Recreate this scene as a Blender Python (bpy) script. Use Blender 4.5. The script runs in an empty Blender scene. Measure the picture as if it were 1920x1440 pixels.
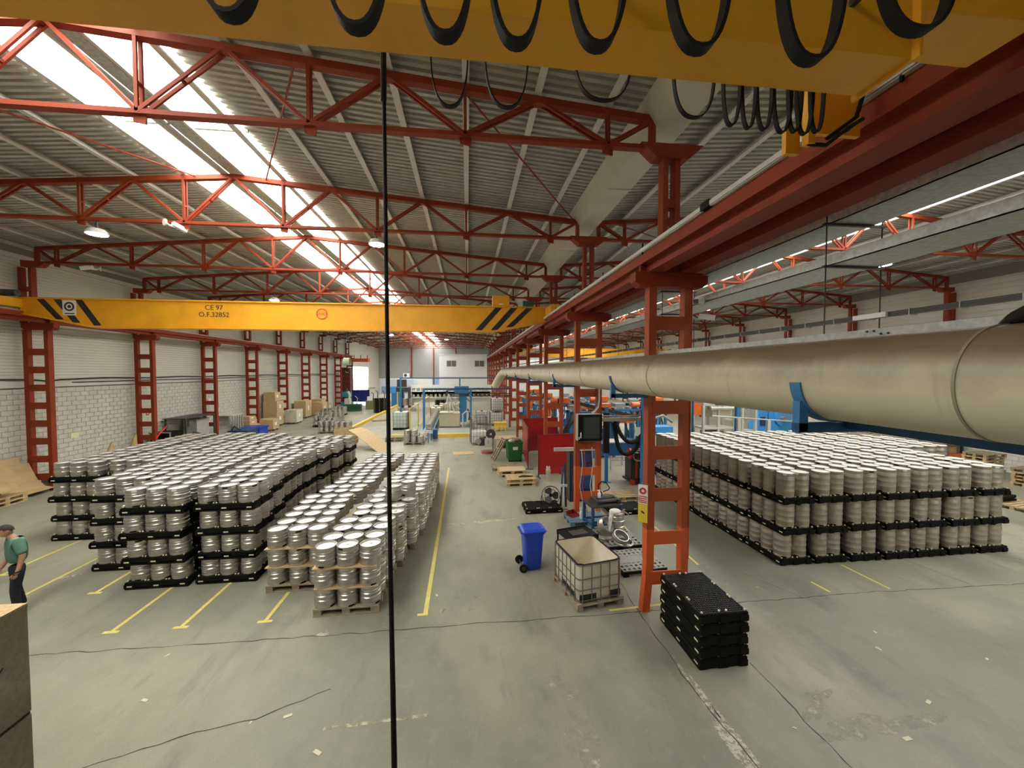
import bpy, bmesh, math, random
from mathutils import Vector, Matrix
random.seed(7)
S = bpy.context.scene
COL = S.collection
PI = math.pi

# ---------------------------------------------------------------- camera, world, daylight, exposure
cam_d = bpy.data.cameras.new('camera'); cam = bpy.data.objects.new('camera', cam_d); COL.objects.link(cam)
cam_d.sensor_width = 36.0; cam_d.lens = 720 / 1920 * 36.0; cam_d.clip_start = 0.05; cam_d.clip_end = 400
cam.location = (0, 0, 4.7)
cam.rotation_euler = (PI / 2 - math.radians(1.9), 0, -math.radians(6.6))
S.camera = cam
W = bpy.data.worlds.new('overcast_sky'); S.world = W; W.use_nodes = True
W.node_tree.nodes['Background'].inputs[0].default_value = (1.0, 0.985, 0.93, 1)
W.node_tree.nodes['Background'].inputs[1].default_value = 11.0
S.view_settings.view_transform = 'Standard'; S.view_settings.look = 'None'
S.view_settings.exposure = 0.75; S.view_settings.gamma = 1.0; S.view_settings.use_curve_mapping = False
S.cycles.diffuse_bounces = 4
S.cycles.max_bounces = 12
S.cycles.use_denoising = True
S.cycles.sample_clamp_indirect = 8.0

def portal(name, loc, rot, sx, sy):
    l = bpy.data.lights.new(name, 'AREA'); l.shape = 'RECTANGLE'; l.size = sx; l.size_y = sy
    l.cycles.is_portal = True
    o = bpy.data.objects.new(name, l); COL.objects.link(o); o.location = loc; o.rotation_euler = rot
    return o
RIDGE_L, RIDGE_R, RIDGE_Z = -6.65, 14.35, 10.55
for rx, nm in ((RIDGE_L, 'left'), (RIDGE_R, 'right')):
    portal('skylight_portal_' + nm, (rx, 36.5, RIDGE_Z + 0.35), (0, 0, 0), 3.4, 84)
portal('gate_portal', (-17.62, 65.7, 2.7), (0, -PI / 2, 0), 5.4, 9.4)

# ---------------------------------------------------------------- materials
MATS = {}
def mat(name, col, rough=0.6, metal=0.0, var=0.0, scale=3.0, bump=0.0, bscale=60.0, col2=None, emit=None, spec=0.5, detail=5.0, stretch=None, alpha=None):
    if name in MATS: return MATS[name]
    m = bpy.data.materials.new(name); m.use_nodes = True; nt = m.node_tree; N = nt.nodes; L = nt.links
    b = N['Principled BSDF']
    b.inputs['Base Color'].default_value = (*col, 1); b.inputs['Roughness'].default_value = rough
    b.inputs['Metallic'].default_value = metal; b.inputs['Specular IOR Level'].default_value = spec
    tc = None
    if var > 0 or col2 or bump > 0:
        tc = N.new('ShaderNodeTexCoord'); mp = N.new('ShaderNodeMapping')
        L.new(tc.outputs['Object'], mp.inputs[0])
        if stretch: mp.inputs['Scale'].default_value = stretch
    if var > 0 or col2:
        nz = N.new('ShaderNodeTexNoise'); nz.inputs['Scale'].default_value = scale; nz.inputs['Detail'].default_value = detail
        nz.inputs['Roughness'].default_value = 0.62
        L.new(mp.outputs[0], nz.inputs['Vector'])
        rp = N.new('ShaderNodeValToRGB'); rp.color_ramp.elements[0].position = 0.3; rp.color_ramp.elements[1].position = 0.7
        c2 = col2 if col2 else tuple(min(1, c * (1 + var)) for c in col)
        c1 = col if col2 else tuple(c * (1 - var) for c in col)
        rp.color_ramp.elements[0].color = (*c1, 1); rp.color_ramp.elements[1].color = (*c2, 1)
        L.new(nz.outputs['Fac'], rp.inputs[0]); L.new(rp.outputs[0], b.inputs['Base Color'])
    if bump > 0:
        n2 = N.new('ShaderNodeTexNoise'); n2.inputs['Scale'].default_value = bscale; n2.inputs['Detail'].default_value = 3
        L.new(mp.outputs[0], n2.inputs['Vector'])
        bp = N.new('ShaderNodeBump'); bp.inputs['Strength'].default_value = bump; bp.inputs['Distance'].default_value = 0.01
        L.new(n2.outputs['Fac'], bp.inputs['Height']); L.new(bp.outputs[0], b.inputs['Normal'])
    if emit:
        b.inputs['Emission Color'].default_value = (*emit[0], 1); b.inputs['Emission Strength'].default_value = emit[1]
    if alpha is not None: b.inputs['Alpha'].default_value = alpha
    MATS[name] = m
    return m

RED = mat('red_oxide_paint', (0.255, 0.038, 0.013), 0.6, var=0.12, scale=2.5, spec=0.25)
COLRED = mat('column_red_paint', (0.34, 0.062, 0.022), 0.55, var=0.12, scale=2.5, spec=0.3)
ORANGE_RED = mat('orange_red_paint', (0.62, 0.105, 0.02), 0.5, var=0.10, scale=2.0)
YEL = mat('crane_yellow_paint', (0.82, 0.38, 0.012), 0.5, var=0.10, scale=1.5)
GALV = mat('galvanised_steel', (0.46, 0.48, 0.44), 0.5, 0.3, var=0.24, scale=16.0)
GREYPAINT = mat('grey_steel_paint', (0.40, 0.40, 0.36), 0.6, var=0.12, scale=4)
PURLIN = mat('purlin_grey', (0.62, 0.61, 0.56), 0.6, var=0.1, scale=3)
BLACK = mat('black_plastic', (0.007, 0.007, 0.006), 0.6, spec=0.12)
BLACKR = mat('black_rubber', (0.012, 0.011, 0.010), 0.7, spec=0.25)
DARK = mat('dark_steel', (0.06, 0.06, 0.055), 0.5, 0.4)
STEEL = mat('keg_steel', (0.56, 0.54, 0.495), 0.35, 0.90, var=0.06, scale=6.0)
STEEL2 = mat('weathered_keg_steel', (0.49, 0.45, 0.375), 0.50, 0.80, var=0.12, scale=5.0)
STEELTOP = mat('keg_head_steel', (0.88, 0.87, 0.84), 0.5, 0.15, var=0.05, scale=6)
STEELTOP2 = mat('tall_keg_head_steel', (0.50, 0.47, 0.42), 0.45, 0.6, var=0.1, scale=6)
RIM2 = mat('keg_rim_polished', (0.86, 0.84, 0.79), 0.4, 0.35)
STEELDARK = mat('keg_recess', (0.10, 0.09, 0.08), 0.5, 0.5)
WHITE = mat('white_paint', (0.80, 0.80, 0.77), 0.5, var=0.04)
PAPER = mat('white_sticker', (0.86, 0.85, 0.80), 0.7)
CREAM = mat('duct_cream_paint', (0.50, 0.435, 0.30), 0.42, var=0.14, scale=3.0, detail=8, stretch=(1, 0.5, 1))
BLUE = mat('machine_blue', (0.035, 0.19, 0.42), 0.45, var=0.12, scale=3)
DBLUE = mat('dark_blue_steel', (0.012, 0.07, 0.20), 0.5, var=0.12, scale=3)
BINBLUE = mat('bin_blue_plastic', (0.012, 0.06, 0.50), 0.42, var=0.08, scale=4)
NAVY = mat('navy_plastic', (0.02, 0.045, 0.13), 0.5, var=0.15, scale=4)
SKYBLUE = mat('light_blue_paint', (0.06, 0.34, 0.78), 0.45, var=0.06)
TEAL = mat('teal_paint', (0.02, 0.26, 0.33), 0.45, var=0.1)
GREEN = mat('green_plastic', (0.02, 0.17, 0.04), 0.5, var=0.12, scale=3)
DGREEN = mat('dark_green_paint', (0.03, 0.10, 0.06), 0.5, var=0.12)
WOOD = mat('pallet_wood', (0.42, 0.28, 0.14), 0.8, col2=(0.62, 0.46, 0.27), scale=7, bump=0.15, stretch=(1, 1, 4))
WOODOLD = mat('grey_pallet_wood', (0.25, 0.20, 0.13), 0.85, col2=(0.40, 0.33, 0.23), scale=9, bump=0.15)
OSB = mat('chipboard', (0.46, 0.32, 0.16), 0.85, col2=(0.66, 0.50, 0.29), scale=30, bump=0.1)
CARD = mat('cardboard', (0.54, 0.39, 0.22), 0.85, var=0.12, scale=4)
CARD2 = mat('kraft_sheet', (0.50, 0.36, 0.18), 0.85, var=0.10, scale=3)
SCREENRED = mat('red_welding_curtain', (0.36, 0.008, 0.010), 0.32, var=0.18, scale=2.5)
ORANGE = mat('machine_orange', (0.80, 0.16, 0.02), 0.45, var=0.1)
BEIGE = mat('beige_tank_paint', (0.52, 0.47, 0.33), 0.5, var=0.06)
LINER = mat('ibc_white_plastic', (0.80, 0.77, 0.68), 0.5, col2=(0.70, 0.61, 0.43), scale=2.2)
LINERB = mat('ibc_black_sludge', (0.02, 0.025, 0.02), 0.4)
YELLOWSAFE = mat('safety_yellow', (0.80, 0.55, 0.06), 0.5, var=0.08)
SIGNRED = mat('sign_red', (0.60, 0.03, 0.03), 0.5)
SIGNYEL = mat('sign_yellow', (0.85, 0.62, 0.05), 0.5)
INK = mat('printed_ink', (0.04, 0.03, 0.02), 0.6)
GLASSDARK = mat('dark_glass', (0.03, 0.035, 0.035), 0.12, 0.0, spec=0.6)
GREYBOX = mat('grey_enamel', (0.33, 0.33, 0.30), 0.45, var=0.06)
LTGREY = mat('light_grey_enamel', (0.58, 0.57, 0.52), 0.45, var=0.05)
OLIVE = mat('olive_paint', (0.20, 0.22, 0.10), 0.5, var=0.1)

def ragged(name, col, scale=6.0, th=0.5, soft=0.06):
    m = mat(name, col, 0.85, var=0.2, scale=7, detail=8); N = m.node_tree.nodes; L = m.node_tree.links; b = N['Principled BSDF']
    tc = N.new('ShaderNodeTexCoord'); nz = N.new('ShaderNodeTexNoise'); nz.inputs['Scale'].default_value = scale; nz.inputs['Detail'].default_value = 10; nz.inputs['Roughness'].default_value = 0.72
    L.new(tc.outputs['Object'], nz.inputs['Vector']); r = N.new('ShaderNodeValToRGB'); r.color_ramp.elements[0].position = th - soft; r.color_ramp.elements[1].position = th + soft
    L.new(nz.outputs[0], r.inputs[0]); L.new(r.outputs[0], b.inputs['Alpha']); return m

# ---------------------------------------------------------------- mesh builder
class MB:
    def __init__(s): s.v = []; s.f = []; s.mi = []
    def add(s, vs, fs, m=0):
        o = len(s.v); s.v += [tuple(p) for p in vs]; s.f += [tuple(i + o for i in f) for f in fs]; s.mi += [m] * len(fs); return s
    def box(s, c, d, rz=0.0, m=0, rot=None):
        hx, hy, hz = d[0] / 2, d[1] / 2, d[2] / 2
        pts = [Vector((x * hx, y * hy, z * hz)) for z in (-1, 1) for y in (-1, 1) for x in (-1, 1)]
        if rot is not None: pts = [rot @ p for p in pts]
        elif rz: R = Matrix.Rotation(rz, 3, 'Z'); pts = [R @ p for p in pts]
        pts = [p + Vector(c) for p in pts]
        return s.add(pts, [(0, 2, 3, 1), (4, 5, 7, 6), (0, 1, 5, 4), (2, 6, 7, 3), (0, 4, 6, 2), (1, 3, 7, 5)], m)
    def bx(s, x0, x1, y0, y1, z0, z1, m=0):
        return s.box(((x0 + x1) / 2, (y0 + y1) / 2, (z0 + z1) / 2), (abs(x1 - x0), abs(y1 - y0), abs(z1 - z0)), m=m)
    def beam(s, p0, p1, w, h, m=0):
        p0, p1 = Vector(p0), Vector(p1); d = p1 - p0; l = d.length; z = d.normalized()
        up = Vector((0, 1, 0)) if abs(z.y) < 0.9 else Vector((0, 0, 1))
        x = up.cross(z).normalized(); y = z.cross(x)
        R = Matrix((x, y, z)).transposed()
        return s.box((p0 + p1) / 2, (h, w, l), rot=R, m=m)
    def tube(s, pts, r, n=8, m=0, cap=True):
        pts = [Vector(p) for p in pts]; rs = r if isinstance(r, (list, tuple)) else [r] * len(pts)
        vs = []; prev = None
        for i, p in enumerate(pts):
            a = pts[max(i - 1, 0)]; b = pts[min(i + 1, len(pts) - 1)]; t = (b - a).normalized()
            if prev is None:
                ref = Vector((0, 0, 1)) if abs(t.z) < 0.9 else Vector((1, 0, 0)); u = t.cross(ref).normalized()
            else:
                u = (prev - t * prev.dot(t)).normalized()
            prev = u; w = t.cross(u)
            vs += [p + (u * math.cos(2 * PI * k / n) + w * math.sin(2 * PI * k / n)) * rs[i] for k in range(n)]
        fs = [(i * n + k, i * n + (k + 1) % n, (i + 1) * n + (k + 1) % n, (i + 1) * n + k) for i in range(len(pts) - 1) for k in range(n)]
        if cap: fs += [tuple(range(n))[::-1], tuple(range((len(pts) - 1) * n, len(pts) * n))]
        return s.add(vs, fs, m)
    def lathe(s, prof, n=20, c=(0, 0, 0), m=0, ms=None):
        ringlike = prof[0] == prof[-1]
        vs = []; 
        for r, z in prof:
            vs += [(c[0] + r * math.cos(2 * PI * k / n), c[1] + r * math.sin(2 * PI * k / n), c[2] + z) for k in range(n)]
        o = len(s.v); s.v += vs
        for i in range(len(prof) - 1):
            for k in range(n):
                s.f.append((o + i * n + k, o + i * n + (k + 1) % n, o + (i + 1) * n + (k + 1) % n, o + (i + 1) * n + k)); s.mi.append(ms[i] if ms else m)
        if prof[0][0] > 1e-4 and not ringlike: s.f.append(tuple(o + k for k in range(n))[::-1]); s.mi.append(ms[0] if ms else m)
        if prof[-1][0] > 1e-4 and not ringlike: s.f.append(tuple(o + (len(prof) - 1) * n + k for k in range(n))); s.mi.append(ms[-1] if ms else m)
        return s
    def cyl(s, p0, p1, r, n=12, m=0): return s.tube([p0, p1], r, n, m)
    def prism(s, poly, axis, a, b, m=0):
        # poly: 2D outline; axis x: (y,z), y: (x,z), z: (x,y)
        def P(u, v, t): return (t, u, v) if axis == 'x' else (u, t, v) if axis == 'y' else (u, v, t)
        n = len(poly); vs = [P(u, v, a) for u, v in poly] + [P(u, v, b) for u, v in poly]
        fs = [tuple(range(n))[::-1], tuple(range(n, 2 * n))] + [(i, (i + 1) % n, n + (i + 1) % n, n + i) for i in range(n)]
        return s.add(vs, fs, m)
    def sphere(s, c, r, n=8, k=6, m=0, sc=(1, 1, 1)):
        pr = [(r * math.sin(PI * i / k), -r * math.cos(PI * i / k)) for i in range(k + 1)]
        vs = []; o = len(s.v)
        for rr, z in pr: vs += [(c[0] + rr * sc[0] * math.cos(2 * PI * j / n), c[1] + rr * sc[1] * math.sin(2 * PI * j / n), c[2] + z * sc[2]) for j in range(n)]
        s.v += vs
        for i in range(k):
            for j in range(n): s.f.append((o + i * n + j, o + i * n + (j + 1) % n, o + (i + 1) * n + (j + 1) % n, o + (i + 1) * n + j)); s.mi.append(m)
        return s
    def mesh(s, name, mats, smooth=False):
        me = bpy.data.meshes.new(name); me.from_pydata(s.v, [], s.f)
        for m in (mats if isinstance(mats, (list, tuple)) else [mats]): me.materials.append(m)
        if any(s.mi): me.polygons.foreach_set('material_index', s.mi)
        bm = bmesh.new(); bm.from_mesh(me); bmesh.ops.recalc_face_normals(bm, faces=bm.faces); bm.to_mesh(me); bm.free()
        if smooth:
            me.polygons.foreach_set('use_smooth', [True] * len(me.polygons))
            try: me.set_sharp_from_angle(angle=math.radians(40))
            except Exception: pass
        me.update(); return me
    def build(s, name, mats, parent=None, world=False, smooth=False, bevel=0.0):
        if world and parent is not None:
            l = parent.location; s.v = [(p[0] - l.x, p[1] - l.y, p[2] - l.z) for p in s.v]
        o = bpy.data.objects.new(name, s.mesh(name, mats, smooth)); COL.objects.link(o)
        if parent is not None: o.parent = parent
        if bevel:
            md = o.modifiers.new('bevel', 'BEVEL'); md.width = bevel; md.segments = 2; md.limit_method = 'ANGLE'
        return o
def tag(o, label=None, cat=None, group=None, kind=None):
    if label: o['label'] = label
    if cat: o['category'] = cat
    if group: o['group'] = group
    if kind: o['kind'] = kind
    return o
def thing(name, label, cat, loc=(0, 0, 0), rz=0.0, group=None):
    o = bpy.data.objects.new(name, None); COL.objects.link(o); o.location = loc; o.rotation_euler = (0, 0, rz)
    o.empty_display_size = 0.2
    return tag(o, label, cat, group)
def inst(name, me, parent=None, loc=(0, 0, 0), rot=(0, 0, 0), scale=None):
    o = bpy.data.objects.new(name, me); COL.objects.link(o); o.location = loc; o.rotation_euler = rot
    if scale: o.scale = scale
    if parent is not None: o.parent = parent
    return o
def text_mesh(name, txt, size, m, parent, loc, rot, ext=0.002, bold=False):
    cu = bpy.data.curves.new(name, 'FONT'); cu.body = txt; cu.size = size; cu.extrude = ext; cu.align_x = 'CENTER'; cu.align_y = 'CENTER'
    if bold: cu.offset = size * 0.02
    t = bpy.data.objects.new('tmp', cu); COL.objects.link(t)
    dg = bpy.context.evaluated_depsgraph_get(); me = bpy.data.meshes.new_from_object(t.evaluated_get(dg)); bpy.data.objects.remove(t)
    me.materials.clear(); me.materials.append(m)
    return inst(name, me, parent, loc, rot)
ORD = ['first', 'second', 'third', 'fourth', 'fifth', 'sixth', 'seventh', 'eighth', 'ninth', 'tenth', 'eleventh', 'twelfth', 'thirteenth', 'fourteenth', 'fifteenth', 'sixteenth']
# ---------------------------------------------------------------- the hall: floor, walls, roof
XL, XR, YB, YF = -17.35, 24.95, -5.0, 78.0
def floor_material():
    m = bpy.data.materials.new('painted_concrete'); m.use_nodes = True; nt = m.node_tree; N = nt.nodes; L = nt.links; b = N['Principled BSDF']
    tc = N.new('ShaderNodeTexCoord')
    def noise(sc, det, st=None, rough=0.6):
        n = N.new('ShaderNodeTexNoise'); n.inputs['Scale'].default_value = sc; n.inputs['Detail'].default_value = det; n.inputs['Roughness'].default_value = rough
        if st:
            mp = N.new('ShaderNodeMapping'); mp.inputs['Scale'].default_value = st; L.new(tc.outputs['Object'], mp.inputs[0]); L.new(mp.outputs[0], n.inputs['Vector'])
        else: L.new(tc.outputs['Object'], n.inputs['Vector'])
        return n
    def ramp(src, p0, c0, p1, c1):
        r = N.new('ShaderNodeValToRGB'); r.color_ramp.elements[0].position = p0; r.color_ramp.elements[1].position = p1
        r.color_ramp.elements[0].color = (*c0, 1); r.color_ramp.elements[1].color = (*c1, 1); L.new(src, r.inputs[0]); return r
    def mix(fac, a, bb, bt='MIX'):
        x = N.new('ShaderNodeMix'); x.data_type = 'RGBA'; x.blend_type = bt
        if isinstance(fac, float): x.inputs[0].default_value = fac
        else: L.new(fac, x.inputs[0])
        for s_, v in ((6, a), (7, bb)):
            if isinstance(v, tuple): x.inputs[s_].default_value = (*v, 1)
            else: L.new(v, x.inputs[s_])
        return x.outputs[2]
    base = ramp(noise(0.45, 6).outputs[0], 0.32, (0.192, 0.194, 0.145), 0.68, (0.285, 0.281, 0.212)).outputs[0]
    # the work bays beyond the wheelie bin are bare and warmer, the aisle paint is greener
    sep = N.new('ShaderNodeSeparateXYZ'); L.new(tc.outputs['Object'], sep.inputs[0])
    wear = ramp(noise(0.22, 7, (1, 0.6, 1)).outputs[0], 0.47, (0, 0, 0), 0.62, (1, 1, 1)).outputs[0]
    mr = N.new('ShaderNodeMapRange'); mr.inputs[1].default_value = 9.5; mr.inputs[2].default_value = 13.5; L.new(sep.outputs[1], mr.inputs[0])
    mu = N.new('ShaderNodeMath'); mu.operation = 'MULTIPLY_ADD'; L.new(mr.outputs[0], mu.inputs[0]); mu.inputs[1].default_value = 0.75
    L.new(wear, mu.inputs[2]); mu.use_clamp = True
    mu2 = N.new('ShaderNodeMath'); mu2.operation = 'MULTIPLY'; L.new(mu.outputs[0], mu2.inputs[0]); mu2.inputs[1].default_value = 0.7
    c = mix(mu2.outputs[0], base, (0.42, 0.385, 0.29))
    # tyre scuffs and dark traffic stains, fine grit, pale chips
    c = mix(ramp(noise(1.3, 8, (0.9, 0.35, 1)).outputs[0], 0.55, (0, 0, 0), 0.76, (0.75, 0.75, 0.75)).outputs[0], c, (0.135, 0.138, 0.108))
    c = mix(ramp(noise(5.0, 9, None, 0.75).outputs[0], 0.52, (0, 0, 0), 0.74, (0.42, 0.42, 0.42)).outputs[0], c, (0.36, 0.35, 0.29))
    c = mix(ramp(noise(17.0, 4).outputs[0], 0.71, (0, 0, 0), 0.76, (0.4, 0.4, 0.4)).outputs[0], c, (0.46, 0.44, 0.36))
    c = mix(ramp(noise(2.6, 9, (1.0, 0.22, 1), 0.7).outputs[0], 0.56, (0, 0, 0), 0.70, (0.5, 0.5, 0.5)).outputs[0], c, (0.16, 0.16, 0.125))
    c = mix(ramp(noise(60.0, 3).outputs[0], 0.35, (0.25, 0.25, 0.25), 0.65, (0, 0, 0)).outputs[0], c, (0.12, 0.12, 0.10))
    L.new(c, b.inputs['Base Color'])
    rr = ramp(noise(0.9, 5).outputs[0], 0.3, (0.42, 0.42, 0.42), 0.7, (0.68, 0.68, 0.68)); L.new(rr.outputs[0], b.inputs['Roughness'])
    bp = N.new('ShaderNodeBump'); bp.inputs['Strength'].default_value = 0.12; bp.inputs['Distance'].default_value = 0.01; L.new(noise(22, 4).outputs[0], bp.inputs['Height']); L.new(bp.outputs[0], b.inputs['Normal'])
    b.inputs['Specular IOR Level'].default_value = 0.35
    return m
floor = MB().bx(XL - 0.3, XR + 0.3, YB, YF + 0.3, -0.15, 0.0).build('floor', floor_material()); tag(floor, 'worn green-grey painted concrete factory floor with cracks and yellow lines', 'floor', kind='structure')

LINEYEL = mat('floor_line_yellow', (0.62, 0.50, 0.10), 0.7, col2=(0.74, 0.64, 0.22), scale=9)
LINEPALE = ragged('floor_line_pale', (0.46, 0.42, 0.29), 4.0, 0.48)
CRACK = mat('crack_dark', (0.05, 0.05, 0.04), 0.9)
PATCH = ragged('pale_cement_patch', (0.48, 0.45, 0.36), 9.0, 0.47)
def strip(pts, w, z, name, m):
    mb = MB(); pts = [Vector((p[0], p[1], 0)) for p in pts]; L_, R_ = [], []
    for i, p in enumerate(pts):
        t = (pts[min(i + 1, len(pts) - 1)] - pts[max(i - 1, 0)]).normalized(); n = Vector((-t.y, t.x, 0))
        ww = w if not isinstance(w, (list, tuple)) else w[i]
        L_.append(p + n * ww / 2); R_.append(p - n * ww / 2)
    n = len(pts); vs = [(p.x, p.y, z) for p in L_ + R_] + [(p.x, p.y, 0.0) for p in L_ + R_]
    fs = [(i, n + i, n + i + 1, i + 1) for i in range(n - 1)]
    mb.add(vs[:2 * n], fs); return mb.build(name, m, floor)
for x, y0, y1 in ((-6.4, 7.55, 16.5), (-5.25, 7.55, 12.0), (-3.8, 7.55, 16.0), (-7.86, 8.95, 16.0), (-9.26, 8.95, 16.5), (-10.7, 10.0, 16.5)):
    strip([(x, y0), (x, y1)], 0.07, 0.003, 'yellow_line', LINEYEL)
    strip([(x - 0.13, y0), (x + 0.13, y0)], 0.07, 0.0035, 'yellow_line_end', LINEYEL)
strip([(-0.83, 7.4), (-0.86, 12), (-0.92, 18.8)], 0.085, 0.003, 'yellow_line', LINEYEL); strip([(-0.98, 7.42), (-0.78, 7.42)], 0.07, 0.0035, 'yellow_line_end', LINEYEL)
strip([(2.75, 7.13), (4.9, 7.25)], 0.06, 0.003, 'yellow_line', LINEYEL)
strip([(5.55, 8.6), (5.62, 11.8)], 0.06, 0.003, 'yellow_line', LINEYEL)
strip([(9.0, 8.2), (9.05, 7.15)], 0.05, 0.003, 'yellow_line', LINEYEL); strip([(7.6, 7.6), (7.65, 7.2)], 0.05, 0.003, 'yellow_line', LINEYEL)
strip([(15.5, 8.9), (17.2, 9.2)], 0.06, 0.003, 'yellow_line', LINEYEL)
strip([(4.6, 9.6), (4.95, 14.3)], 0.05, 0.003, 'yellow_line', LINEYEL)
strip([(-0.7, 11.75), (1.55, 12.0)], 0.16, 0.002, 'pale_line', LINEPALE)
strip([(-1.9, 5.15), (-0.55, 5.2)], 0.05, 0.002, 'pale_line', LINEPALE)
def crack(pts, w, seed, m=CRACK):
    rnd = random.Random(seed); out = []
    for i in range(len(pts) - 1):
        a, b_ = Vector((*pts[i], 0)), Vector((*pts[i + 1], 0)); k = max(2, int((b_ - a).length / 0.16)); n = Vector((-(b_ - a).y, (b_ - a).x, 0)).normalized()
        for j in range(k): out.append(a.lerp(b_, j / k) + n * rnd.uniform(-1, 1) * 0.022)
    out.append(Vector((*pts[-1], 0)))
    strip([(p.x, p.y) for p in out], [w * rnd.uniform(0.45, 1.4) for _ in out], 0.0022, 'floor_crack', m)
crack([(-9.5, 7.1), (-7.15, 7.08), (-2.26, 7.01)], 0.016, 1); crack([(-2.26, 7.01), (-0.18, 7.03), (2.9, 7.02)], 0.016, 2)
crack([(2.9, 7.02), (5.51, 7.07), (8.6, 7.09), (12.2, 6.98), (16, 7.0)], 0.018, 3)
crack([(3.32, 7.0), (3.29, 5.46), (3.39, 4.03), (3.4, 3.0)], 0.014, 4); crack([(4.5, 5.56), (4.49, 4.0), (4.5, 3.0)], 0.016, 5)
crack([(-5.6, 4.65), (-4.55, 4.95), (-3.54, 5.28), (-2.86, 5.41), (-2.03, 5.8)], 0.014, 6)
crack([(6.3, 8.25), (6.9, 7.08)], 0.012, 7); crack([(10.8, 8.3), (11.0, 7.05)], 0.014, 8); crack([(13.2, 8.3), (14.6, 7.3)], 0.012, 9)
crack([(3.3, 11.8), (3.35, 8.6), (3.32, 7.0)], 0.012, 10)
def blob(cx, cy, rx, ry, rz, seed, name, m, n=34, rough=0.35):
    rnd = random.Random(seed); ph = [rnd.uniform(0, 6.28) for _ in range(7)]; vs = [(cx, cy, 0.0018)]
    for k in range(n):
        a = 2 * PI * k / n; r = 1 + rough * sum(math.sin((j + 2) * a + ph[j]) / (j + 1.5) for j in range(7)); x, y = rx * r * math.cos(a), ry * r * math.sin(a)
        vs.append((cx + x * math.cos(rz) - y * math.sin(rz), cy + x * math.sin(rz) + y * math.cos(rz), 0.0018))
    MB().add(vs, [(0, 1 + k, 1 + (k + 1) % n) for k in range(n)]).build(name, m, floor)
STAIN = ragged('pale_stain', (0.38, 0.37, 0.295), 5.0, 0.53, 0.09)
blob(1.45, 4.75, 0.2, 0.62, -0.25, 11, 'pale_stain', STAIN); blob(1.3, 5.55, 0.14, 0.12, 0, 12, 'pale_stain', STAIN)
blob(3.36, 4.35, 0.10, 0.62, 0.02, 13, 'cement_patch', PATCH, rough=0.5); blob(3.36, 5.0, 0.05, 0.35, 0.0, 14, 'cement_patch', PATCH, rough=0.5)
blob(3.33, 5.55, 0.03, 0.28, 0.0, 15, 'cement_patch', PATCH)
blob(5.3, 4.35, 0.62, 0.2, 0.1, 16, 'pale_stain', STAIN, rough=0.6); blob(4.9, 4.75, 0.3, 0.14, 0.5, 18, 'pale_stain', STAIN, rough=0.6)
blob(-9.1, 9.75, 0.28, 0.05, 0.5, 17, 'pale_stain', PATCH); blob(-2.6, 7.05, 0.12, 0.06, 0.5, 19, 'cement_patch', PATCH)
for i, (x, y) in enumerate(((0.15, 7.9), (0.05, 7.45), (-0.5, 7.5), (-1.5, 7.5))): blob(x, y, 0.05, 0.05, 0.3 * i, 30 + i, 'cement_patch', STAIN)
SCRAP = mat('pale_scrap', (0.62, 0.56, 0.42), 0.8)
rnd = random.Random(5)
for i in range(16):
    x, y = rnd.uniform(-5, 10), rnd.uniform(3.9, 8.2)
    if i < 4: x, y = ((-4.6, 5.9), (-2.9, 5.35), (-2.45, 5.4), (6.9, 5.6))[i]
    s_ = rnd.uniform(0.02, 0.05); MB().box((x, y, 0.004), (s_ * 2.2, s_, 0.006), rz=rnd.uniform(0, 3)).build('litter_scrap', SCRAP, floor)

# unseen deck under the camera, added to block floor bounce onto the near crane
fu = MB().bx(-13.0, 6.0, YB, 1.15, 2.95, 3.1).build('floor_bounce_block', mat('deck_grey', (0.12, 0.12, 0.11), 0.8)); tag(fu, 'unseen grey deck below the viewpoint, added to block floor bounce', 'floor', kind='structure')
for x in (-12.5, -6.5, 5.5): MB().bx(x - 0.1, x + 0.1, 0.7, 0.9, 0, 2.95).build('deck_post', RED, fu)
# ---- left wall: block below, ribbed cladding above
BLOCKM = mat('concrete_block', (0.50, 0.49, 0.425), 0.9, col2=(0.62, 0.605, 0.53), scale=3.5, bump=0.2, bscale=50)
MORTAR = mat('mortar', (0.24, 0.22, 0.18), 0.95)
CLAD = mat('cream_cladding', (0.65, 0.635, 0.555), 0.6, var=0.05, scale=1.0)
CLADG = mat('grey_cladding', (0.30, 0.30, 0.285), 0.6, var=0.05)
ZB = 4.05
wl = MB().bx(XL - 0.25, XL - 0.02, YB, 61.0, -0.1, ZB).bx(XL - 0.25, XL - 0.02, 70.4, YF, -0.1, ZB).build('wall_left', MORTAR)
tag(wl, 'left wall of grey blocks under cream ribbed cladding', 'wall', kind='structure')
bh, bl = 0.2, 0.4; cells = []
for r in range(20):
    y = 12.6 + (0.2 if r % 2 else 0.0)
    while y < 54.4:
        cells.append((y, r)); y += bl
bme = MB().box((0, 0, 0), (0.05, bl - 0.014, bh - 0.014)).mesh('block', BLOCKM)
rest = MB(); nb = 0
for y, r in sorted(cells):
    c = (XL - 0.005 + random.uniform(-.003, .003), y + bl / 2, r * bh + bh / 2)
    if nb < 300: inst('block', bme, wl, c); nb += 1
    elif y < 40: rest.box(c, (0.05, bl - 0.014, bh - 0.014))
tag(rest.build('blocks', BLOCKM, wl), kind='stuff')
MB().bx(XL - 0.03, XL + 0.02, 40, 54.4, 0, ZB - 0.01).build('far_block_face', BLOCKM, wl)
MB().bx(XL - 0.03, XL + 0.02, YB, 12.6, 0, ZB - 0.01).build('near_block_face', BLOCKM, wl)
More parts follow.
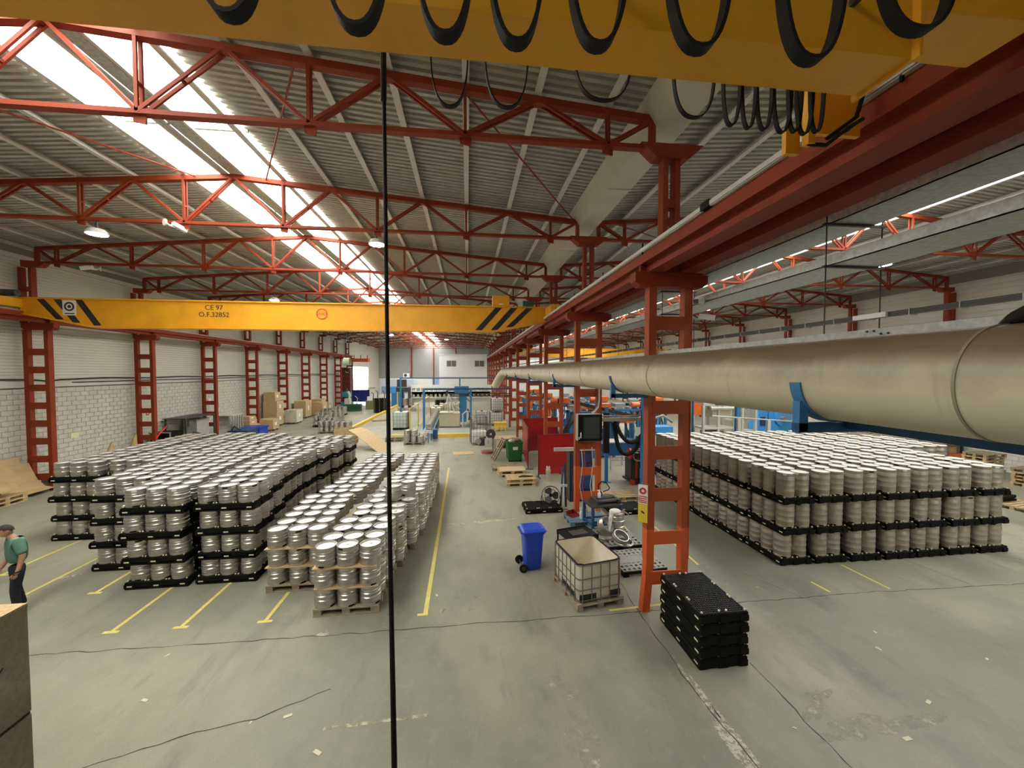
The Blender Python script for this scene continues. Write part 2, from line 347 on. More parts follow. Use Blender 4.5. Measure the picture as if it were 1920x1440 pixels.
def ribbed(x, sgn, y0, y1, z0, z1, pitch=0.125):
    mb = MB(); prof = []; z = z0
    while z < z1 - 1e-6:
        zt = min(z + pitch, z1); prof += [(0.0, z), (0.0, zt - 0.030), (-0.026, zt - 0.024), (-0.026, zt - 0.006)]; z = zt
    vs = [(x + sgn * d, yy, zz) for yy in (y0, y1) for d, zz in prof]; n = len(prof)
    return mb.add(vs, [(i, i + 1, n + i + 1, n + i) for i in range(n - 1)])
ribbed(XL + 0.03, 1, YB, 54.6, 4.3, 9.2).build('ribbed_cladding', CLAD, wl)
ribbed(XL + 0.03, 1, 54.6, YF, 5.4, 9.2).build('ribbed_cladding', CLAD, wl)
ribbed(XL + 0.03, 1, 70.4, YF, 0, 5.4).build('ribbed_cladding', CLAD, wl)
MB().bx(XL - 0.25, XL, YB, 61.0, ZB, 9.3).bx(XL - 0.25, XL, 61.0, 70.4, 5.4, 9.3).bx(XL - 0.25, XL, 70.4, YF, 4.0, 9.3).build('wall_core', MORTAR, wl)
MB().bx(XL, XL + 0.05, YB, 54.4, ZB, ZB + 0.25).build('white_ledge', mat('pale_ledge', (0.62, 0.60, 0.53), 0.7), wl)
MB().bx(XL, XL + 0.12, YB, YF, 9.05, 9.22).build('eaves_trim', PURLIN, wl)
cp = [(XL + 0.09, y, 4.37 + 0.02 * math.sin(y * 1.3) + (0.0 if not 17.6 < y < 18.4 else -0.06)) for y in [12 + 0.5 * i for i in range(85)]]
tag(MB().tube(cp, 0.028, 6).build('wall_cable', BLACKR), 'black cable run along the ledge of the left block wall', 'cable')
tag(MB().tube([(XL + 0.08, y, 4.22) for y in (19, 30, 42, 54)], 0.022, 6).build('wall_cable', BLACKR), 'thinner lower cable along the left wall ledge beyond the second column', 'cable')
for y, z, w, h, t in ((17.0 + 1.9, 1.75, 0.36, 0.24, 'yellowed paper notice on the block wall between the first two columns'),):
    o = MB().bx(XL + 0.02, XL + 0.03, y, y + w, z, z + h).build('wall_notice', mat('yellowed_paper', (0.75, 0.70, 0.45), 0.8)); tag(o, t, 'notice')
for y, z, t in ((27.9, 2.55, 'upper white switch plate on the block wall past the cage cabinet'), (28.7, 1.85, 'lower white switch plate on the block wall past the cage cabinet'), (36.3, 2.6, 'white switch plate on the block wall past the tall cartons')):
    tag(MB().bx(XL + 0.02, XL + 0.06, y, y + 0.3, z, z + 0.3).build('switch_plate', WHITE, bevel=0.008), t, 'switch plate')
o = thing('wall_sign', 'small red and white fire sign on the block wall behind the second ladder column', 'sign', (XL + 0.02, 22.9, 2.3))
MB().bx(0, 0.01, 0, 0.2, 0, 0.38).build('sign_board', SIGNRED, o); MB().bx(0.01, 0.014, 0.06, 0.14, 0.08, 0.3).build('sign_symbol', PAPER, o)

# ---- right wall
wr = MB().bx(XR, XR + 0.25, YB, YF, -0.1, 9.3).build('wall_right', MORTAR); tag(wr, 'right wall of pale blocks under cream ribbed cladding', 'wall', kind='structure')
ribbed(XR - 0.03, -1, YB, YF, 3.6, 9.2, 0.25).build('ribbed_cladding', CLAD, wr)
PALEBLOCK = mat('white_block', (0.66, 0.64, 0.57), 0.85, var=0.06, scale=3)
bme2 = MB().box((0, 0, 0), (0.05, 0.39, 0.19)).mesh('block', PALEBLOCK); nb = 0; rest = MB()
for r in range(18):
    y = 10.0 + (0.2 if r % 2 else 0)
    while y < 34:
        c = (XR - 0.005, y + 0.2, r * 0.2 + 0.1)
        if 11.0 < y < 17.6 and nb < 300: inst('block', bme2, wr, c); nb += 1
        else: rest.box(c, (0.05, 0.39, 0.19))
        y += 0.4
tag(rest.build('blocks', PALEBLOCK, wr), kind='stuff')
MB().bx(XR - 0.02, XR, 34, YF, 0, 3.6).build('far_block_face', PALEBLOCK, wr)

# ---- end walls
wb = MB().bx(XL, XR, YF, YF + 0.25, -0.1, 11).build('wall_back', CLADG); tag(wb, 'grey clad far end wall of the hall', 'wall', kind='structure')
for x in (-15.4, -11.0, -6.7, -2.3):
    MB().bx(x - 0.12, x + 0.12, YF - 0.2, YF, 0, 9.4).build('wall_post', RED, wb)
MB().bx(XL, 4.4, YF - 0.06, YF, 0.0, 3.3).build('white_dado', mat('dado_white', (0.66, 0.66, 0.64), 0.7), wb)
wn = MB().bx(XL, XR, YB - 0.25, YB, -0.1, 11).build('wall_near', GREYPAINT); tag(wn, 'wall behind the viewpoint closing the hall', 'wall', kind='structure')

# ---- roof: four corrugated slopes, skylight strips, purlins, valley gutter
SHEET = mat('fibre_cement_sheet', (0.36, 0.355, 0.31), 0.9, col2=(0.47, 0.46, 0.40), scale=5, bump=0.12, bscale=30, detail=8)
def zroof(x):
    rx = RIDGE_L if x < 3.85 else RIDGE_R
    return RIDGE_Z - 0.083 * abs(x - rx)
ceil = MB().bx(3.35, 4.35, YB, YF, 9.74, 9.78).build('ceiling', GREYPAINT); tag(ceil, 'grey corrugated factory roof with bright skylight strips along each ridge', 'ceiling', kind='structure')
def slope(x0, x1, y0=YB, y1=YF, pitch=0.177, amp=0.10):
    mb = MB(); vs = []; st = []; y = y0
    while y < y1:
        st += [(y, 0.0), (y + pitch * 0.50, 0.0), (y + pitch * 0.62, amp), (y + pitch * 0.75, amp * 1.25), (y + pitch * 0.88, amp)]; y += pitch
    n = len(st) - 1
    for y, d in st:
        vs += [(x0, y, zroof(x0) + d), (x1, y, zroof(x1) + d)]
    return mb.add(vs, [(2 * i, 2 * i + 1, 2 * i + 3, 2 * i + 2) for i in range(n)])
for rx, lo, hi in ((RIDGE_L, XL - 0.2, 3.5), (RIDGE_R, 4.2, XR + 0.2)):
    for a, b_ in ((lo, rx - 1.55), (rx + 1.45, hi)):
        sl = slope(a, b_).build('roof_sheeting', SHEET, ceil, smooth=True)
# translucent panels
def pane_material():
    m = bpy.data.materials.new('skylight_polycarbonate'); m.use_nodes = True; nt = m.node_tree; N = nt.nodes; L = nt.links
    for n in list(N): N.remove(n)
    out = N.new('ShaderNodeOutputMaterial'); mx = N.new('ShaderNodeMixShader'); t = N.new('ShaderNodeBsdfTransparent'); d = N.new('ShaderNodeBsdfTranslucent')
    t.inputs[0].default_value = (0.92, 0.93, 0.92, 1); d.inputs[0].default_value = (0.85, 0.86, 0.84, 1); mx.inputs[0].default_value = 0.25
    L.new(t.outputs[0], mx.inputs[1]); L.new(d.outputs[0], mx.inputs[2]); L.new(mx.outputs[0], out.inputs[0]); return m
PANE = pane_material()
for rx in (RIDGE_L, RIDGE_R):
    for a, b_ in ((rx - 1.6, rx - 0.22), (rx + 0.22, rx + 1.5)):
        for k in range(17):
            y0 = YB + 5 * k
            MB().add([(a, y0, zroof(a) + .01), (b_, y0, zroof(b_) + .01), (b_, y0 + 4.96, zroof(b_) + .01), (a, y0 + 4.96, zroof(a) + .01)], [(0, 1, 2, 3)]).build('skylight_panel', PANE, ceil)
            MB().bx(a, b_, y0 + 4.95, y0 + 5.01, zroof(b_) - 0.05, zroof(a) + 0.02).build('skylight_bar', LTGREY, ceil)
    MB().prism([(rx - 0.26, 10.49), (rx, 10.52), (rx + 0.26, 10.49), (rx + 0.26, 10.62), (rx, 10.66), (rx - 0.26, 10.62)], 'y', YB, YF).build('ridge_cap', GALV, ceil)
    pitch = 1.325
    for k in range(-8, 9):
        x = rx + k * pitch
        if k == 0 or not (XL < x < XR) or abs(x - 3.85) < 0.45: continue
        g_ = 1 if x < 0 else -1; mb = MB().bx(x - g_ * 0.045, x - g_ * 0.035, YB, YF, zroof(x) - 0.16, zroof(x) - 0.02); mb.bx(x - g_ * 0.05, x + g_ * 0.075, YB, YF, zroof(x) - 0.17, zroof(x) - 0.16); mb.bx(x + g_ * 0.065, x + g_ * 0.075, YB, YF, zroof(x) - 0.16, zroof(x) - 0.13)
        mb.build('purlin', PURLIN, ceil)
    for sx in (-0.3, 0.3):
        MB().bx(rx + sx - 0.03, rx + sx + 0.03, YB, YF, 10.32, 10.49).build('purlin', PURLIN, ceil)
# valley gutter between the two bays
GUT = mat('gutter_pale', (0.56, 0.53, 0.44), 0.65, var=0.08, scale=2)
g = MB().add([(3.25, YB, 9.72), (3.55, YB, 9.33), (4.15, YB, 9.33), (4.45, YB, 9.72), (3.25, YF, 9.72), (3.55, YF, 9.33), (4.15, YF, 9.33), (4.45, YF, 9.72)], [(0, 1, 5, 4), (1, 2, 6, 5), (2, 3, 7, 6)]).build('valley_gutter', GUT, ceil)
for k in range(16):
    MB().bx(3.53, 4.17, 9.55 + 5 * k - 0.02, 9.55 + 5 * k + 0.02, 9.30, 9.328).build('gutter_joint', GUT, ceil)
# gable infill above the end walls is covered by the walls reaching 11 m; close the eaves
MB().bx(XL - 0.3, XL + 0.05, YB, YF, 9.2, 9.78).build('eaves_closure', MORTAR, ceil); MB().bx(XR - 0.05, XR + 0.3, YB, YF, 9.2, 9.78).build('eaves_closure', MORTAR, ceil)
# ---------------------------------------------------------------- steel frame: columns, trusses, crane rails
BAY = [7.1 + 5 * k for k in range(14)]
def chord_z(x):
    rx = RIDGE_L if x < 3.85 else RIDGE_R
    return 10.29 - 0.083 * abs(x - rx)
def ladder_column(label, x0, x1, y, group, z0=0.0, top=6.31, rungs=(), low=False, upx=(0, 0.34), corb=(-0.3, 0.3), m=RED, mlow=None, up_to=8.72, bent=False, kids=True, leg_w=0.15, dy=0.17):
    o = thing('ladder_column', label, 'steel column', (x0, y, 0), group=group); w = x1 - x0; SPL = 1.62
    for s_, xa in ((0, 0.0), (1, w - leg_w)):
        mb = MB()
        if bent and s_ == 0:
            zc = 0.62
            mb.bx(xa, xa + leg_w, -dy / 2, dy / 2, 0.95, SPL, 0)
            a = [(xa, -dy / 2), (xa + leg_w, -dy / 2), (xa + leg_w, dy / 2), (xa, dy / 2)]
            vs = [(x, yy, 0.95) for x, yy in a] + [(x - 0.02, yy, zc) for x, yy in a] + [(x - 0.09, yy - 0.03, 0.0) for x, yy in a]
            mb.add(vs, [(0, 1, 5, 4), (1, 2, 6, 5), (2, 3, 7, 6), (3, 0, 4, 7), (4, 5, 9, 8), (5, 6, 10, 9), (6, 7, 11, 10), (7, 4, 8, 11), (8, 9, 10, 11)])
        else: mb.bx(xa, xa + leg_w, -dy / 2, dy / 2, z0, SPL if mlow else top)
        # flange lips give the channel section its edges
        if kids: mb.bx(xa - 0.006 if s_ == 0 else xa + leg_w, xa if s_ == 0 else xa + leg_w + 0.006, -dy / 2 - 0.012, dy / 2 + 0.012, max(z0, 1.0), SPL if mlow else top)
        mb.build('lower_leg' if mlow else 'leg', mlow or m, o)
        if mlow:
            m2 = MB().bx(xa, xa + leg_w, -dy / 2, dy / 2, SPL, top); m2.bx(xa - 0.006 if s_ == 0 else xa + leg_w, xa if s_ == 0 else xa + leg_w + 0.006, -dy / 2 - 0.012, dy / 2 + 0.012, SPL, top); m2.build('leg', m, o)
    for z in rungs:
        MB().bx(leg_w * 0.6, w - leg_w * 0.6, -dy / 2 + 0.012 - 0.02, -dy / 2 + 0.02, z - 0.13, z + 0.13).build('rung', mlow if mlow and z < SPL + 0.1 else m, o)
    MB().prism([(corb[0], top + 0.09), (corb[0] + 0.1, top), (w + corb[1] - 0.1, top), (w + corb[1], top + 0.09), (w + corb[1], top + 0.27), (corb[0], top + 0.27)], 'y', -0.12, 0.12).build('corbel', RED, o)
    if up_to:
        for xa in (upx[0], upx[1] - 0.1): MB().bx(xa, xa + 0.1, -0.1, 0.1, top + 0.27, up_to).build('upper_leg', RED, o)
        z = top + 0.75
        while z < up_to - 0.2:
            MB().bx(upx[0] + 0.08, upx[1] - 0.08, -0.09, 0.09, z, z + 0.16).build('batten', RED, o); z += 0.75
        c = (upx[0] + upx[1]) / 2
        if upx[1] < 1.2 and corb[0] < -0.25 and corb[1] > 0.25:
            MB().prism([(c - 0.62, up_to + 0.26), (c - 0.32, up_to), (c + 0.32, up_to), (c + 0.62, up_to + 0.26)], 'y', -0.13, 0.13).build('truss_seat', RED, o)
        else:
            s_ = 1 if corb[1] > 0.2 else -1
            MB().prism([(c - s_ * 0.1, up_to + 0.02), (c + s_ * 0.55, up_to + 0.02), (c + s_ * 0.75, up_to + 0.22), (c - s_ * 0.1, up_to + 0.26)], 'y', -0.12, 0.12).build('truss_seat', RED, o)
    return o
RUNG_R = [0.66, 1.45, 2.30, 3.12, 4.00, 4.82, 5.62]
def row_word(k): return ORD[k]
for k, y in enumerate(BAY[:13]):
    ladder_column(('bent-legged ' if k == 0 else '') + 'orange-red ladder column, %s of the middle row counted from the viewpoint' % row_word(k), 3.45, 4.31, y, 'middle row of ladder columns',
                  rungs=RUNG_R, upx=(0.24, 0.58), m=COLRED, mlow=ORANGE_RED if k < 3 else None, bent=(k == 0), top=6.31, kids=k < 6)
RUNG_L = [0.55, 1.25, 1.95, 2.65, 3.35, 4.05, 4.75, 5.45]
for k, y in enumerate(BAY[2:11]):
    ladder_column('red ladder column against the left wall, %s counted from the viewpoint' % row_word(k), -17.12, -16.26, y, 'left wall ladder columns',
                  rungs=RUNG_L, upx=(-0.08, 0.38), corb=(-0.02, 0.24), top=6.31, kids=k < 4)
for k, y in enumerate(BAY[1:12]):
    ladder_column('red ladder column against the right wall, %s counted from the viewpoint' % row_word(k), 23.86, 24.72, y, 'right wall ladder columns',
                  rungs=RUNG_L[::2], upx=(0.48, 0.94), corb=(-0.24, 0.02), top=6.31, kids=False)
# roof trusses
def truss(y, rx, label, group, full):
    lo, hi = (-16.6, 3.5) if rx < 0 else (4.2, 24.35)
    o = thing('roof_truss', label, 'roof truss', (rx, y, 8.9), group=group)
    zb = 8.93
    for a, b_ in ((lo, rx), (rx, hi)):
        MB().beam((a, y, chord_z(a)), (b_, y, chord_z(b_)), 0.15, 0.125).build('top_chord', RED, o, world=True)
    MB().beam((lo - 0.1, y, zb), (hi + 0.1, y, zb), 0.14, 0.075).build('bottom_chord', RED, o, world=True)
    bot = [rx + (i + 0.5) * 2.65 for i in range(-4, 4)]; top = [rx + i * 2.65 for i in range(-3, 4)]
    web = MB(); members = []
    for x in bot: members.append(('vertical', (x, zb), (x, chord_z(x)), 0.055))
    for x in (lo, hi): members.append(('end_post', (x, zb), (x, chord_z(x)), 0.1))
    tops = [lo] + top + [hi]
    for i, x in enumerate(bot):
        members.append(('diagonal', (x, zb), (tops[i], chord_z(tops[i])), 0.06)); members.append(('diagonal', (x, zb), (tops[i + 1], chord_z(tops[i + 1])), 0.06))
    for nm, p, q, w in members:
        mb = MB() if full else web
        if nm == 'end_post': mb.beam((p[0], y, p[1]), (q[0], y, q[1]), 0.12, 0.1)
        elif full:
            for s_ in (-0.055, 0.055): mb.beam((p[0], y + s_, p[1]), (q[0], y + s_, q[1]), 0.035, w)
            if nm == 'vertical': mb.bx(p[0] - 0.025, p[0] + 0.025, y - 0.05, y + 0.05, p[1] + 0.45, p[1] + 0.49)
            else:
                c = ((p[0] + q[0]) / 2, y, (p[1] + q[1]) / 2); mb.box(c, (0.05, 0.1, 0.04))
        else: mb.beam((p[0], y, p[1]), (q[0], y, q[1]), 0.1, w)
        if full: mb.build(nm, RED, o, world=True)
    if full:
        for x in bot:
            MB().prism([(x - 0.11, zb + 0.03), (x + 0.11, zb + 0.03), (x + 0.10, zb - 0.18), (x - 0.09, zb - 0.14)], 'y', y - 0.012, y + 0.012).build('gusset_plate', RED, o, world=True)
    else: tag(web.build('web_members', RED, o, world=True), kind='stuff')
for k, y in enumerate(BAY):
    truss(y, RIDGE_L, 'red lattice roof truss of the left bay, %s counted from the viewpoint' % row_word(k), 'left bay roof trusses', k < 6)
for k, y in enumerate(BAY[1:]):
    truss(y, RIDGE_R, 'red lattice roof truss of the right bay, %s counted from the viewpoint' % row_word(k), 'right bay roof trusses', k < 5)
# cross-bracing rods in the roof plane
for i, (a, b_, t) in enumerate((((-0.1, 7.1), (3.4, 12.1), 'right of the nearest bay'), ((-11.0, 7.1), (-7.6, 12.1), 'left of the skylight in the nearest bay'), ((-5.8, 12.1), (-2.9, 7.1), 'just right of the skylight'), ((4.6, 12.1), (11.6, 17.1), 'over the right bay'))):
    o = MB().cyl((a[0], a[1], chord_z(a[0]) + 0.02), (b_[0], b_[1], chord_z(b_[0]) + 0.02), 0.02, 6).build('bracing_rod', RED); tag(o, 'thin red bracing rod between roof trusses, ' + t, 'bracing rod', 'roof bracing rods')

# crane rails
def rail(x, label, pale, z=6.58, sg=1):
    o = thing('crane_rail', label, 'crane rail', (x, 0, z)); y0, y1 = YB + 0.1, YF - 5
    if pale == 'left': y0, y1 = YB + 0.1, 57
    def part(nm, a, b_, z0, z1, m=RED): return MB().bx(min(sg * a, sg * b_), max(sg * a, sg * b_), y0, y1, z0, z1).build(nm, m, o)
    part('bottom_flange', -0.07, 0.24, 0, 0.022); part('web', -0.055, -0.04, 0.022, 0.17); part('top_flange', -0.19, 0.13, 0.31, 0.33)
    part('cap_channel', -0.19, -0.175, 0.15, 0.31); part('cap_soffit', -0.175, -0.04, 0.165, 0.175); part('inner_web', 0.1, 0.115, 0.022, 0.31)
    part('rail_bar', -0.06, -0.01, 0.33, 0.385, LTGREY)
    for y in BAY:
        if y < y1: MB().bx(min(-sg * 0.18, sg * 0.1), max(-sg * 0.18, sg * 0.1), y - 0.035, y + 0.035, 0.022, 0.15).build('stiffener', RED, o)
    return o
rl = rail(-16.38, 'red crane rail beam along the left wall columns', 'left', sg=-1)
rm = rail(3.47, 'red crane rail beam on the left side of the middle columns', 'mid')
rr_ = rail(4.10, 'red crane rail beam on the right side of the middle columns', 'mid')
rw = rail(24.1, 'red crane rail beam along the right wall columns', 'mid')
# pale conductor channel along the middle rail
c = thing('conductor_channel', 'pale grey power conductor channel along the upper edge of the middle crane rail', 'cable channel', (3.245, 0, 6.925))
MB().bx(-0.025, 0.045, YB + 0.1, 4.9, 0.0, 0.06).build('channel', LTGREY, c); MB().bx(-0.025, 0.045, 5.05, 70, 0.0, 0.06).build('channel', LTGREY, c)
MB().bx(-0.035, 0.055, 4.88, 5.07, -0.012, 0.085).build('joint_box', BLACKR, c)
MB().bx(-0.01, 0.13, YB + 0.1, 70, -0.012, -0.002).build('bracket_strip', LTGREY, c)
for y in (2.6, 6.9, 9.0, 11.5, 14.0, 17, 20.5): MB().bx(-0.01, 0.01, y - 0.01, y + 0.01, -0.05, 0.15).build('hanger_pin', BLACKR, c)
# ---------------------------------------------------------------- overhead cranes
def crane_stripe(mb, x, zt, zb, y, dirn, w=0.42):
    mb.add([(x, y, zt), (x + w, y, zt), (x + w + dirn * 0.62, y, zb), (x + dirn * 0.62, y, zb)], [(0, 1, 2, 3)])
def girder(name, label, x0, x1, yc, z0, z1, taper, half=0.2):
    o = thing(name, label, 'overhead crane', ((x0 + x1) / 2, yc, z0))
    zt = z1; lo = z0 + 0.06
    poly = [(x0, zt - 0.05), (x0, zt - taper), (x0 + 2.3, lo), (x1 - 2.3, lo), (x1, zt - taper), (x1, zt - 0.05)]
    MB().prism(poly, 'y', yc - half, yc + half).build('girder', YEL, o, world=True)
    MB().bx(x0, x1, yc - half - 0.07, yc + half + 0.07, zt - 0.05, zt).build('top_flange', YEL, o, world=True)
    mb = MB().bx(x0 + 2.3, x1 - 2.3, yc - half - 0.06, yc + half + 0.06, z0, lo)
    for sx, a, b_ in ((1, x0, x0 + 2.3), (-1, x1, x1 - 2.3)):
        mb.beam((a, yc, zt - taper - 0.03), (b_, yc, lo - 0.03), half * 2 + 0.12, 0.06)
    mb.build('lower_flange', YEL, o, world=True)
    for xe in (x0 - 0.1, x1 + 0.1):
        MB().bx(xe - 0.17, xe + 0.17, yc - 1.35, yc + 1.35, 7.03, 7.36).build('end_carriage', YEL, o, world=True, bevel=0.02)
        for s_ in (-1.05, 1.05): MB().cyl((xe - 0.06, yc + s_, 7.09), (xe + 0.06, yc + s_, 7.09), 0.12, 16).build('wheel', DARK, o, world=True, smooth=True)
    return o
Yc = 16.35; x0c, x1c = -16.3, 3.35
fc = girder('overhead_crane', 'yellow bridge crane with black warning stripes spanning the left bay ahead', x0c, x1c, Yc, 6.34, 7.42, 0.55)
yf = Yc - 0.205
st = mat('stripe_black', (0.02, 0.02, 0.025), 0.5)
def stripe(o, xa, xb, xc, xd, zt, zb):
    MB().add([(xa, yf - .004, zt), (xb, yf - .004, zt), (xd, yf - .004, zb), (xc, yf - .004, zb)], [(0, 1, 2, 3)]).build('warning_stripe', st, o, world=True)
def zlow(x):
    t = min(1, max(0, (x - x0c) / 2.3)); u = min(1, max(0, (x1c - x) / 2.3)); return 6.40 + (1 - min(t, u)) * 0.47 + 0.012
for a in (-15.75, -15.2, -14.5):
    b_ = a + 0.62; stripe(fc, a, a + 0.25, b_, b_ + 0.25, 7.36, zlow(b_ + 0.1))
for a in (2.75, 2.1, 1.45):
    b_ = a - 0.85; stripe(fc, a - 0.28, a, b_ - 0.28, b_, 7.36, zlow(b_ - 0.15))
pl = MB().bx(-14.9, -14.45, yf - 0.012, yf - 0.004, 6.78, 7.33).build('maker_plate', PAPER, fc, world=True)
MB().lathe([(0.11, 0), (0.17, 0), (0.17, 0.006), (0.11, 0.006), (0.11, 0)], 24, (0, 0, 0)).build('plate_ring', INK, fc).matrix_local = Matrix.Translation(Vector((-14.675, yf - 0.013, 7.1)) - Vector(fc.location)) @ Matrix.Rotation(PI / 2, 4, 'X')
MB().cyl((-14.675, yf - 0.016, 7.1), (-14.675, yf - 0.008, 7.1), 0.06, 16).build('plate_hub', INK, fc, world=True)
off = Vector(fc.location)
MB().bx(-14.84, -14.51, yf - 0.014, yf - 0.012, 6.82, 6.86).build('plate_caption', INK, fc, world=True)
text_mesh('marking_lettering', 'CE 97', 0.26, INK, fc, Vector((-9.72, yf - 0.004, 7.15)) - off, (PI / 2, 0, 0))
text_mesh('marking_lettering', 'O.F.32852', 0.26, INK, fc, Vector((-9.72, yf - 0.004, 6.88)) - off, (PI / 2, 0, 0))
lg = MB().lathe([(0.185, 0), (0.215, 0), (0.215, 0.004), (0.185, 0.004), (0.185, 0)], 28).build('emblem_ring', SIGNRED, fc); lg.matrix_local = Matrix.Translation(Vector((-5.75, yf - 0.006, 6.98)) - off) @ Matrix.Rotation(PI / 2, 4, 'X')
text_mesh('emblem_lettering', 'JASO', 0.17, SIGNRED, fc, Vector((-5.75, yf - 0.004, 6.98)) - off, (PI / 2, 0, 0))
MB().bx(1.05, 1.75, Yc - 0.25, Yc + 0.2, 7.43, 7.86).build('control_box', YEL, fc, world=True, bevel=0.015)
MB().bx(1.32, 1.5, Yc - 0.256, Yc - 0.25, 7.48, 7.53).build('box_label', PAPER, fc, world=True)
MB().cyl((2.3, Yc - 0.4, 7.52), (2.75, Yc - 0.4, 7.52), 0.11, 14).build('travel_motor', DGREEN, fc, world=True, smooth=True)
MB().cyl((-16.6, Yc - 0.5, 7.52), (-16.05, Yc - 0.5, 7.52), 0.12, 14).build('travel_motor', DARK, fc, world=True, smooth=True)
# hoist hanging from the far crane
h = thing('electric_hoist', 'pale green electric hoist riding on the yellow bridge crane', 'hoist', (-5.0, 16.75, 6.1))
MB().cyl((-0.45, 0, 0.55), (0.45, 0, 0.55), 0.22, 18).build('drum', mat('hoist_green', (0.35, 0.45, 0.30), 0.5), h, smooth=True)
MB().bx(-0.3, 0.3, -0.25, 0.25, 0.95, 1.38).build('trolley', YEL, h, bevel=0.02)
for s_ in (-0.06, 0.06): MB().cyl((s_, 0, 0.4), (s_, 0, -0.9), 0.01, 6).build('rope', DARK, h)
MB().cyl((-0.12, 0, -1.0), (0.12, 0, -1.0), 0.16, 16).build('hook_block', mat('hoist_green', ()), h, smooth=True)
MB().tube([(0, 0, -1.1), (0, 0, -1.25), (0.09, 0, -1.34), (0.06, 0, -1.46), (-0.05, 0, -1.46), (-0.08, 0, -1.38)], 0.025, 8).build('hook', DARK, h, smooth=True)
# box of lights at the gable end crane (dark red unit near the gate)
# right bay crane
rc = girder('overhead_crane', 'yellow bridge crane in the right bay far behind the middle columns', 4.5, 24.0, 45.0, 6.34, 7.42, 0.55)
lg = MB().lathe([(0.28, 0), (0.33, 0), (0.33, 0.004), (0.28, 0.004), (0.28, 0)], 24).build('emblem_ring', SIGNRED, rc); lg.matrix_local = Matrix.Translation(Vector((11.5, 44.79, 6.9)) - Vector(rc.location)) @ Matrix.Rotation(PI / 2, 4, 'X')
# near crane straight overhead
NYF, NYN, NZ = 2.17, 1.88, 6.40
nc = thing('overhead_crane', 'big yellow bridge crane girder passing close overhead', 'overhead crane', (-3, 2, NZ))
MB().bx(-16.2, 2.40, NYN, NYF, NZ, NZ + 0.95).build('girder', YEL, nc, world=True)
MB().bx(2.40, 3.2, NYN - 0.02, NYF + 0.02, NZ + 0.25, NZ + 0.95).build('girder_end', YEL, nc, world=True, bevel=0.01)
MB().bx(3.2, 3.62, NYN - 1.3, NYF + 1.0, 7.03, 7.36).build('end_carriage', YEL, nc, world=True, bevel=0.02)
MB().bx(2.40, 2.42, NYN - 0.04, NYF + 0.04, NZ - 0.015, NZ + 0.3).build('joint_plate', YEL, nc, world=True)
for z in (0.33, 0.5): MB().cyl((2.55, NYN - 0.05, NZ + z), (2.55, NYN - 0.015, NZ + z), 0.035, 6).build('bolt', DARK, nc, world=True)
MB().bx(-2.98, -2.96, NYN - 0.002, NYF + 0.002, NZ - 0.006, NZ + 0.95).build('weld_seam', YEL, nc, world=True)
MB().bx(2.60, 2.66, 2.72, 2.78, 6.45, 7.0).build('buffer_post', YEL, nc, world=True)
MB().bx(2.66, 3.2, 2.86, 2.9, 6.62, 7.1).build('carriage_plate', YEL, nc, world=True)
MB().bx(2.5, 2.62, 2.82, 2.86, 6.42, 6.62).build('carriage_plate', YEL, nc, world=True)
for s_ in (0.55, 1.0): MB().cyl((3.38, NYF + s_, 7.09), (3.5, NYF + s_, 7.09), 0.12, 16).build('wheel', DARK, nc, world=True, smooth=True)
# festoon cable loops, near side and far side
def festoon(label, loops, y, ztop, thick=0.012, band=0.035):
    xs = [l[0] for l in loops]; o = thing('festoon_cable', label, 'festoon cable', (sum(xs) / len(xs), y, ztop))
    MB().bx(min(xs) - 0.5, max(xs) + 0.3, y - 0.02, y + 0.02, ztop, ztop + 0.04).build('carrier_rail', GALV, o, world=True)
    for xb in (min(xs) - 0.3, (min(xs) + max(xs)) / 2, max(xs) + 0.1):
        MB().bx(xb - 0.015, xb + 0.015, min(y, NYF if y > 2 else NYN) - 0.0, max(y, NYF if y > 2 else NYN), ztop + 0.01, ztop + 0.04).build('rail_bracket', DARK, o, world=True)
    for mid, wd, zb in loops:
        n = 22; hw = wd / 2; vs = []; path = []
        for k in range(n + 1):
            u = -1 + 2 * k / n; xx = mid + hw * math.copysign(abs(math.sin(u * PI / 2)) ** 0.85, u); zz = zb + (ztop - zb) * (1 - math.cos(u * PI / 2) ** 0.62)
            path.append((xx, zz))
        for k, (x, z) in enumerate(path):
            p = path[max(k - 1, 0)]; q = path[min(k + 1, n)]; t = Vector((q[0] - p[0], q[1] - p[1])).normalized(); nx, nz = -t.y * thick / 2, t.x * thick / 2
            vs += [(x - nx, y - band / 2, z - nz), (x + nx, y - band / 2, z + nz), (x + nx, y + band / 2, z + nz), (x - nx, y + band / 2, z - nz)]
        fs = [(4 * k + j, 4 * k + (j + 1) % 4, 4 * k + 4 + (j + 1) % 4, 4 * k + 4 + j) for k in range(n) for j in range(4)]
        MB().add(vs, fs).build('cable_loop', BLACKR, o, world=True, smooth=True)
        for e in (-hw, hw): MB().bx(mid + e - 0.02, mid + e + 0.02, y - 0.03, y + 0.03, ztop - 0.05, ztop).build('cable_carrier', DARK, o, world=True)
    return o
festoon('row of thick black cable loops hanging on the near face of the close overhead crane', [(-0.83, 0.24, 5.95), (-0.4, 0.24, 5.95), (-0.08, 0.22, 5.95), (0.19, 0.22, 5.95), (0.51, 0.24, 5.97), (0.93, 0.27, 6.0), (1.43, 0.29, 6.0), (1.93, 0.36, 6.17)], 1.5, 6.62, band=0.055, thick=0.016)
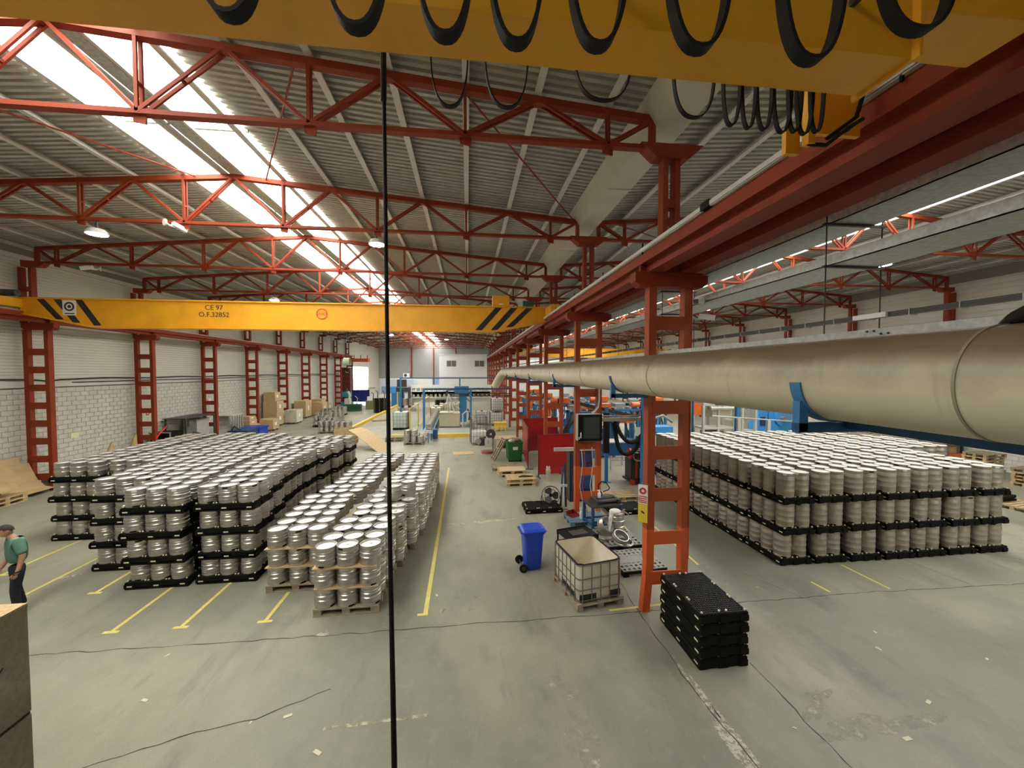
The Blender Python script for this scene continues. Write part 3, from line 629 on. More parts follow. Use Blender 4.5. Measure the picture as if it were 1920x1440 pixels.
festoon('row of thinner cable loops hanging behind the close overhead crane', [(-0.1, 0.22, 6.27), (0.24, 0.26, 6.29), (0.84, 0.36, 6.38), (1.44, 0.28, 6.32), (1.70, 0.12, 6.29), (1.82, 0.10, 6.28), (1.93, 0.11, 6.28), (2.06, 0.13, 6.27), (2.15, 0.10, 6.28), (2.22, 0.12, 6.27), (2.31, 0.10, 6.29)], 2.36, 6.72, band=0.03, thick=0.008)
# pendant cable with its connector
pc = thing('pendant_cable', 'long black pendant control cable hanging from the close overhead crane to below the view', 'cable', (-0.45, 2.25, 1.2))
pts = [(-0.46, 2.25, 6.9), (-0.455, 2.25, 6.35), (-0.452, 2.25, 5.0), (-0.447, 2.25, 3.6), (-0.437, 2.25, 2.4), (-0.43, 2.25, 1.2)]
MB().tube(pts, [0.008, 0.011, 0.011, 0.013, 0.017, 0.020], 8).build('cable', BLACKR, pc, world=True, smooth=True)
MB().cyl((-0.457, 2.25, 6.20), (-0.455, 2.25, 6.50), 0.016, 8).build('strain_relief', BLACKR, pc, world=True, smooth=True)
tag(MB().tube([(2.62, 2.75, 6.46), (2.75, 2.72, 6.44), (2.9, 2.7, 6.56), (3.06, 2.72, 6.66), (2.95, 2.74, 6.58), (2.8, 2.76, 6.52), (3.05, 2.76, 6.70), (3.15, 2.78, 6.98)], 0.016, 6).build('tangled_cable', BLACKR, smooth=True), 'tangle of dark cable lying by the end of the close crane girder', 'cable')

# ---------------------------------------------------------------- galvanised trays, hangers, duct
def tray(label, x0, x1, z0, z1, y1, y0=YB + 0.1):
    o = thing('cable_tray', label, 'cable tray', ((x0 + x1) / 2, 0, z0), group='galvanised trays')
    MB().bx(x0, x1, y0, y1, z0, z0 + 0.012).build('tray_base', GALV, o, world=True)
    MB().bx(x0, x0 + 0.012, y0, y1, z0, z1).build('tray_side', GALV, o, world=True); MB().bx(x1 - 0.012, x1, y0, y1, z0, z1).build('tray_side', GALV, o, world=True)
    return o
t1 = tray('upper wide galvanised tray hung right of the middle crane rails', 4.50, 5.10, 6.54, 6.68, 60)
t2 = tray('lower wide galvanised tray hung right of the middle crane rails', 4.50, 5.18, 6.02, 6.15, 60)
t3 = tray('pale narrow tray running just above the big duct', 3.62, 3.80, 5.01, 5.08, 60)
for s_ in (-1, 1):
    for dy in (0.03, 0.09): MB().cyl((3.612, 3.02 + s_ * dy, 5.045 + 0.015 * s_), (3.612, 3.03 + s_ * dy, 5.045 + 0.015 * s_ + 0.001), 0.01, 6).build('bolt', DARK, t3, world=True)
for i, y in enumerate((4.35, 8.4, 12.9, 16.9, 20.9, 24.9)):
    hg = thing('tray_hanger', 'thin rod trapeze hanger carrying the trays, %s from the viewpoint' % ORD[i], 'tray hanger', (4.45, y, 6.0), group='tray hangers')
    for x in (4.44, 5.22): MB().cyl((x, y, 5.06), (x, y, 6.75), 0.008, 6).build('rod', DARK, hg, world=True)
    for z in (6.535, 6.015): MB().bx(4.4, 5.26, y - 0.02, y + 0.02, z - 0.025, z).build('crossbar', DARK, hg, world=True)
    MB().bx(4.43, 5.3, y - 0.03, y + 0.03, 6.73, 6.77).build('bracket', DARK, hg, world=True)
# black bus bar with brackets
bb = thing('bus_bar', 'black busbar trunking with clips running above the big duct', 'busbar', (4.45, 0, 5.3))
MB().bx(4.42, 4.50, YB + 0.1, 60, 5.28, 5.33).build('trunking', DARK, bb, world=True)
for i in range(40): MB().bx(4.412, 4.508, 2.2 + 0.4 * i - 0.004, 2.2 + 0.4 * i + 0.004, 5.268, 5.342).build('clip', GALV, bb, world=True)
MB().bx(4.39, 4.42, 3.6, 3.95, 5.28, 5.33).build('plate', PAPER, bb, world=True)
# big cream duct, turning brown towards the top with a noisy edge
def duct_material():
    m = bpy.data.materials.new('brown_topped_cream_duct'); m.use_nodes = True; N = m.node_tree.nodes; L = m.node_tree.links; b = N['Principled BSDF']
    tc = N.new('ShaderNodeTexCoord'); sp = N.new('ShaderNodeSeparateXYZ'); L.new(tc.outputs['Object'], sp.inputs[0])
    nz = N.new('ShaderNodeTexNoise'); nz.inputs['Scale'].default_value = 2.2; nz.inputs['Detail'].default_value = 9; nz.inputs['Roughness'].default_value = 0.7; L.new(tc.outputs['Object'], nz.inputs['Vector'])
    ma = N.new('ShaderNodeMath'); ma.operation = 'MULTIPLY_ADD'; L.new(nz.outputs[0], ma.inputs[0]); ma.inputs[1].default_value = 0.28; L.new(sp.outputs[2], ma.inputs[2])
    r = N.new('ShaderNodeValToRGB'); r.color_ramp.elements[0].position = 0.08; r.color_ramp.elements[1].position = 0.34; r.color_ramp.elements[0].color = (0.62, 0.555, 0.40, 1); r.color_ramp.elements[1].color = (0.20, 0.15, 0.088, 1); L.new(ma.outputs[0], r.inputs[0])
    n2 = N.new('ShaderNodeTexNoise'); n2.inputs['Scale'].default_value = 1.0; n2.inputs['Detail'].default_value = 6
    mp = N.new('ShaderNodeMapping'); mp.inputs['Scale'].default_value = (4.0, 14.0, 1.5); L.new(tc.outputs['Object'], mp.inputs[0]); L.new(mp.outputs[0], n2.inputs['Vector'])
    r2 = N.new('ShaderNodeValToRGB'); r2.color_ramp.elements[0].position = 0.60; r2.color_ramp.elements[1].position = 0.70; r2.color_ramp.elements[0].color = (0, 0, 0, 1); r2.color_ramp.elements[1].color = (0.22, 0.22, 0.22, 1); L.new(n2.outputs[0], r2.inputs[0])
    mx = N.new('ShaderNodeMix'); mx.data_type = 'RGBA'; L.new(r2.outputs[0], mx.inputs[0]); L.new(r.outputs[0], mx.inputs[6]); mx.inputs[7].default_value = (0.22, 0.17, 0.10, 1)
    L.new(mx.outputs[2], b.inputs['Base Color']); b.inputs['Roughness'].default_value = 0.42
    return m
# big duct
D = thing('ventilation_duct', 'big cream metal ventilation duct running beside the middle columns', 'duct', (3.05, 0, 4.63))
R = 0.336
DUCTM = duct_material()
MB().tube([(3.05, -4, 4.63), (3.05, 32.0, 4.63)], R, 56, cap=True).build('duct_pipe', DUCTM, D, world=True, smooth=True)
SEAM = mat('duct_seam', (0.30, 0.26, 0.18), 0.5)
for y in (1.86, 5.6, 9.1, 12.6, 16.1, 19.6, 23.1, 26.6, 30.1):
    MB().tube([(3.05, y - 0.008, 4.63), (3.05, y + 0.008, 4.63)], R + 0.006, 56).build('seam_ring', SEAM, D, world=True, smooth=True)
el = [(3.05, 31.95, 4.63)] + [(3.05 - 0.95 * (1 - math.cos(a)) * 0.75, 32.0 + 1.1 * math.sin(a), 4.63 - 1.1 * (1 - math.cos(a))) for a in [0.2 * i for i in range(1, 6)]] + [(2.35, 33.3, 3.35)]
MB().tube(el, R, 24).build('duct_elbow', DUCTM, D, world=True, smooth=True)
tag(MB().tube([(3.0, 1.5, 5.0), (3.02, 1.62, 5.03), (3.04, 1.74, 5.03), (3.08, 1.84, 5.0), (3.12, 1.92, 4.97)], [0.03, 0.045, 0.05, 0.04, 0.02], 10).build('cable_bundle', BLACKR, smooth=True), 'black cable bundle lying on top of the near end of the duct', 'cable')
def cradle(y, label, near=False):
    o = thing('duct_cradle', label, 'duct support', (3.05, y, 4.2), group='blue duct supports')
    vs = []; n = 16; w = 0.05 if near else 0.04
    for k in range(n + 1):
        a = PI * (1.0 + 0.02) + (PI * 0.48) * k / n
        for r in (R + 0.004, R + 0.018):
            for s_ in (-w, w): vs.append((3.05 + r * math.cos(a), y + s_, 4.63 + r * math.sin(a)))
    fs = []
    for k in range(n):
        b_ = 4 * k
        for i, j in ((0, 1), (1, 3), (3, 2), (2, 0)): fs.append((b_ + i, b_ + j, b_ + 4 + j, b_ + 4 + i))
    MB().add(vs, fs + [(0, 1, 3, 2), (4 * n, 4 * n + 1, 4 * n + 3, 4 * n + 2)]).build('saddle', BLUE if near else DBLUE, o, world=True)
    MB().bx(2.72, 2.80, y - 0.035, y + 0.035, 4.20, 4.45).build('upright', BLUE, o, world=True)
    MB().bx(2.72, 3.46, y - 0.035, y + 0.035, 4.19, 4.27).build('cross_arm', DBLUE, o, world=True)
    return o
cradle(2.9, 'near blue saddle support under the duct, closest to the viewpoint', True)
for k in range(5): cradle(BAY[k] - 0.02, 'blue saddle support under the duct at the %s middle column' % ORD[k])
bb2 = MB().bx(3.15, 3.55, YB + 0.1, 2.98, 4.22, 4.285).build('duct_beam', DBLUE); tag(bb2, 'dark blue beam running under the near end of the duct', 'beam')

# ---------------------------------------------------------------- lamps, cameras
def high_bay(x, y, z, label, power=140):
    o = thing('high_bay_lamp', label, 'lamp', (x, y, z), group='high bay lamps')
    MB().lathe([(0.06, 0.16), (0.18, 0.13), (0.25, 0.02), (0.24, 0.0), (0.0001, 0.0)], 20).build('housing', LTGREY, o, smooth=True)
    MB().cyl((0, 0, -0.012), (0, 0, -0.001), 0.22, 20).build('lens', mat('lamp_lens', (1, 1, 0.95), 0.4, emit=((1.0, 0.97, 0.88), 60.0)), o)
    MB().bx(-0.02, 0.02, -0.02, 0.02, 0.13, 0.40).build('stem', DARK, o)
    return o
high_bay(-10.25, 12.1, 8.52, 'glowing high bay lamp left of the skylight under the second roof truss')
high_bay(-2.72, 12.2, 8.55, 'glowing high bay lamp right of the skylight, behind the pendant cable')
high_bay(-10.3, 22.1, 8.5, 'glowing high bay lamp left of the skylight under the fourth roof truss')
high_bay(-4.0, 27.1, 8.5, 'glowing high bay lamp over the bridge crane, right of the skylight')
high_bay(14.6, 12.1, 8.45, 'bright glowing high bay lamp at the right edge above the duct')
high_bay(14.5, 22.1, 8.45, 'glowing high bay lamp over the right bay keg stacks')
high_bay(8.4, 27.1, 8.5, 'glowing high bay lamp seen between the middle columns in the right bay')
high_bay(-8.0, 42.1, 8.5, 'glowing high bay lamp far down the left bay, left one')
high_bay(-2.5, 47.1, 8.5, 'glowing high bay lamp far down the left bay, right one')
def cctv(loc, rz, tilt, label, s=1.0):
    o = thing('security_camera', label, 'security camera', loc, rz)
    MB().box((0, 0.0, 0), (0.11 * s, 0.30 * s, 0.10 * s), rot=Matrix.Rotation(tilt, 3, 'X')).build('housing', WHITE, o, bevel=0.01)
    MB().box((0, -0.155 * s * math.cos(tilt), -0.155 * s * math.sin(tilt)), (0.09 * s, 0.01, 0.08 * s), rot=Matrix.Rotation(tilt, 3, 'X')).build('lens_window', GLASSDARK, o)
    MB().tube([(0, 0.1 * s, -0.03), (0.0, 0.2 * s, -0.02), (0.0, 0.27 * s, 0.03)], 0.022 * s, 8).build('arm', WHITE, o, smooth=True)
    MB().cyl((0, 0.27 * s, 0.03), (0.0, 0.30 * s, 0.03), 0.075 * s, 18).build('wall_base', WHITE, o, smooth=True)
    return o
cctv((4.28, 6.75, 6.02), -0.9, 0.25, 'white bullet security camera on the lower tray end by the first middle column')
cctv((4.75, 7.2, 5.78), 0.9, 0.2, 'white box security camera turned away beside the first middle column')
cctv((-14.8, 17.0, 8.75), -0.9, 0.3, 'white security camera under the left end of the third truss', 1.3)
cctv((-8.1, 12.05, 8.78), 2.6, 0.3, 'white security camera under the second truss by the skylight', 1.2)
# ---------------------------------------------------------------- kegs and their pallets
CAMV = Vector((0, 0, 4.7))
def keg_profile(r, h, ribs, neck=True):
    bd, rh = (0.925, 0.012) if r > 0.2 else (0.962, 0.007)
    p = [(r * 0.90, 0.0), (r * 0.955, 0.006), (r * 0.965, 0.045), (r * 0.94, 0.055), (r * 0.94, 0.062), (r * 0.985, 0.075)]
    z0, z1 = 0.085, h - 0.095
    for t in ribs:
        z = z0 + (z1 - z0) * t; p += [(r * bd, z - rh - 0.014), (r * 1.0, z - rh), (r * 1.0, z + rh), (r * bd, z + rh + 0.014)]
    p += [(r * 0.975, h - 0.092), (r * 0.93, h - 0.078), (r * 0.93, h - 0.066), (r * 0.968, h - 0.056), (r * 0.968, h - 0.008), (r * 0.955, h), (r * 0.925, h), (r * 0.915, h - 0.008), (r * 0.905, h - 0.05)]
    return p
def keg_meshes(r, h, ribs, m, nm, n=22):
    me = MB().lathe(keg_profile(r, h, ribs)[:-1] + [(r * 0.905, h - 0.05), (r * 0.9, h - 0.052)], n).mesh(nm, m, smooth=True)
    head = MB().lathe([(r * 0.912, h - 0.036), (r * 0.80, h - 0.034), (r * 0.45, h - 0.024), (r * 0.22, h - 0.022), (0.0001, h - 0.022)], n).mesh('keg_head', STEELTOP if r > 0.2 else STEELTOP2, smooth=True)
    rim = MB().lathe([(r * 0.968, h - 0.012), (r * 0.958, h + 0.001), (r * 0.922, h + 0.001), (r * 0.914, h - 0.012)], n).mesh('keg_rim', RIM2, smooth=True) if r < 0.2 else None
    valve = MB().lathe([(0.034, h - 0.034), (0.034, h - 0.018), (0.026, h - 0.014), (0.012, h - 0.014), (0.012, h - 0.024), (0.0001, h - 0.024)], 10).mesh('keg_valve', m, smooth=True)
    def patch(z0, z1, half, rr, name, mm, k=5):
        vs = []
        for i in range(k + 1):
            a = -PI / 2 - half + 2 * half * i / k; e = 1.0 if 0 < i < k else 0.55; zc = (z0 + z1) / 2; zh = (z1 - z0) / 2 * e
            vs += [(rr * math.cos(a), rr * math.sin(a), zc - zh), (rr * math.cos(a), rr * math.sin(a), zc + zh)]
        return MB().add(vs, [(2 * i, 2 * i + 2, 2 * i + 3, 2 * i + 1) for i in range(k)]).mesh(name, mm)
    slot = patch(h - 0.050, h - 0.018, 0.30, r * 0.974, 'hand_slot', BLACK); slotb = patch(0.010, 0.042, 0.30, r * 0.972, 'hand_slot', BLACK)
    stick = patch(h - 0.052, h - 0.012, 0.24, r * 0.9725, 'keg_sticker', PAPER)
    low = [(r * 0.93, 0), (r * 0.965, 0.03), (r * 0.955, h * 0.3), (r, h * 0.34), (r * 0.955, h * 0.40), (r * 0.955, h * 0.6), (r, h * 0.66), (r * 0.95, h * 0.72), (r * 0.93, h - 0.07), (r * 0.965, h - 0.05), (r * 0.96, h), (r * 0.92, h), (r * 0.905, h - 0.036), (0.0001, h - 0.024)]
    return dict(rim=rim, body=me, head=head, valve=valve, slot=slot, slotb=slotb, stick=stick, low=low)
KR, KH, TR, TH = 0.205, 0.378, 0.192, 0.585
KEG = {'short': keg_meshes(KR, KH, (0.30, 0.72), STEEL, 'short_keg'), 'tall': keg_meshes(TR, TH, (0.17, 0.5, 0.83), STEEL2, 'tall_keg')}
KEGS = {'short': [], 'tall': []}
def keg(kind, x, y, z, label, group, front=False, stick=False):
    KEGS[kind].append((x + random.uniform(-.012, .012), y + random.uniform(-.012, .012), z, label, group, front, stick))

# black plastic keg pallet, long side along local X (1.2 x 0.8), with grid deck, feet and knobs
def black_pallet_meshes(L_=1.22, W_=0.82, H_=0.162):
    b = MB(); hx, hy = L_ / 2, W_ / 2
    b.bx(-hx, hx, -hy, -hy + 0.03, 0.055, H_ - 0.012); b.bx(-hx, hx, hy - 0.03, hy, 0.055, H_ - 0.012)
    b.bx(-hx, -hx + 0.03, -hy, hy, 0.014, H_ - 0.012); b.bx(hx - 0.03, hx, -hy, hy, 0.014, H_ - 0.012)
    for x in (-hx + 0.08, 0, hx - 0.08):
        for y in (-hy + 0.07, 0, hy - 0.07): b.bx(x - 0.10, x + 0.10, y - 0.07, y + 0.07, 0.02, 0.11)
    for y in (-hy + 0.07, 0, hy - 0.07): b.bx(-hx, hx, y - 0.07, y + 0.07, 0.0, 0.03)
    b.bx(-hx + 0.03, hx - 0.03, -hy + 0.03, hy - 0.03, 0.095, 0.112)
    body = b.mesh('pallet_frame', BLACK)
    d = MB()
    for i in range(24): x = -hx + 0.025 + (L_ - 0.05) * i / 23; d.bx(x - 0.004, x + 0.004, -hy + 0.01, hy - 0.01, H_ - 0.035, H_)
    for i in range(19): y = -hy + 0.025 + (W_ - 0.05) * i / 18; d.bx(-hx + 0.01, hx - 0.01, y - 0.003, y + 0.003, H_ - 0.035, H_ - 0.001)
    deck = d.mesh('deck_grid', mat('lit_black_plastic', (0.03, 0.03, 0.028), 0.5, spec=0.25))  # lighter than the frame: light caught by the deck bars, put into the colour
    k = MB(); pos = []
    for i in range(3):
        for s_ in (-1, 1):
            for e in (-1, 1): pos.append((-hx + L_ * (i + 0.5) / 3 + e * L_ / 6 * 0.86, s_ * (hy - 0.045)))
    for s_ in (-1, 1):
        for e in (-0.06, 0.06): pos.append((s_ * (hx - 0.045), e))
    for x, y in pos: k.sphere((x, y, H_ + 0.012), 0.019, 8, 5)
    knobs = k.mesh('corner_knobs', mat('knob_cream', (0.80, 0.72, 0.50), 0.4), smooth=True)
    s = MB()
    for x in (-hx + 0.09, 0, hx - 0.09):
        for sg in (-1, 1): s.bx(x - 0.05, x + 0.05, sg * (hy + 0.001) - 0.001, sg * (hy + 0.001) + 0.001, 0.055, 0.082)
    for y in (0,):
        for sg in (-1, 1): s.bx(sg * (hx + 0.001) - 0.001, sg * (hx + 0.001) + 0.001, y - 0.035, y + 0.035, 0.055, 0.082)
    for x in (-hx + 0.09, 0, hx - 0.09):
        for sg in (-1, 1): b2 = None
    st_ = s.mesh('stickers', mat('pallet_sticker', (0.75, 0.75, 0.50), 0.6))
    one = MB().sphere((0, 0, 0.012), 0.019, 10, 6).mesh('knob', mat('knob_cream', ()), smooth=True)
    return dict(body=body, deck=deck, knobs=knobs, stickers=st_, pos=pos, one=one, H=H_, hx=hx, hy=hy)
BP = black_pallet_meshes()
def black_pallet(x, y, z, rz, label, group, detail=0):
    o = thing('keg_pallet', label, 'pallet', (x, y, z), rz, group)
    inst('pallet_frame', BP['body'], o)
    inst('deck_grid', BP['deck'], o)
    if detail == 2:
        for px, py in BP['pos']: inst('knob', BP['one'], o, (px, py, BP['H']))
    else: tag(inst('corner_knobs', BP['knobs'], o), kind='stuff')
    tag(inst('stickers', BP['stickers'], o), kind='stuff')
    return o
TIER = ['bottom', 'second', 'third', 'top']; TIER3 = ['bottom', 'middle', 'top']
POSN = {(0, 0): 'front left', (1, 0): 'front middle', (2, 0): 'front right', (0, 1): 'back left', (1, 1): 'back middle', (2, 1): 'back right'}
PH = BP['H']
# ---- left block: 3 x 2 kegs per pallet, four tiers
dxs = [0, -.14, -.24, -.30, -.24, -.08, .08, .26, .3]
LEFT = [('outermost left', -11.33, 11.85, 6), ('second', -10.02, 11.95, 6), ('third', -8.70, 9.92, 8), ('fourth', -7.37, 8.98, 8), ('rightmost', -5.95, 9.05, 8)]
for ci, (cn, x0, y0, n) in enumerate(LEFT):
    for j in range(n):
        yj = y0 + 0.87 * j; k = int(max(0, min(8, (yj - 9.05) / 0.87 + 0.5))); xo = x0 + dxs[k] * (1 if ci > 2 else 0.5 if ci == 2 else 0.35) - (0.04 * j if ci == 0 else 0)
        for t in range(4):
            z = t * (PH + KH)
            vis = t == 3 or j == 0 or (ci == 4) or (j == 1 and ci in (0, 3)) or (ci == 2 and j < 3) or (ci == 0 and j < 2)
            if not vis: continue
            jx, jy = random.uniform(-.03, .03), random.uniform(-.02, .02)
            lab = '%s pallet, %s column, left block' % (ORD[j], cn)
            black_pallet(xo + 0.62 + jx, yj + 0.41 + jy, z, random.uniform(-.012, .012), 'black keg pallet of the %s tier, %s' % (TIER[t], lab), 'black pallets of the left keg block')
            for a in range(3):
                for b_ in range(2):
                    if t < 3 and b_ == 1 and not (ci == 4 and a == 2) and not (ci == 0 and a == 0): continue
                    if t < 3 and j > 0 and not (ci == 4 and a == 2) and not (ci in (0, 2, 3) and a == 0) : continue
                    keg('short', xo + 0.62 + jx + (a - 1) * 0.412, yj + 0.41 + jy + (b_ - 0.5) * 0.412, z + PH, '%s short keg on %s tier, %s from the viewpoint' % (POSN[(a, b_)], TIER[t], lab), 'kegs of the left block', (j == 0 or ci == 4), t == 3 and j == 0 and ci in (3, 4) and b_ == 0)
# ---- middle block on wooden pallets, three tiers, boards between
def wood_pallet_meshes(L_=1.2, W_=0.8, m=WOOD):
    out = {}
    hx, hy = L_ / 2, W_ / 2
    out['board'] = MB().bx(-hx, hx, -0.06, 0.06, 0, 0.022).mesh('deck_board', m)
    out['block'] = MB().bx(-0.07, 0.07, -0.05, 0.05, 0, 0.078).mesh('block', m)
    out['stringer'] = MB().bx(-0.07, 0.07, -hy, hy, 0, 0.022).mesh('stringer', m)
    out['hx'], out['hy'] = hx, hy
    return out
WPM = {'new': wood_pallet_meshes(), 'old': wood_pallet_meshes(m=WOODOLD), 'blue': wood_pallet_meshes(m=mat('faded_blue_wood', (0.09, 0.17, 0.24), 0.8, col2=(0.19, 0.28, 0.34), scale=8)), 'small': wood_pallet_meshes(1.2, 1.0, WOODOLD)}
def wood_pallet(x, y, z, rz, label, group=None, kind='new', nb=5):
    P_ = WPM[kind]; hx, hy = P_['hx'], P_['hy']
    o = thing('wooden_pallet', label, 'pallet', (x, y, z), rz, group)
    for yy in (-hy + 0.06, 0, hy - 0.06): inst('bottom_board', P_['board'], o, (0, yy, 0))
    for xx in (-hx + 0.07, 0, hx - 0.07):
        for yy in (-hy + 0.06, 0, hy - 0.06): inst('block', P_['block'], o, (xx, yy, 0.022))
        inst('stringer', P_['stringer'], o, (xx, 0, 0.10))
    for i in range(nb): inst('deck_board', P_['board'], o, (0, -hy + 0.06 + (2 * hy - 0.12) * i / (nb - 1), 0.122))
    return o
MID = [('left', [(-4.3, 8.52, 0), (-4.34, 9.40, 0), (-4.38, 10.28, 0), (-4.22, 11.16, 0), (-4.1, 12.04, 0), (-4.12, 12.92, 0), (-4.1, 13.8, 0), (-3.95, 14.68, 0), (-3.85, 15.56, 0)]),
       ('right', [(-2.98, 7.56, 0), (-2.92, 8.44, 0), (-2.8, 9.32, 0), (-2.62, 10.20, 0.0), (-2.5, 11.08, 0), (-2.48, 11.96, 0), (-2.46, 12.84, 0), (-2.45, 13.72, 0), (-2.44, 14.6, 0), (-2.43, 15.48, 0)])]
BT = 0.018
for cn, pls in MID:
    for j, (x, y, zz) in enumerate(pls):
        lab = '%s pallet, %s column, aisle block' % (ORD[j], cn)
        if cn == 'right' or j == 0: wood_pallet(x + 0.63, y + 0.41, 0, 0, 'worn wooden pallet under kegs, ' + lab, 'wooden pallets of the aisle keg block', 'old')
        if cn == 'right' or j < 1:
            for t in (1, 2):
                z = 0.144 + t * KH + (t - 1) * BT
                tag(MB().bx(-0.60, 0.60, -0.41, 0.41, 0, BT).build('layer_board', WOOD), 'thin board under %s tier, %s' % (TIER3[t], lab), 'layer board', 'boards between keg tiers').location = (x + 0.63 + random.uniform(-.02, .02), y + 0.41, z)
        for t in range(3):
            z = 0.144 + t * (KH + BT)
            for a in range(3):
                for b_ in range(2):
                    if t < 2 and not (j == 0 and b_ == 0) and not (cn == 'right' and a == 2): continue
                    keg('short', x + 0.63 + (a - 1) * 0.415 + random.uniform(-.015, .015), y + 0.41 + (b_ - 0.5) * 0.415, z, '%s short keg on %s tier, %s from the viewpoint' % (POSN[(a, b_)], TIER3[t], lab), 'kegs of the aisle block', j == 0 or cn == 'right')
zt = 0.144 + 3 * (KH + BT) - BT
keg('short', -1.97, 10.35, zt + 0.0, 'left one of two single kegs standing on top of the aisle block', 'kegs of the aisle block', True)
keg('short', -1.62, 10.75, zt + 0.0, 'right one of two single kegs standing on top of the aisle block', 'kegs of the aisle block', True)
# ---- right block: 2 x 3 tall kegs per pallet, three tiers
RC = [('first', 7.49, 0), ('second', 8.43, 0), ('third', 9.37, 0), ('fourth', 10.31, 0), ('fifth', 11.25, 0), ('sixth', 12.19, 0), ('seventh', 13.13, 0), ('eighth', 14.07, 2), ('ninth', 15.01, 2), ('tenth', 15.95, 3)]
P23 = {(0, 0): 'front left', (1, 0): 'front right', (0, 1): 'middle left', (1, 1): 'middle right', (0, 2): 'back left', (1, 2): 'back right'}
for ci, (cn, x0, j0) in enumerate(RC):
    for j in range(j0, 5):
        for t in range(3):
            if not (t == 2 or j == j0 or ci == 0): continue
            z = t * (PH + TH); jx, jy = random.uniform(-.02, .02), random.uniform(-.02, .02); xc = x0 + 0.42 - (0.03 * j if ci == 0 else 0) + jx; yc = 8.3 + 1.25 * j + 0.61 + jy
            lab = '%s pallet, %s column, right block' % (ORD[j], cn)
            black_pallet(xc, yc, z, PI / 2 + random.uniform(-.01, .01), 'black keg pallet of the %s tier, %s' % (TIER3[t], lab), 'black pallets of the right keg block')
            for a in range(2):
                for b_ in range(3):
                    if t < 2 and not (j == j0 and b_ == 0) and not (ci == 0 and a == 0): continue
                    keg('tall', xc + (a - 0.5) * 0.395, yc + (b_ - 1) * 0.40, z + PH, '%s tall keg on %s tier, %s from the viewpoint' % (P23[(a, b_)], TIER3[t], lab), 'tall kegs of the right block', j == j0 or ci == 0, t == 2 and ((ci == 0 and j == 0 and a + b_ < 3) or (ci in (3, 6) and b_ == 0 and a == 1)))
# ---- far keg pallets by the left lane and by the conveyor
def far_pallet(x, y, rows, tiers, lab, black=False, nx=3):
    if black: black_pallet(x, y, 0, 0, 'black pallet under ' + lab, 'far keg pallets')
    else: wood_pallet(x, y, 0, 0, 'wooden pallet under ' + lab, 'far keg pallets', 'old')
    for t in range(tiers):
        for a in range(nx):
            for b_ in range(rows):
                keg('short', x + (a - 1) * 0.41, y + (b_ - (rows - 1) / 2) * 0.41, 0.15 + t * (KH + 0.01), '%s tier keg %s %s, %s' % (TIER3[t], ('left', 'middle', 'right')[a], ('front', 'back')[b_] if rows == 2 else 'row', lab), 'kegs on far pallets', b_ == 0)
for i, (x, y, ti) in enumerate(((-8.7, 24.9, 1), (-9.3, 30.0, 2), (-10.6, 30.6, 2), (-11.2, 33.0, 2), (-12.3, 34.2, 2), (-11.9, 36.5, 2), (-13.2, 37.0, 2), (-12.8, 39.2, 2), (-14.2, 41.0, 2), (-13.6, 43.0, 2))):
    far_pallet(x, y, 2, ti, 'the %s keg pallet beside the left lane' % ORD[i], black=i > 2)
far_pallet(-3.45, 25.3, 2, 1, 'the keg pallet at the conveyor mouth')
for i, (a, b_) in enumerate(((0, 0), (1, 0), (0, 1), (1, 1))): keg('short', -3.86 + a * 0.42, 25.3 + (b_ - .5) * 0.41, 0.15 + KH + .01, 'upper keg %s on the pallet at the conveyor mouth' % ('front left', 'front right', 'back left', 'back right')[i], 'kegs on far pallets', True)

def build_kegs():
    for kind, lst in KEGS.items():
        K = KEG[kind]; lst.sort(key=lambda k: (Vector(k[:3]) - CAMV).length)
        rest = MB(); rh = MB()
        for i, (x, y, z, label, group, front, stick) in enumerate(lst):
            if i < 300:
                o = inst(kind + '_keg', K['body'], None, (x, y, z), (0, 0, random.uniform(0, 6.28))); tag(o, label, 'keg', group)
                inst('keg_head', K['head'], o)
                if K['rim']: inst('keg_rim', K['rim'], o)
                if i < 150: inst('keg_valve', K['valve'], o)
                if front or i < 60:
                    face = math.atan2(-y, -x) + PI / 2 - o.rotation_euler.z
                    if random.random() < 0.62: inst('hand_slot', K['slotb' if random.random() < 0.6 else 'slot'], o, rot=(0, 0, face + random.uniform(-.8, .8)))
                    if stick: inst('keg_sticker', K['stick'], o, rot=(0, 0, face + random.uniform(-.5, .5)))
            else:
                rest.lathe(K['low'], 14, (x, y, z), ms=[0] * 10 + [2 if kind == 'tall' else 0] + [0, 1])
        if len(lst) > 300:
            o = rest.build(kind + '_kegs', [STEEL if kind == 'short' else STEEL2, STEELTOP if kind == 'short' else STEELTOP2, RIM2], smooth=True)
            tag(o, 'the many %s steel kegs at the back of their blocks' % ('short squat' if kind == 'short' else 'tall slim'), 'kegs', kind='stuff')
        print('KEGS', kind, len(lst))
# foreground stack of five empty black pallets
for t in range(5):
    black_pallet(4.01 + (0, .01, -.005, .008, 0)[t], 6.12, t * 0.182, PI / 2, '%s of five empty black keg pallets stacked by the bent orange column' % ('lowest', 'second lowest', 'middle', 'second highest', 'uppermost')[t], 'empty pallet stack', 2 if t == 4 else 0)
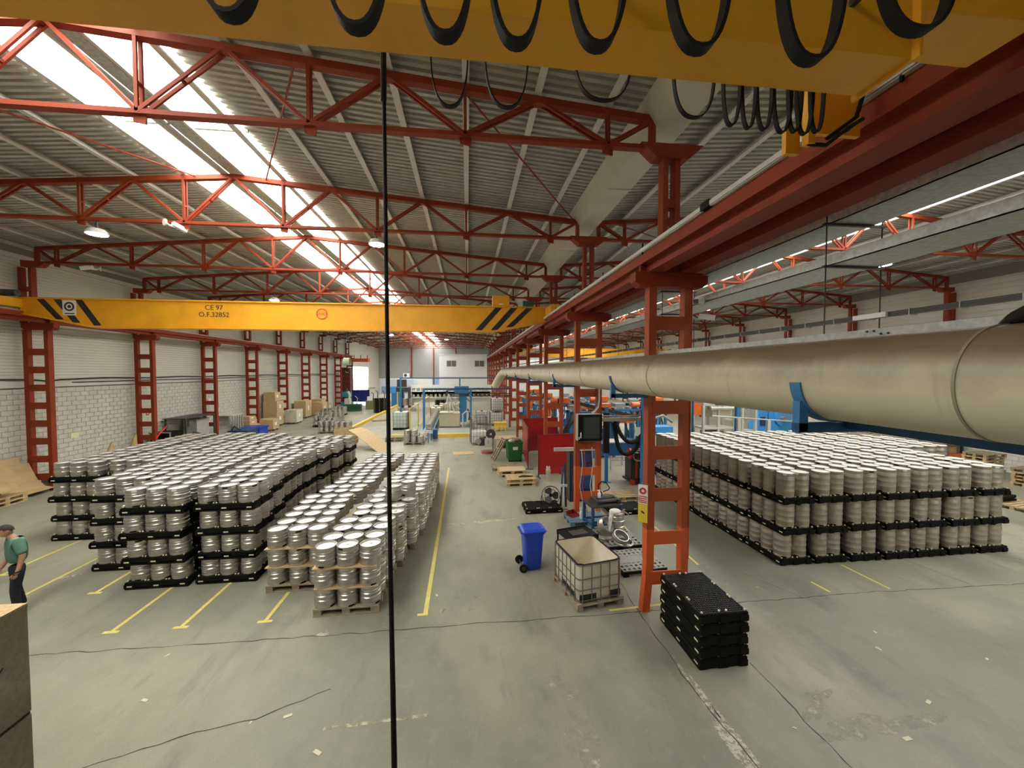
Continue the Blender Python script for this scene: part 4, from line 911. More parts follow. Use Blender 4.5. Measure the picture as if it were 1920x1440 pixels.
# ---------------------------------------------------------------- things on the floor near the first columns
def rounded_rect(hx, hy, r, k=4):
    pts = []
    for cx, cy, a0 in ((hx - r, hy - r, 0), (-hx + r, hy - r, PI / 2), (-hx + r, -hy + r, PI), (hx - r, -hy + r, 1.5 * PI)):
        pts += [(cx + r * math.cos(a0 + PI / 2 * i / k), cy + r * math.sin(a0 + PI / 2 * i / k)) for i in range(k + 1)]
    return pts
def loft(rings, cap0=True, cap1=True, m=0, mb=None):
    mb = mb or MB(); n = len(rings[0]); vs = [p for r in rings for p in r]
    fs = [(i * n + k, i * n + (k + 1) % n, (i + 1) * n + (k + 1) % n, (i + 1) * n + k) for i in range(len(rings) - 1) for k in range(n)]
    if cap0: fs.append(tuple(range(n))[::-1])
    if cap1: fs.append(tuple(range((len(rings) - 1) * n, len(rings) * n)))
    return mb.add(vs, fs, m)
# wheelie bin, back (handle, wheels) to the left
b = thing('wheelie_bin', 'blue plastic wheelie bin with closed lid on the open floor', 'wheelie bin', (1.52, 8.98, 0), 0.1)
def rr(hx, hy, z, dx=0, r=0.05): return [(x + dx, y, z) for x, y in rounded_rect(hx, hy, r)]
loft([rr(0.175, 0.19, 0.02), rr(0.18, 0.195, 0.05), rr(0.235, 0.235, 0.86), rr(0.265, 0.255, 0.875), rr(0.265, 0.255, 0.915)]).build('body', BINBLUE, b, smooth=True)
loft([rr(0.285, 0.27, 0.915, 0.01, 0.06), rr(0.285, 0.27, 0.945, 0.01, 0.06), rr(0.23, 0.215, 0.985, 0.0, 0.06), rr(0.20, 0.185, 0.985, 0.0, 0.05), rr(0.19, 0.175, 0.972, 0, 0.05)]).build('lid', BINBLUE, b, smooth=True)
for s_ in (-1, 1):
    w_ = MB().cyl((-0.26, s_ * 0.21, 0.1), (-0.26, s_ * 0.25, 0.1), 0.10, 18).build('wheel', BLACKR, b, smooth=True)
    MB().cyl((-0.26, s_ * 0.249, 0.1), (-0.26, s_ * 0.256, 0.1), 0.05, 12).build('hub', DARK, w_, smooth=True)
MB().cyl((-0.26, -0.24, 0.1), (-0.26, 0.24, 0.1), 0.012, 8).build('axle', DARK, b)
MB().tube([(-0.24, -0.2, 0.9), (-0.31, -0.19, 0.92), (-0.31, 0.19, 0.92), (-0.24, 0.2, 0.9)], 0.016, 8).build('handle', BINBLUE, b, smooth=True)
# cut-open IBC tank
I = thing('ibc_tank', 'cut-open white plastic tank in a grey steel cage on a wooden pallet', 'ibc tank', (2.5, 7.84, 0), math.radians(10.5))
hx, hy = 0.47, 0.58
out = lambda z, s_=1.0, r=0.12: [(x * s_, y * s_, z) for x, y in rounded_rect(hx, hy, r)]
inn = lambda z, r=0.11: [(x, y, z) for x, y in rounded_rect(hx - 0.012, hy - 0.012, r)]
loft([out(0.165, 0.97), out(0.20), out(0.90), inn(0.90), inn(0.24), [(x * 0.93, y * 0.93, 0.21) for x, y in rounded_rect(hx, hy, 0.1)]]).build('tank', LINER, I, smooth=True)
tr = MB(); pr = rounded_rect(hx + 0.004, hy + 0.004, 0.12)
for i in range(len(pr)):
    if 0 < i: pass
tr.tube([(x, y, 0.905 + 0.008 * math.sin(i * 2.1)) for i, (x, y) in enumerate(pr)] + [(pr[0][0], pr[0][1], 0.905)], 0.016, 8)
tr.build('cut_edge', BLACKR, I, smooth=True)
for x0, x1 in ((-0.44, -0.08), (0.22, 0.46)): MB().bx(x0, x1, -hy - 0.006, -hy + 0.02, 0.165, 0.30).build('dark_residue', LINERB, I)
MB().bx(-hx - 0.006, -hx + 0.02, -0.46, 0.2, 0.165, 0.28).build('dark_residue', LINERB, I)
MB().bx(-0.36, 0.36, -0.45, 0.45, 0.215, 0.225).build('sludge', mat('tank_sludge', (0.30, 0.22, 0.11), 0.5, var=0.3, scale=4), I)
CAGE = mat('cage_steel', (0.20, 0.19, 0.16), 0.5, 0.5)
chx, chy = hx + 0.022, hy + 0.022
for z in (0.19, 0.40, 0.62, 0.89):
    ring = [(x, y, z) for x, y in rounded_rect(chx, chy, 0.10)]; MB().tube(ring + [ring[0]], 0.0105, 6).build('cage_hoop', CAGE, I, smooth=True)
for x in (-0.40, -0.20, 0.0, 0.20, 0.40):
    for s_ in (-1, 1): MB().cyl((x, s_ * (chy + 0.012), 0.15), (x, s_ * (chy + 0.012), 0.90), 0.0105, 6).build('cage_bar', CAGE, I)
for y in (-0.48, -0.29, -0.1, 0.1, 0.29, 0.48):
    for s_ in (-1, 1): MB().cyl((s_ * (chx + 0.012), y, 0.15), (s_ * (chx + 0.012), y, 0.90), 0.0105, 6).build('cage_bar', CAGE, I)
for x in (-0.45, 0, 0.45):
    for y in (-0.57, 0, 0.57): MB().box((x, y, 0.055), (0.13, 0.12, 0.09)).build('pallet_block', WOODOLD, I)
for y in (-0.57, 0, 0.57): MB().box((0, y, 0.111), (1.03, 0.14, 0.022)).build('deck_board', WOODOLD, I)
for x in (-0.45, 0, 0.45): MB().box((x, 0, 0.135), (0.13, 1.26, 0.022)).build('stringer', WOODOLD, I)
for x in (-0.45, 0.45): MB().box((x, 0, 0.005), (0.12, 1.26, 0.018)).build('base_board', WOODOLD, I)
# black tray standing behind the tank
t = thing('black_crate', 'black plastic lidded crate behind the cut-open tank', 'crate', (2.72, 9.25, 0), 0.25)
MB().bx(-0.42, 0.42, -0.3, 0.3, 0.62, 0.66).build('top_panel', BLACK, t); MB().bx(-0.2, 0.24, -0.14, 0.14, 0.66, 0.668).build('recess_panel', DARK, t)
for x, y in ((-0.4, -0.28), (0.4, -0.28), (-0.4, 0.28), (0.4, 0.28)): MB().bx(x - 0.015, x + 0.015, y - 0.015, y + 0.015, 0, 0.62).build('leg', BLACK, t)
MB().bx(-0.42, 0.42, -0.31, -0.29, 0.56, 0.68).build('rim', BLACK, t); MB().bx(-0.42, 0.42, 0.29, 0.31, 0.56, 0.68).build('rim', BLACK, t)
# plastic pallets on the floor by column one
def slotted_pallet(x, y, z, rz, label, m, L_=1.1, W_=1.0):
    o = thing('plastic_pallet', label, 'pallet', (x, y, z), rz); hx, hy = L_ / 2, W_ / 2
    d = MB(); n = 9
    for i in range(n + 1): xx = -hx + L_ * i / n; d.bx(max(-hx, xx - 0.028), min(hx, xx + 0.028), -hy, hy, 0.125, 0.145)
    for j in range(8): yy = -hy + W_ * j / 7; d.bx(-hx, hx, max(-hy, yy - 0.034), min(hy, yy + 0.034), 0.124, 0.146)
    d.build('slotted_deck', m, o)
    MB().bx(-hx, hx, -0.16, 0.16, 0.1465, 0.149).build('solid_strip', m, o)
    for xx in (-hx + 0.07, 0, hx - 0.07):
        for yy in (-hy + 0.07, 0, hy - 0.07): MB().bx(xx - 0.07, xx + 0.07, yy - 0.07, yy + 0.07, 0, 0.124).build('foot', BLACK, o)
    MB().bx(-hx, hx, -hy, -hy + 0.02, 0.06, 0.124).build('skirt', BLACK, o); MB().bx(hx - 0.02, hx, -hy, hy, 0.06, 0.124).build('skirt', BLACK, o)
    return o
GREYPL = mat('grey_plastic', (0.26, 0.25, 0.23), 0.6, var=0.15)
slotted_pallet(4.02, 8.78, 0, 0.08, 'grey slotted plastic pallet beside the bent orange column', GREYPL)
slotted_pallet(3.95, 10.1, 0, 0.05, 'grey plastic pallet carrying the keg offcuts', GREYPL, 1.2, 1.2)
K2 = inst('steel_keg', MB().lathe(keg_profile(0.215, 0.58, (0.3, 0.7)), 28).mesh('steel_keg', STEEL, smooth=True), None, (4.17, 10.3, 0.15)); tag(K2, 'upright steel keg with a white rag, on the grey pallet of keg offcuts', 'keg')
rg = MB(); rg.sphere((4.1, 10.26, 0.77), 0.14, 14, 9, sc=(1.2, 1.0, 0.5))
for i, (x, y, z) in enumerate(((3.97, 10.2, 0.72), (3.93, 10.15, 0.60), (3.9, 10.12, 0.46), (3.88, 10.1, 0.33))): rg.sphere((x, y, z), 0.1 - 0.012 * i, 10, 7, sc=(0.7, 0.6, 1.2))
rgo = rg.build('rag', mat('white_rag', (0.80, 0.78, 0.72), 0.9, bump=0.4, bscale=12), smooth=True); tag(rgo, 'white rag draped over the upright keg', 'rag')
md = rgo.modifiers.new('join', 'REMESH'); md.mode = 'VOXEL'; md.voxel_size = 0.018; md.use_smooth_shade = True
tag(MB().tube([(4.22, 10.2, 0.755), (4.33, 10.22, 0.77), (4.40, 10.15, 0.74), (4.44, 10.12, 0.70)], [0.02, 0.03, 0.02, 0.012], 8).build('spray_gun', mat('copper_tool', (0.35, 0.18, 0.10), 0.5, 0.3), smooth=True), 'small brown hand tool lying on top of the upright keg', 'tool')
def hoop(loc, rot, r, h, label, m=STEEL, thick=0.012):
    o = MB().lathe([(r, 0), (r + 0.006, 0.01), (r + 0.004, h * 0.35), (r + 0.016, h * 0.5), (r + 0.004, h * 0.65), (r + 0.006, h - 0.01), (r, h), (r - thick, h), (r - thick, 0.0), (r, 0)], 30).mesh('keg_hoop', m, smooth=True)
    ob = inst('keg_ring', o, None, loc, rot); return tag(ob, label, 'keg ring', 'cut keg rings on the grey pallet')
hoop((3.72, 10.18, 0.40), (1.0, 0, 0.6), 0.21, 0.2, 'cut keg ring tilted up beside the white rag')
hoop((4.02, 9.72, 0.22), (0.45, 0.15, 0.2), 0.20, 0.14, 'bright cut keg ring leaning in front of the upright keg')
hoop((4.10, 9.62, 0.15), (0.0, 0.0, 0.2), 0.23, 0.05, 'flat cut keg ring lying lowest in front of the upright keg')
hoop((3.7, 9.98, 0.15), (0.0, 0.0, 0.0), 0.20, 0.12, 'short cut keg ring lying flat under the tilted ring')
# blue pallet, dustpan, bottle
wood_pallet(3.66, 11.57, 0, 0.03, 'faded blue wooden pallet at the foot of the second middle column', None, 'blue', 6)
dp = thing('dustpan', 'dark red dustpan lying on the blue pallet', 'dustpan', (3.3, 11.7, 0.145), 0.5)
MB().add([(-0.16, -0.14, 0.0), (0.16, -0.14, 0.0), (0.16, 0.14, 0), (-0.16, 0.14, 0), (-0.18, -0.16, 0.012), (0.18, -0.16, 0.012), (0.17, 0.16, 0.12), (-0.17, 0.16, 0.12)], [(0, 1, 2, 3), (0, 1, 5, 4), (1, 2, 6, 5), (2, 3, 7, 6), (3, 0, 4, 7)]).build('pan', mat('dark_red_plastic', (0.18, 0.01, 0.012), 0.5), dp)
MB().tube([(0, 0.15, 0.1), (0.02, 0.3, 0.1), (0.05, 0.5, 0.04)], 0.015, 8).build('handle', mat('dark_red_plastic', ()), dp)
def spray_bottle(loc, label, h=0.24):
    o = thing('spray_bottle', label, 'bottle', loc)
    MB().lathe([(0.045, 0), (0.05, 0.01), (0.05, h * 0.6), (0.035, h * 0.75), (0.018, h * 0.82), (0.018, h * 0.9)], 16).build('bottle', WHITE, o, smooth=True)
    MB().lathe([(0.024, h * 0.9), (0.024, h), (0.0001, h)], 12).build('cap', PAPER, o)
    MB().bx(-0.06, 0.02, -0.012, 0.012, h, h + 0.035).build('trigger', PAPER, o); return o
spray_bottle((3.48, 11.42, 0.145), 'white spray bottle standing on the blue pallet', 0.3)
# steel bench with rollers
T = thing('steel_bench', 'dark blue steel bench with rollers, in front of the blue wooden pallet', 'workbench', (4.0, 11.0, 0), 0.12)
for x, y in ((-0.45, -0.3), (0.45, -0.3), (-0.45, 0.3), (0.45, 0.3)): MB().bx(x - 0.035, x + 0.035, y - 0.035, y + 0.035, 0, 0.74).build('leg', DBLUE, T)
MB().bx(-0.5, 0.5, -0.34, 0.34, 0.74, 0.78).build('top', DARK, T); MB().bx(-0.45, 0.45, -0.32, -0.28, 0.2, 0.25).build('stretcher', DBLUE, T); MB().bx(-0.45, 0.45, 0.28, 0.32, 0.2, 0.25).build('stretcher', DBLUE, T)
MB().bx(-0.47, -0.43, -0.3, 0.3, 0.2, 0.25).build('stretcher', DBLUE, T)
for y in (-0.12, 0.14): MB().cyl((-0.2, y, 0.845), (0.42, y, 0.845), 0.06, 14).build('roller', DARK, T, smooth=True)
MB().bx(-0.28, -0.2, -0.24, 0.26, 0.78, 0.9).build('roller_bracket', DARK, T); MB().bx(0.4, 0.48, -0.24, 0.26, 0.78, 0.9).build('roller_bracket', DARK, T)
vh = thing('bending_tool', 'black lever bending tool with a loop handle on the steel bench', 'tool', (4.1, 11.32, 0.78), 0.2)
MB().tube([(0, 0, 0.05), (0.0, 0.02, 0.18), (-0.12, 0.02, 0.30), (-0.10, 0.02, 0.46), (0.02, 0.02, 0.52), (0.16, 0.02, 0.48), (0.28, 0.02, 0.30), (0.24, 0.02, 0.24), (0.06, 0.02, 0.20)], 0.015, 8).build('loop_handle', BLACK, vh, smooth=True)
MB().bx(-0.25, 0.35, -0.16, 0.16, 0.0, 0.07).build('base', DARK, vh, bevel=0.01)
spray_bottle((3.92, 11.05, 0.905), 'small white bottle standing on the bench rollers', 0.2)
black_pallet(5.25, 12.3, 0, 0.05, 'black keg pallet lying flat by the blue post', None, 0)
wood_pallet(5.6, 13.6, 0, 0.05, 'pale wooden pallet behind the flat black pallet', None, 'new')
# fan on a leaning black pallet
black_pallet(2.5, 12.75, 0, 0.02, 'black keg pallet under the floor fan', None, 0)
F = thing('floor_fan', 'round black floor fan tilted on a black pallet', 'fan', (2.78, 12.62, 0.17), -0.2)
def ring(r, z, m, nm, w=0.006, n=30): return MB().tube([(r * math.cos(2 * PI * i / n), r * math.sin(2 * PI * i / n), z) for i in range(n + 1)], w, 6).build(nm, m, F, smooth=True)
RX = Matrix.Rotation(math.radians(68), 4, 'X'); fan_parts = []
for r, z in ((0.30, -0.05), (0.30, 0.05), (0.20, 0.07), (0.10, 0.08), (0.20, -0.07)): fan_parts.append(ring(r, z, BLACK, 'guard_ring', 0.008 if r > 0.25 else 0.004))
for i in range(16):
    a = 2 * PI * i / 16; fan_parts.append(MB().tube([(0.05 * math.cos(a), 0.05 * math.sin(a), 0.08), (0.2 * math.cos(a), 0.2 * math.sin(a), 0.07), (0.3 * math.cos(a), 0.3 * math.sin(a), 0.05), (0.3 * math.cos(a), 0.3 * math.sin(a), -0.05)], 0.003, 5).build('guard_wire', BLACK, F))
for i in range(3):
    a = 2 * PI * i / 3; vs = []
    for k in range(7):
        rr_ = 0.05 + 0.22 * k / 6; w_ = 0.5 * math.sin(PI * (0.15 + 0.8 * k / 6)) + 0.25
        vs += [(rr_ * math.cos(a - w_), rr_ * math.sin(a - w_), -0.025), (rr_ * math.cos(a + w_), rr_ * math.sin(a + w_), 0.03)]
    fan_parts.append(MB().add(vs, [(2 * k, 2 * k + 1, 2 * k + 3, 2 * k + 2) for k in range(6)]).build('blade', DARK, F, smooth=True))
fan_parts.append(MB().cyl((0, 0, -0.12), (0, 0, 0.06), 0.06, 16).build('motor', BLACK, F, smooth=True))
for p in fan_parts: p.matrix_local = Matrix.Translation((0, 0, 0.34)) @ RX
for s_ in (-1, 1): MB().tube([(s_ * 0.3, 0, 0.34), (s_ * 0.33, 0, 0.2), (s_ * 0.3, 0.02, 0.02), (s_ * 0.2, 0.2, 0.012)], 0.012, 8).build('stand', BLACK, F, smooth=True)
# safety sign on column one
sg = thing('column_sign', 'fire extinguisher and warning sign on the edge of the bent orange column', 'sign', (3.44, 7.0, 1.76))
MB().bx(-0.006, 0.0, -0.01, 0.17, 0.36, 0.74).build('sign_board', PAPER, sg); MB().bx(-0.006, 0.0, -0.01, 0.17, 0.0, 0.355).build('warning_board', SIGNYEL, sg)
for o_ in list(sg.children): o_.rotation_euler = (0, 0, 0)
r_ = MB().lathe([(0.03, 0), (0.065, 0), (0.065, 0.003), (0.03, 0.003), (0.03, 0)], 20).build('sign_ring', SIGNRED, sg); r_.matrix_local = Matrix.Translation((-0.01, 0.08, 0.62)) @ Matrix.Rotation(-PI / 2, 4, 'Y')
for z in (0.50, 0.46, 0.42, 0.385): MB().bx(-0.009, -0.006, 0.0, 0.16, z, z + 0.018).build('sign_text_band', SIGNRED, sg)
MB().box((-0.008, 0.08, 0.2), (0.004, 0.07, 0.03), rot=Matrix.Rotation(0.6, 3, 'X')).build('warning_symbol', INK, sg)
sg.rotation_euler = (0, 0, 0.9)
sg.location = (3.44, 6.995, 1.76)
# person in a green polo by the left edge
def build_person():
    PX, PY = -8.67, 8.36
    P_ = thing('person', 'man in a green polo shirt and dark trousers walking at the left edge, head bowed', 'person', (PX, PY, 0), math.radians(-35))
    SKIN = mat('skin', (0.52, 0.26, 0.17), 0.55, var=0.06); SHIRT = mat('green_polo', (0.11, 0.24, 0.17), 0.85, var=0.10, scale=8, bump=0.3, bscale=9); TROU = mat('dark_trousers', (0.012, 0.014, 0.022), 0.8, var=0.2, scale=8)
    HAIR = mat('dark_hair', (0.035, 0.025, 0.02), 0.8)
    def skin(name, verts, edges, radii, m, parent, sub=2, root=0):
        me = bpy.data.meshes.new(name); me.from_pydata(verts, edges, []); me.materials.append(m)
        o = bpy.data.objects.new(name, me); COL.objects.link(o)
        md = o.modifiers.new('skin', 'SKIN'); md.use_smooth_shade = True
        sv = me.skin_vertices[0].data
        for i, r in enumerate(radii): sv[i].radius = r if isinstance(r, tuple) else (r, r)
        sv[root].use_root = True
        sd = o.modifiers.new('sub', 'SUBSURF'); sd.levels = sub; sd.render_levels = sub
        o.parent = parent; return o
    # local: +Y forward, +X the man's right... facing direction = local -Y
    # trousers (pelvis root, two legs in mid stride)
    skin('trousers', [(0, 0, 0.96), (0, 0, 1.04), (0.10, 0.0, 0.90), (0.12, -0.06, 0.50), (0.12, -0.03, 0.10), (-0.10, 0.0, 0.90), (-0.12, 0.0, 0.50), (-0.12, 0.08, 0.10)],
         [(0, 1), (0, 2), (2, 3), (3, 4), (0, 5), (5, 6), (6, 7)], [(0.18, 0.135), (0.175, 0.13), (0.105, 0.11), (0.075, 0.08), (0.06, 0.062), (0.105, 0.11), (0.075, 0.08), (0.06, 0.062)], TROU, P_)
    for x, y in ((0.12, -0.03), (-0.12, 0.08)):
        skin('shoe', [(x, y + 0.05, 0.055), (x, y - 0.05, 0.05), (x, y - 0.17, 0.04)], [(0, 1), (1, 2)], [(0.045, 0.05), (0.05, 0.045), (0.045, 0.035)], BLACKR, P_)
    # body: head, neck, arms as one continuous skin surface under the clothes
    hx_ = 0.0
    body = skin('body', [(0, 0.0, 1.20), (0, -0.01, 1.42), (0, -0.05, 1.53), (0, -0.10, 1.60),
                  (0.19, 0.0, 1.44), (0.255, 0.03, 1.18), (0.27, -0.03, 0.94), (0.275, -0.07, 0.86),
                  (-0.19, 0.0, 1.44), (-0.255, 0.0, 1.18), (-0.24, -0.12, 0.96), (-0.23, -0.17, 0.89)],
         [(0, 1), (1, 2), (2, 3), (1, 4), (4, 5), (5, 6), (6, 7), (1, 8), (8, 9), (9, 10), (10, 11)],
         [(0.12, 0.08), (0.10, 0.07), (0.060, 0.060), (0.06, 0.06), (0.05, 0.05), (0.05, 0.05), (0.034, 0.036), (0.036, 0.024), (0.05, 0.05), (0.05, 0.05), (0.034, 0.036), (0.036, 0.024)], SKIN, P_)
    # fingers curled, thumb on the side
    for sx, (wx, wy, wz) in ((1, (0.275, -0.08, 0.855)), (-1, (-0.23, -0.18, 0.885))):
        for k in range(4):
            dy = -0.030 + 0.02 * k; L_ = (0.055, 0.065, 0.062, 0.05)[k]
            skin('finger', [(wx, wy + dy, wz - 0.0), (wx, wy + dy, wz - L_ * 0.75), (wx - sx * 0.022, wy + dy, wz - L_ * 1.15), (wx - sx * 0.04, wy + dy, wz - L_ * 0.95)], [(0, 1), (1, 2), (2, 3)], [0.0105, 0.0095, 0.0085, 0.007], SKIN, body, 1)
        skin('thumb', [(wx, wy - 0.02, wz + 0.02), (wx - sx * 0.01, wy - 0.055, wz - 0.02), (wx - sx * 0.02, wy - 0.06, wz - 0.055)], [(0, 1), (1, 2)], [0.013, 0.011, 0.009], SKIN, body, 1)
    # polo shirt with sleeves
    shirt = skin('polo_shirt', [(0, 0.0, 0.99), (0, 0.0, 1.20), (0, -0.005, 1.40), (0, -0.025, 1.49), (0.18, 0.0, 1.455), (0.225, 0.015, 1.30), (0.245, 0.025, 1.20), (-0.18, 0.0, 1.455), (-0.225, 0.01, 1.30), (-0.245, 0.012, 1.20)],
         [(0, 1), (1, 2), (2, 3), (2, 4), (4, 5), (5, 6), (2, 7), (7, 8), (8, 9)], [(0.20, 0.15), (0.20, 0.15), (0.205, 0.135), (0.088, 0.088), (0.095, 0.095), (0.082, 0.082), (0.08, 0.08), (0.095, 0.095), (0.086, 0.086), (0.08, 0.08)], SHIRT, P_)
    co = MB().tube([(0.064 * math.cos(a), -0.035 + 0.062 * math.sin(a), 1.51 + 0.025 * math.sin(a)) for a in [2 * PI * i / 16 for i in range(17)]], 0.017, 8).build('collar', SHIRT, shirt, smooth=True)
    # head, bowed forward (faces local -Y)
    hd = Matrix.Translation((0, -0.115, 1.665)) @ Matrix.Rotation(math.radians(32), 4, 'X')
    m = MB(); m.sphere((0, 0, 0), 0.1, 20, 16, sc=(0.76, 0.95, 1.16))
    head = m.build('head', SKIN, P_, smooth=True); head.matrix_local = hd
    me = head.data
    for v in me.vertices:
        c = v.co
        if c.z < -0.02 and c.y < 0.02: c.x *= 1 - 0.22 * min(1, (-0.02 - c.z) / 0.08); c.y -= 0.012
        if c.z < -0.02 and c.y > 0.02: c.y *= 0.75
    MB().add([(-0.012, -0.09, 0.005), (0.012, -0.09, 0.005), (0.017, -0.092, -0.03), (-0.017, -0.092, -0.03), (0, -0.118, -0.026), (0, -0.098, 0.01)], [(5, 0, 3, 4), (5, 4, 2, 1), (3, 2, 4), (0, 5, 1)]).build('nose', SKIN, head, smooth=True)
    for s_ in (-1, 1):
        MB().sphere((s_ * 0.03, -0.084, 0.012), 0.0125, 10, 8, sc=(1.2, 0.7, 0.8)).build('eye', mat('eye_white', (0.7, 0.68, 0.64), 0.3), head, smooth=True)
        MB().box((s_ * 0.031, -0.092, 0.034), (0.034, 0.01, 0.007)).build('eyebrow', HAIR, head)
        MB().sphere((s_ * 0.077, 0.008, -0.005), 0.028, 10, 8, sc=(0.32, 0.6, 1.1)).build('ear', SKIN, head, smooth=True)
    MB().box((0, -0.089, -0.058), (0.045, 0.008, 0.008)).build('mouth', mat('lips', (0.38, 0.13, 0.10), 0.5), head)
    h = MB(); h.sphere((0, 0.006, 0.008), 0.104, 20, 16, sc=(0.79, 0.96, 1.16))
    keep = MB(); vs = h.v; fs = [f for f in h.f if sum(vs[i][2] for i in f) / len(f) > 0.03 - 0.95 * sum(vs[i][1] for i in f) / len(f) and not (sum(vs[i][1] for i in f) / len(f) < -0.02 and sum(vs[i][2] for i in f) / len(f) < 0.07)]
    keep.add(vs, fs).build('hair', HAIR, head, smooth=True)
    MB().tube([(0.272 + 0.042 * math.cos(a), -0.055 + 0.042 * math.sin(a), 0.915) for a in [2 * PI * i / 14 for i in range(15)]], 0.011, 8).build('wristband', BLACKR, P_, smooth=True)
build_person()
# boxes at the lower left corner
CHIP = mat('grey_chipboard_side', (0.36, 0.335, 0.26), 0.9, var=0.16, scale=25, bump=0.15, bscale=80)
for z0, z1, lab in ((1.6, 2.6, 'upper grey panelled box with a pale chipboard top in the lower left corner'), (0.58, 1.59, 'grey panelled box under the chipboard-topped one, lower left corner'), (0.0, 0.57, 'lowest grey panelled box of the lower left corner stack')):
    o = thing('panel_box', lab, 'box', (-5.0, 2.9, z0)); MB().bx(-1.0, 1.02, -1.6, 1.0, 0, z1 - z0 - 0.02).build('box_sides', CHIP, o)
    MB().bx(-1.0, 1.025 if z0 > 1 else 1.01, -1.6, 1.0, z1 - z0 - 0.02, z1 - z0).build('box_top', OSB if z0 > 1 else DARK, o)
    if z0 > 1: MB().tube([(1.024, 0.55, 0.35), (1.026, 0.68, 0.42), (1.024, 0.8, 0.55)], 0.006, 5).build('scuff_mark', DARK, o)
# ---------------------------------------------------------------- work bays around and behind the middle columns
def mach(name, label, cat, loc, parts, rz=0.0, group=None):
    """parts: (part name, material, shape, *args) ; b = box x0,x1,y0,y1,z0,z1 ; c = cylinder p0,p1,r ; t = tube pts,r"""
    o = thing(name, label, cat, loc, rz, group); made = {}
    for p in parts:
        nm, m, sh = p[0], p[1], p[2]; par = o
        if '>' in nm: pn, nm = nm.split('>'); par = made[pn]
        if sh == 'b': q = MB().bx(*p[3]).build(nm, m, par)
        elif sh == 'c': q = MB().cyl(p[3], p[4], p[5], 18).build(nm, m, par, smooth=True)
        else: q = MB().tube(p[3], p[4], 10).build(nm, m, par, smooth=True)
        made[nm] = q
    return o
def frame_posts(m, xs, ys, z, w=0.04, nm='leg'): return [(nm, m, 'b', (x - w, x + w, y - w, y + w, 0, z)) for x in xs for y in ys]
# pallets stack in the aisle
for i, (dx, dy, k) in enumerate(((0, 0, 'new'), (0.03, 0.05, 'new'))):
    wood_pallet(2.15 + dx, 15.75 + dy, i * 0.145, 0.02, '%s pale pallet in front of the red welding screens' % ('lower', 'upper')[i], 'pale pallets by the red screens', k)
for i in range(2): wood_pallet(1.95, 17.1, i * 0.145, 0.03, '%s pallet of the pair holding the flat board' % ('lower', 'upper')[i], 'pale pallets by the red screens', 'new')
tag(MB().box((1.98, 17.1, 0.30), (1.15, 0.8, 0.02), rz=0.03).build('flat_board', OSB), 'pale flat board lying on the rear pair of pallets', 'board')
wood_pallet(1.75, 18.3, 0, 0.0, 'older pallet lying behind the flat board by the green bin', 'pale pallets by the red screens', 'old')
tag(MB().tube([(2.1, 15.7, 0.31), (2.3, 15.72, 0.33), (2.55, 15.75, 0.31), (2.7, 15.7, 0.33)], [0.03, 0.05, 0.035, 0.02], 8).build('leather_strap', DARK, smooth=True), 'dark glove or strap lying on the front pale pallet', 'strap')
# gas bottle
mach('gas_bottle', 'small grey gas bottle with a yellow band before the red screen', 'gas bottle', (3.42, 16.05, 0), [('cylinder', GREYPAINT, 'c', (0, 0, 0), (0, 0, 0.5), 0.10), ('yellow_band', YELLOWSAFE, 'c', (0, 0, 0.42), (0, 0, 0.47), 0.104), ('collar', LTGREY, 'c', (0, 0, 0.5), (0, 0, 0.62), 0.085), ('valve', DARK, 'c', (0, 0, 0.62), (0, 0, 0.69), 0.03)])
# red welding screens
def screen(label, p0, p1, h, z0=0.16):
    a, b_ = Vector(p0), Vector(p1); d = (b_ - a); L_ = d.length; o = thing('welding_screen', label, 'welding screen', (a.x, a.y, 0), math.atan2(d.y, d.x), 'red welding screens')
    MB().bx(0, L_, -0.008, 0.008, z0, h).build('curtain', SCREENRED, o)
    MB().bx(-0.02, L_ + 0.02, -0.018, 0.018, h, h + 0.03).build('top_rail', mat('screen_frame', (0.12, 0.015, 0.015), 0.5), o); MB().bx(-0.02, L_ + 0.02, -0.014, 0.014, z0 - 0.03, z0).build('bottom_rail', mat('screen_frame', ()), o)
    for x in (0, L_):
        MB().bx(x - 0.02, x + 0.02, -0.02, 0.02, 0, h + 0.02).build('post', mat('screen_frame', ()), o); MB().bx(x - 0.02, x + 0.02, -0.25, 0.25, 0, 0.03).build('foot', DARK, o)
    return o
screen('front red welding screen standing before the third middle column', (3.10, 16.6), (4.95, 16.9), 1.87)
screen('side red welding screen receding behind the front one', (2.86, 18.05), (3.1, 21.5), 1.95)
screen('rear red welding screen facing the viewer behind the green bin', (3.12, 21.6), (5.2, 21.9), 1.98)
# green waste bin with rags
g = thing('green_bin', 'green plastic waste bin with a white label, full of rubbish', 'bin', (2.42, 20.0, 0), 0.05)
loft([rr(0.33, 0.33, 0.06), rr(0.36, 0.36, 0.12), rr(0.40, 0.40, 0.95), rr(0.43, 0.43, 0.98), rr(0.43, 0.43, 1.03), rr(0.38, 0.38, 1.03), rr(0.37, 0.37, 0.9)]).build('body', GREEN, g, smooth=True)
MB().bx(-0.12, 0.14, -0.392, -0.385, 0.62, 0.92).build('label_plate', PAPER, g)
for x in (-0.3, 0.3): MB().cyl((x - 0.03, -0.3, 0.06), (x + 0.03, -0.3, 0.06), 0.06, 12).build('castor', BLACKR, g)
for i, (x, y, z, r) in enumerate(((-0.15, -0.1, 1.05, 0.16), (0.15, 0.05, 1.08, 0.18), (-0.02, 0.18, 1.1, 0.15))): MB().sphere((x, y, z), r, 9, 6, sc=(1.2, 1, 0.6)).build('rubbish', WOODOLD if i else LTGREY, g)
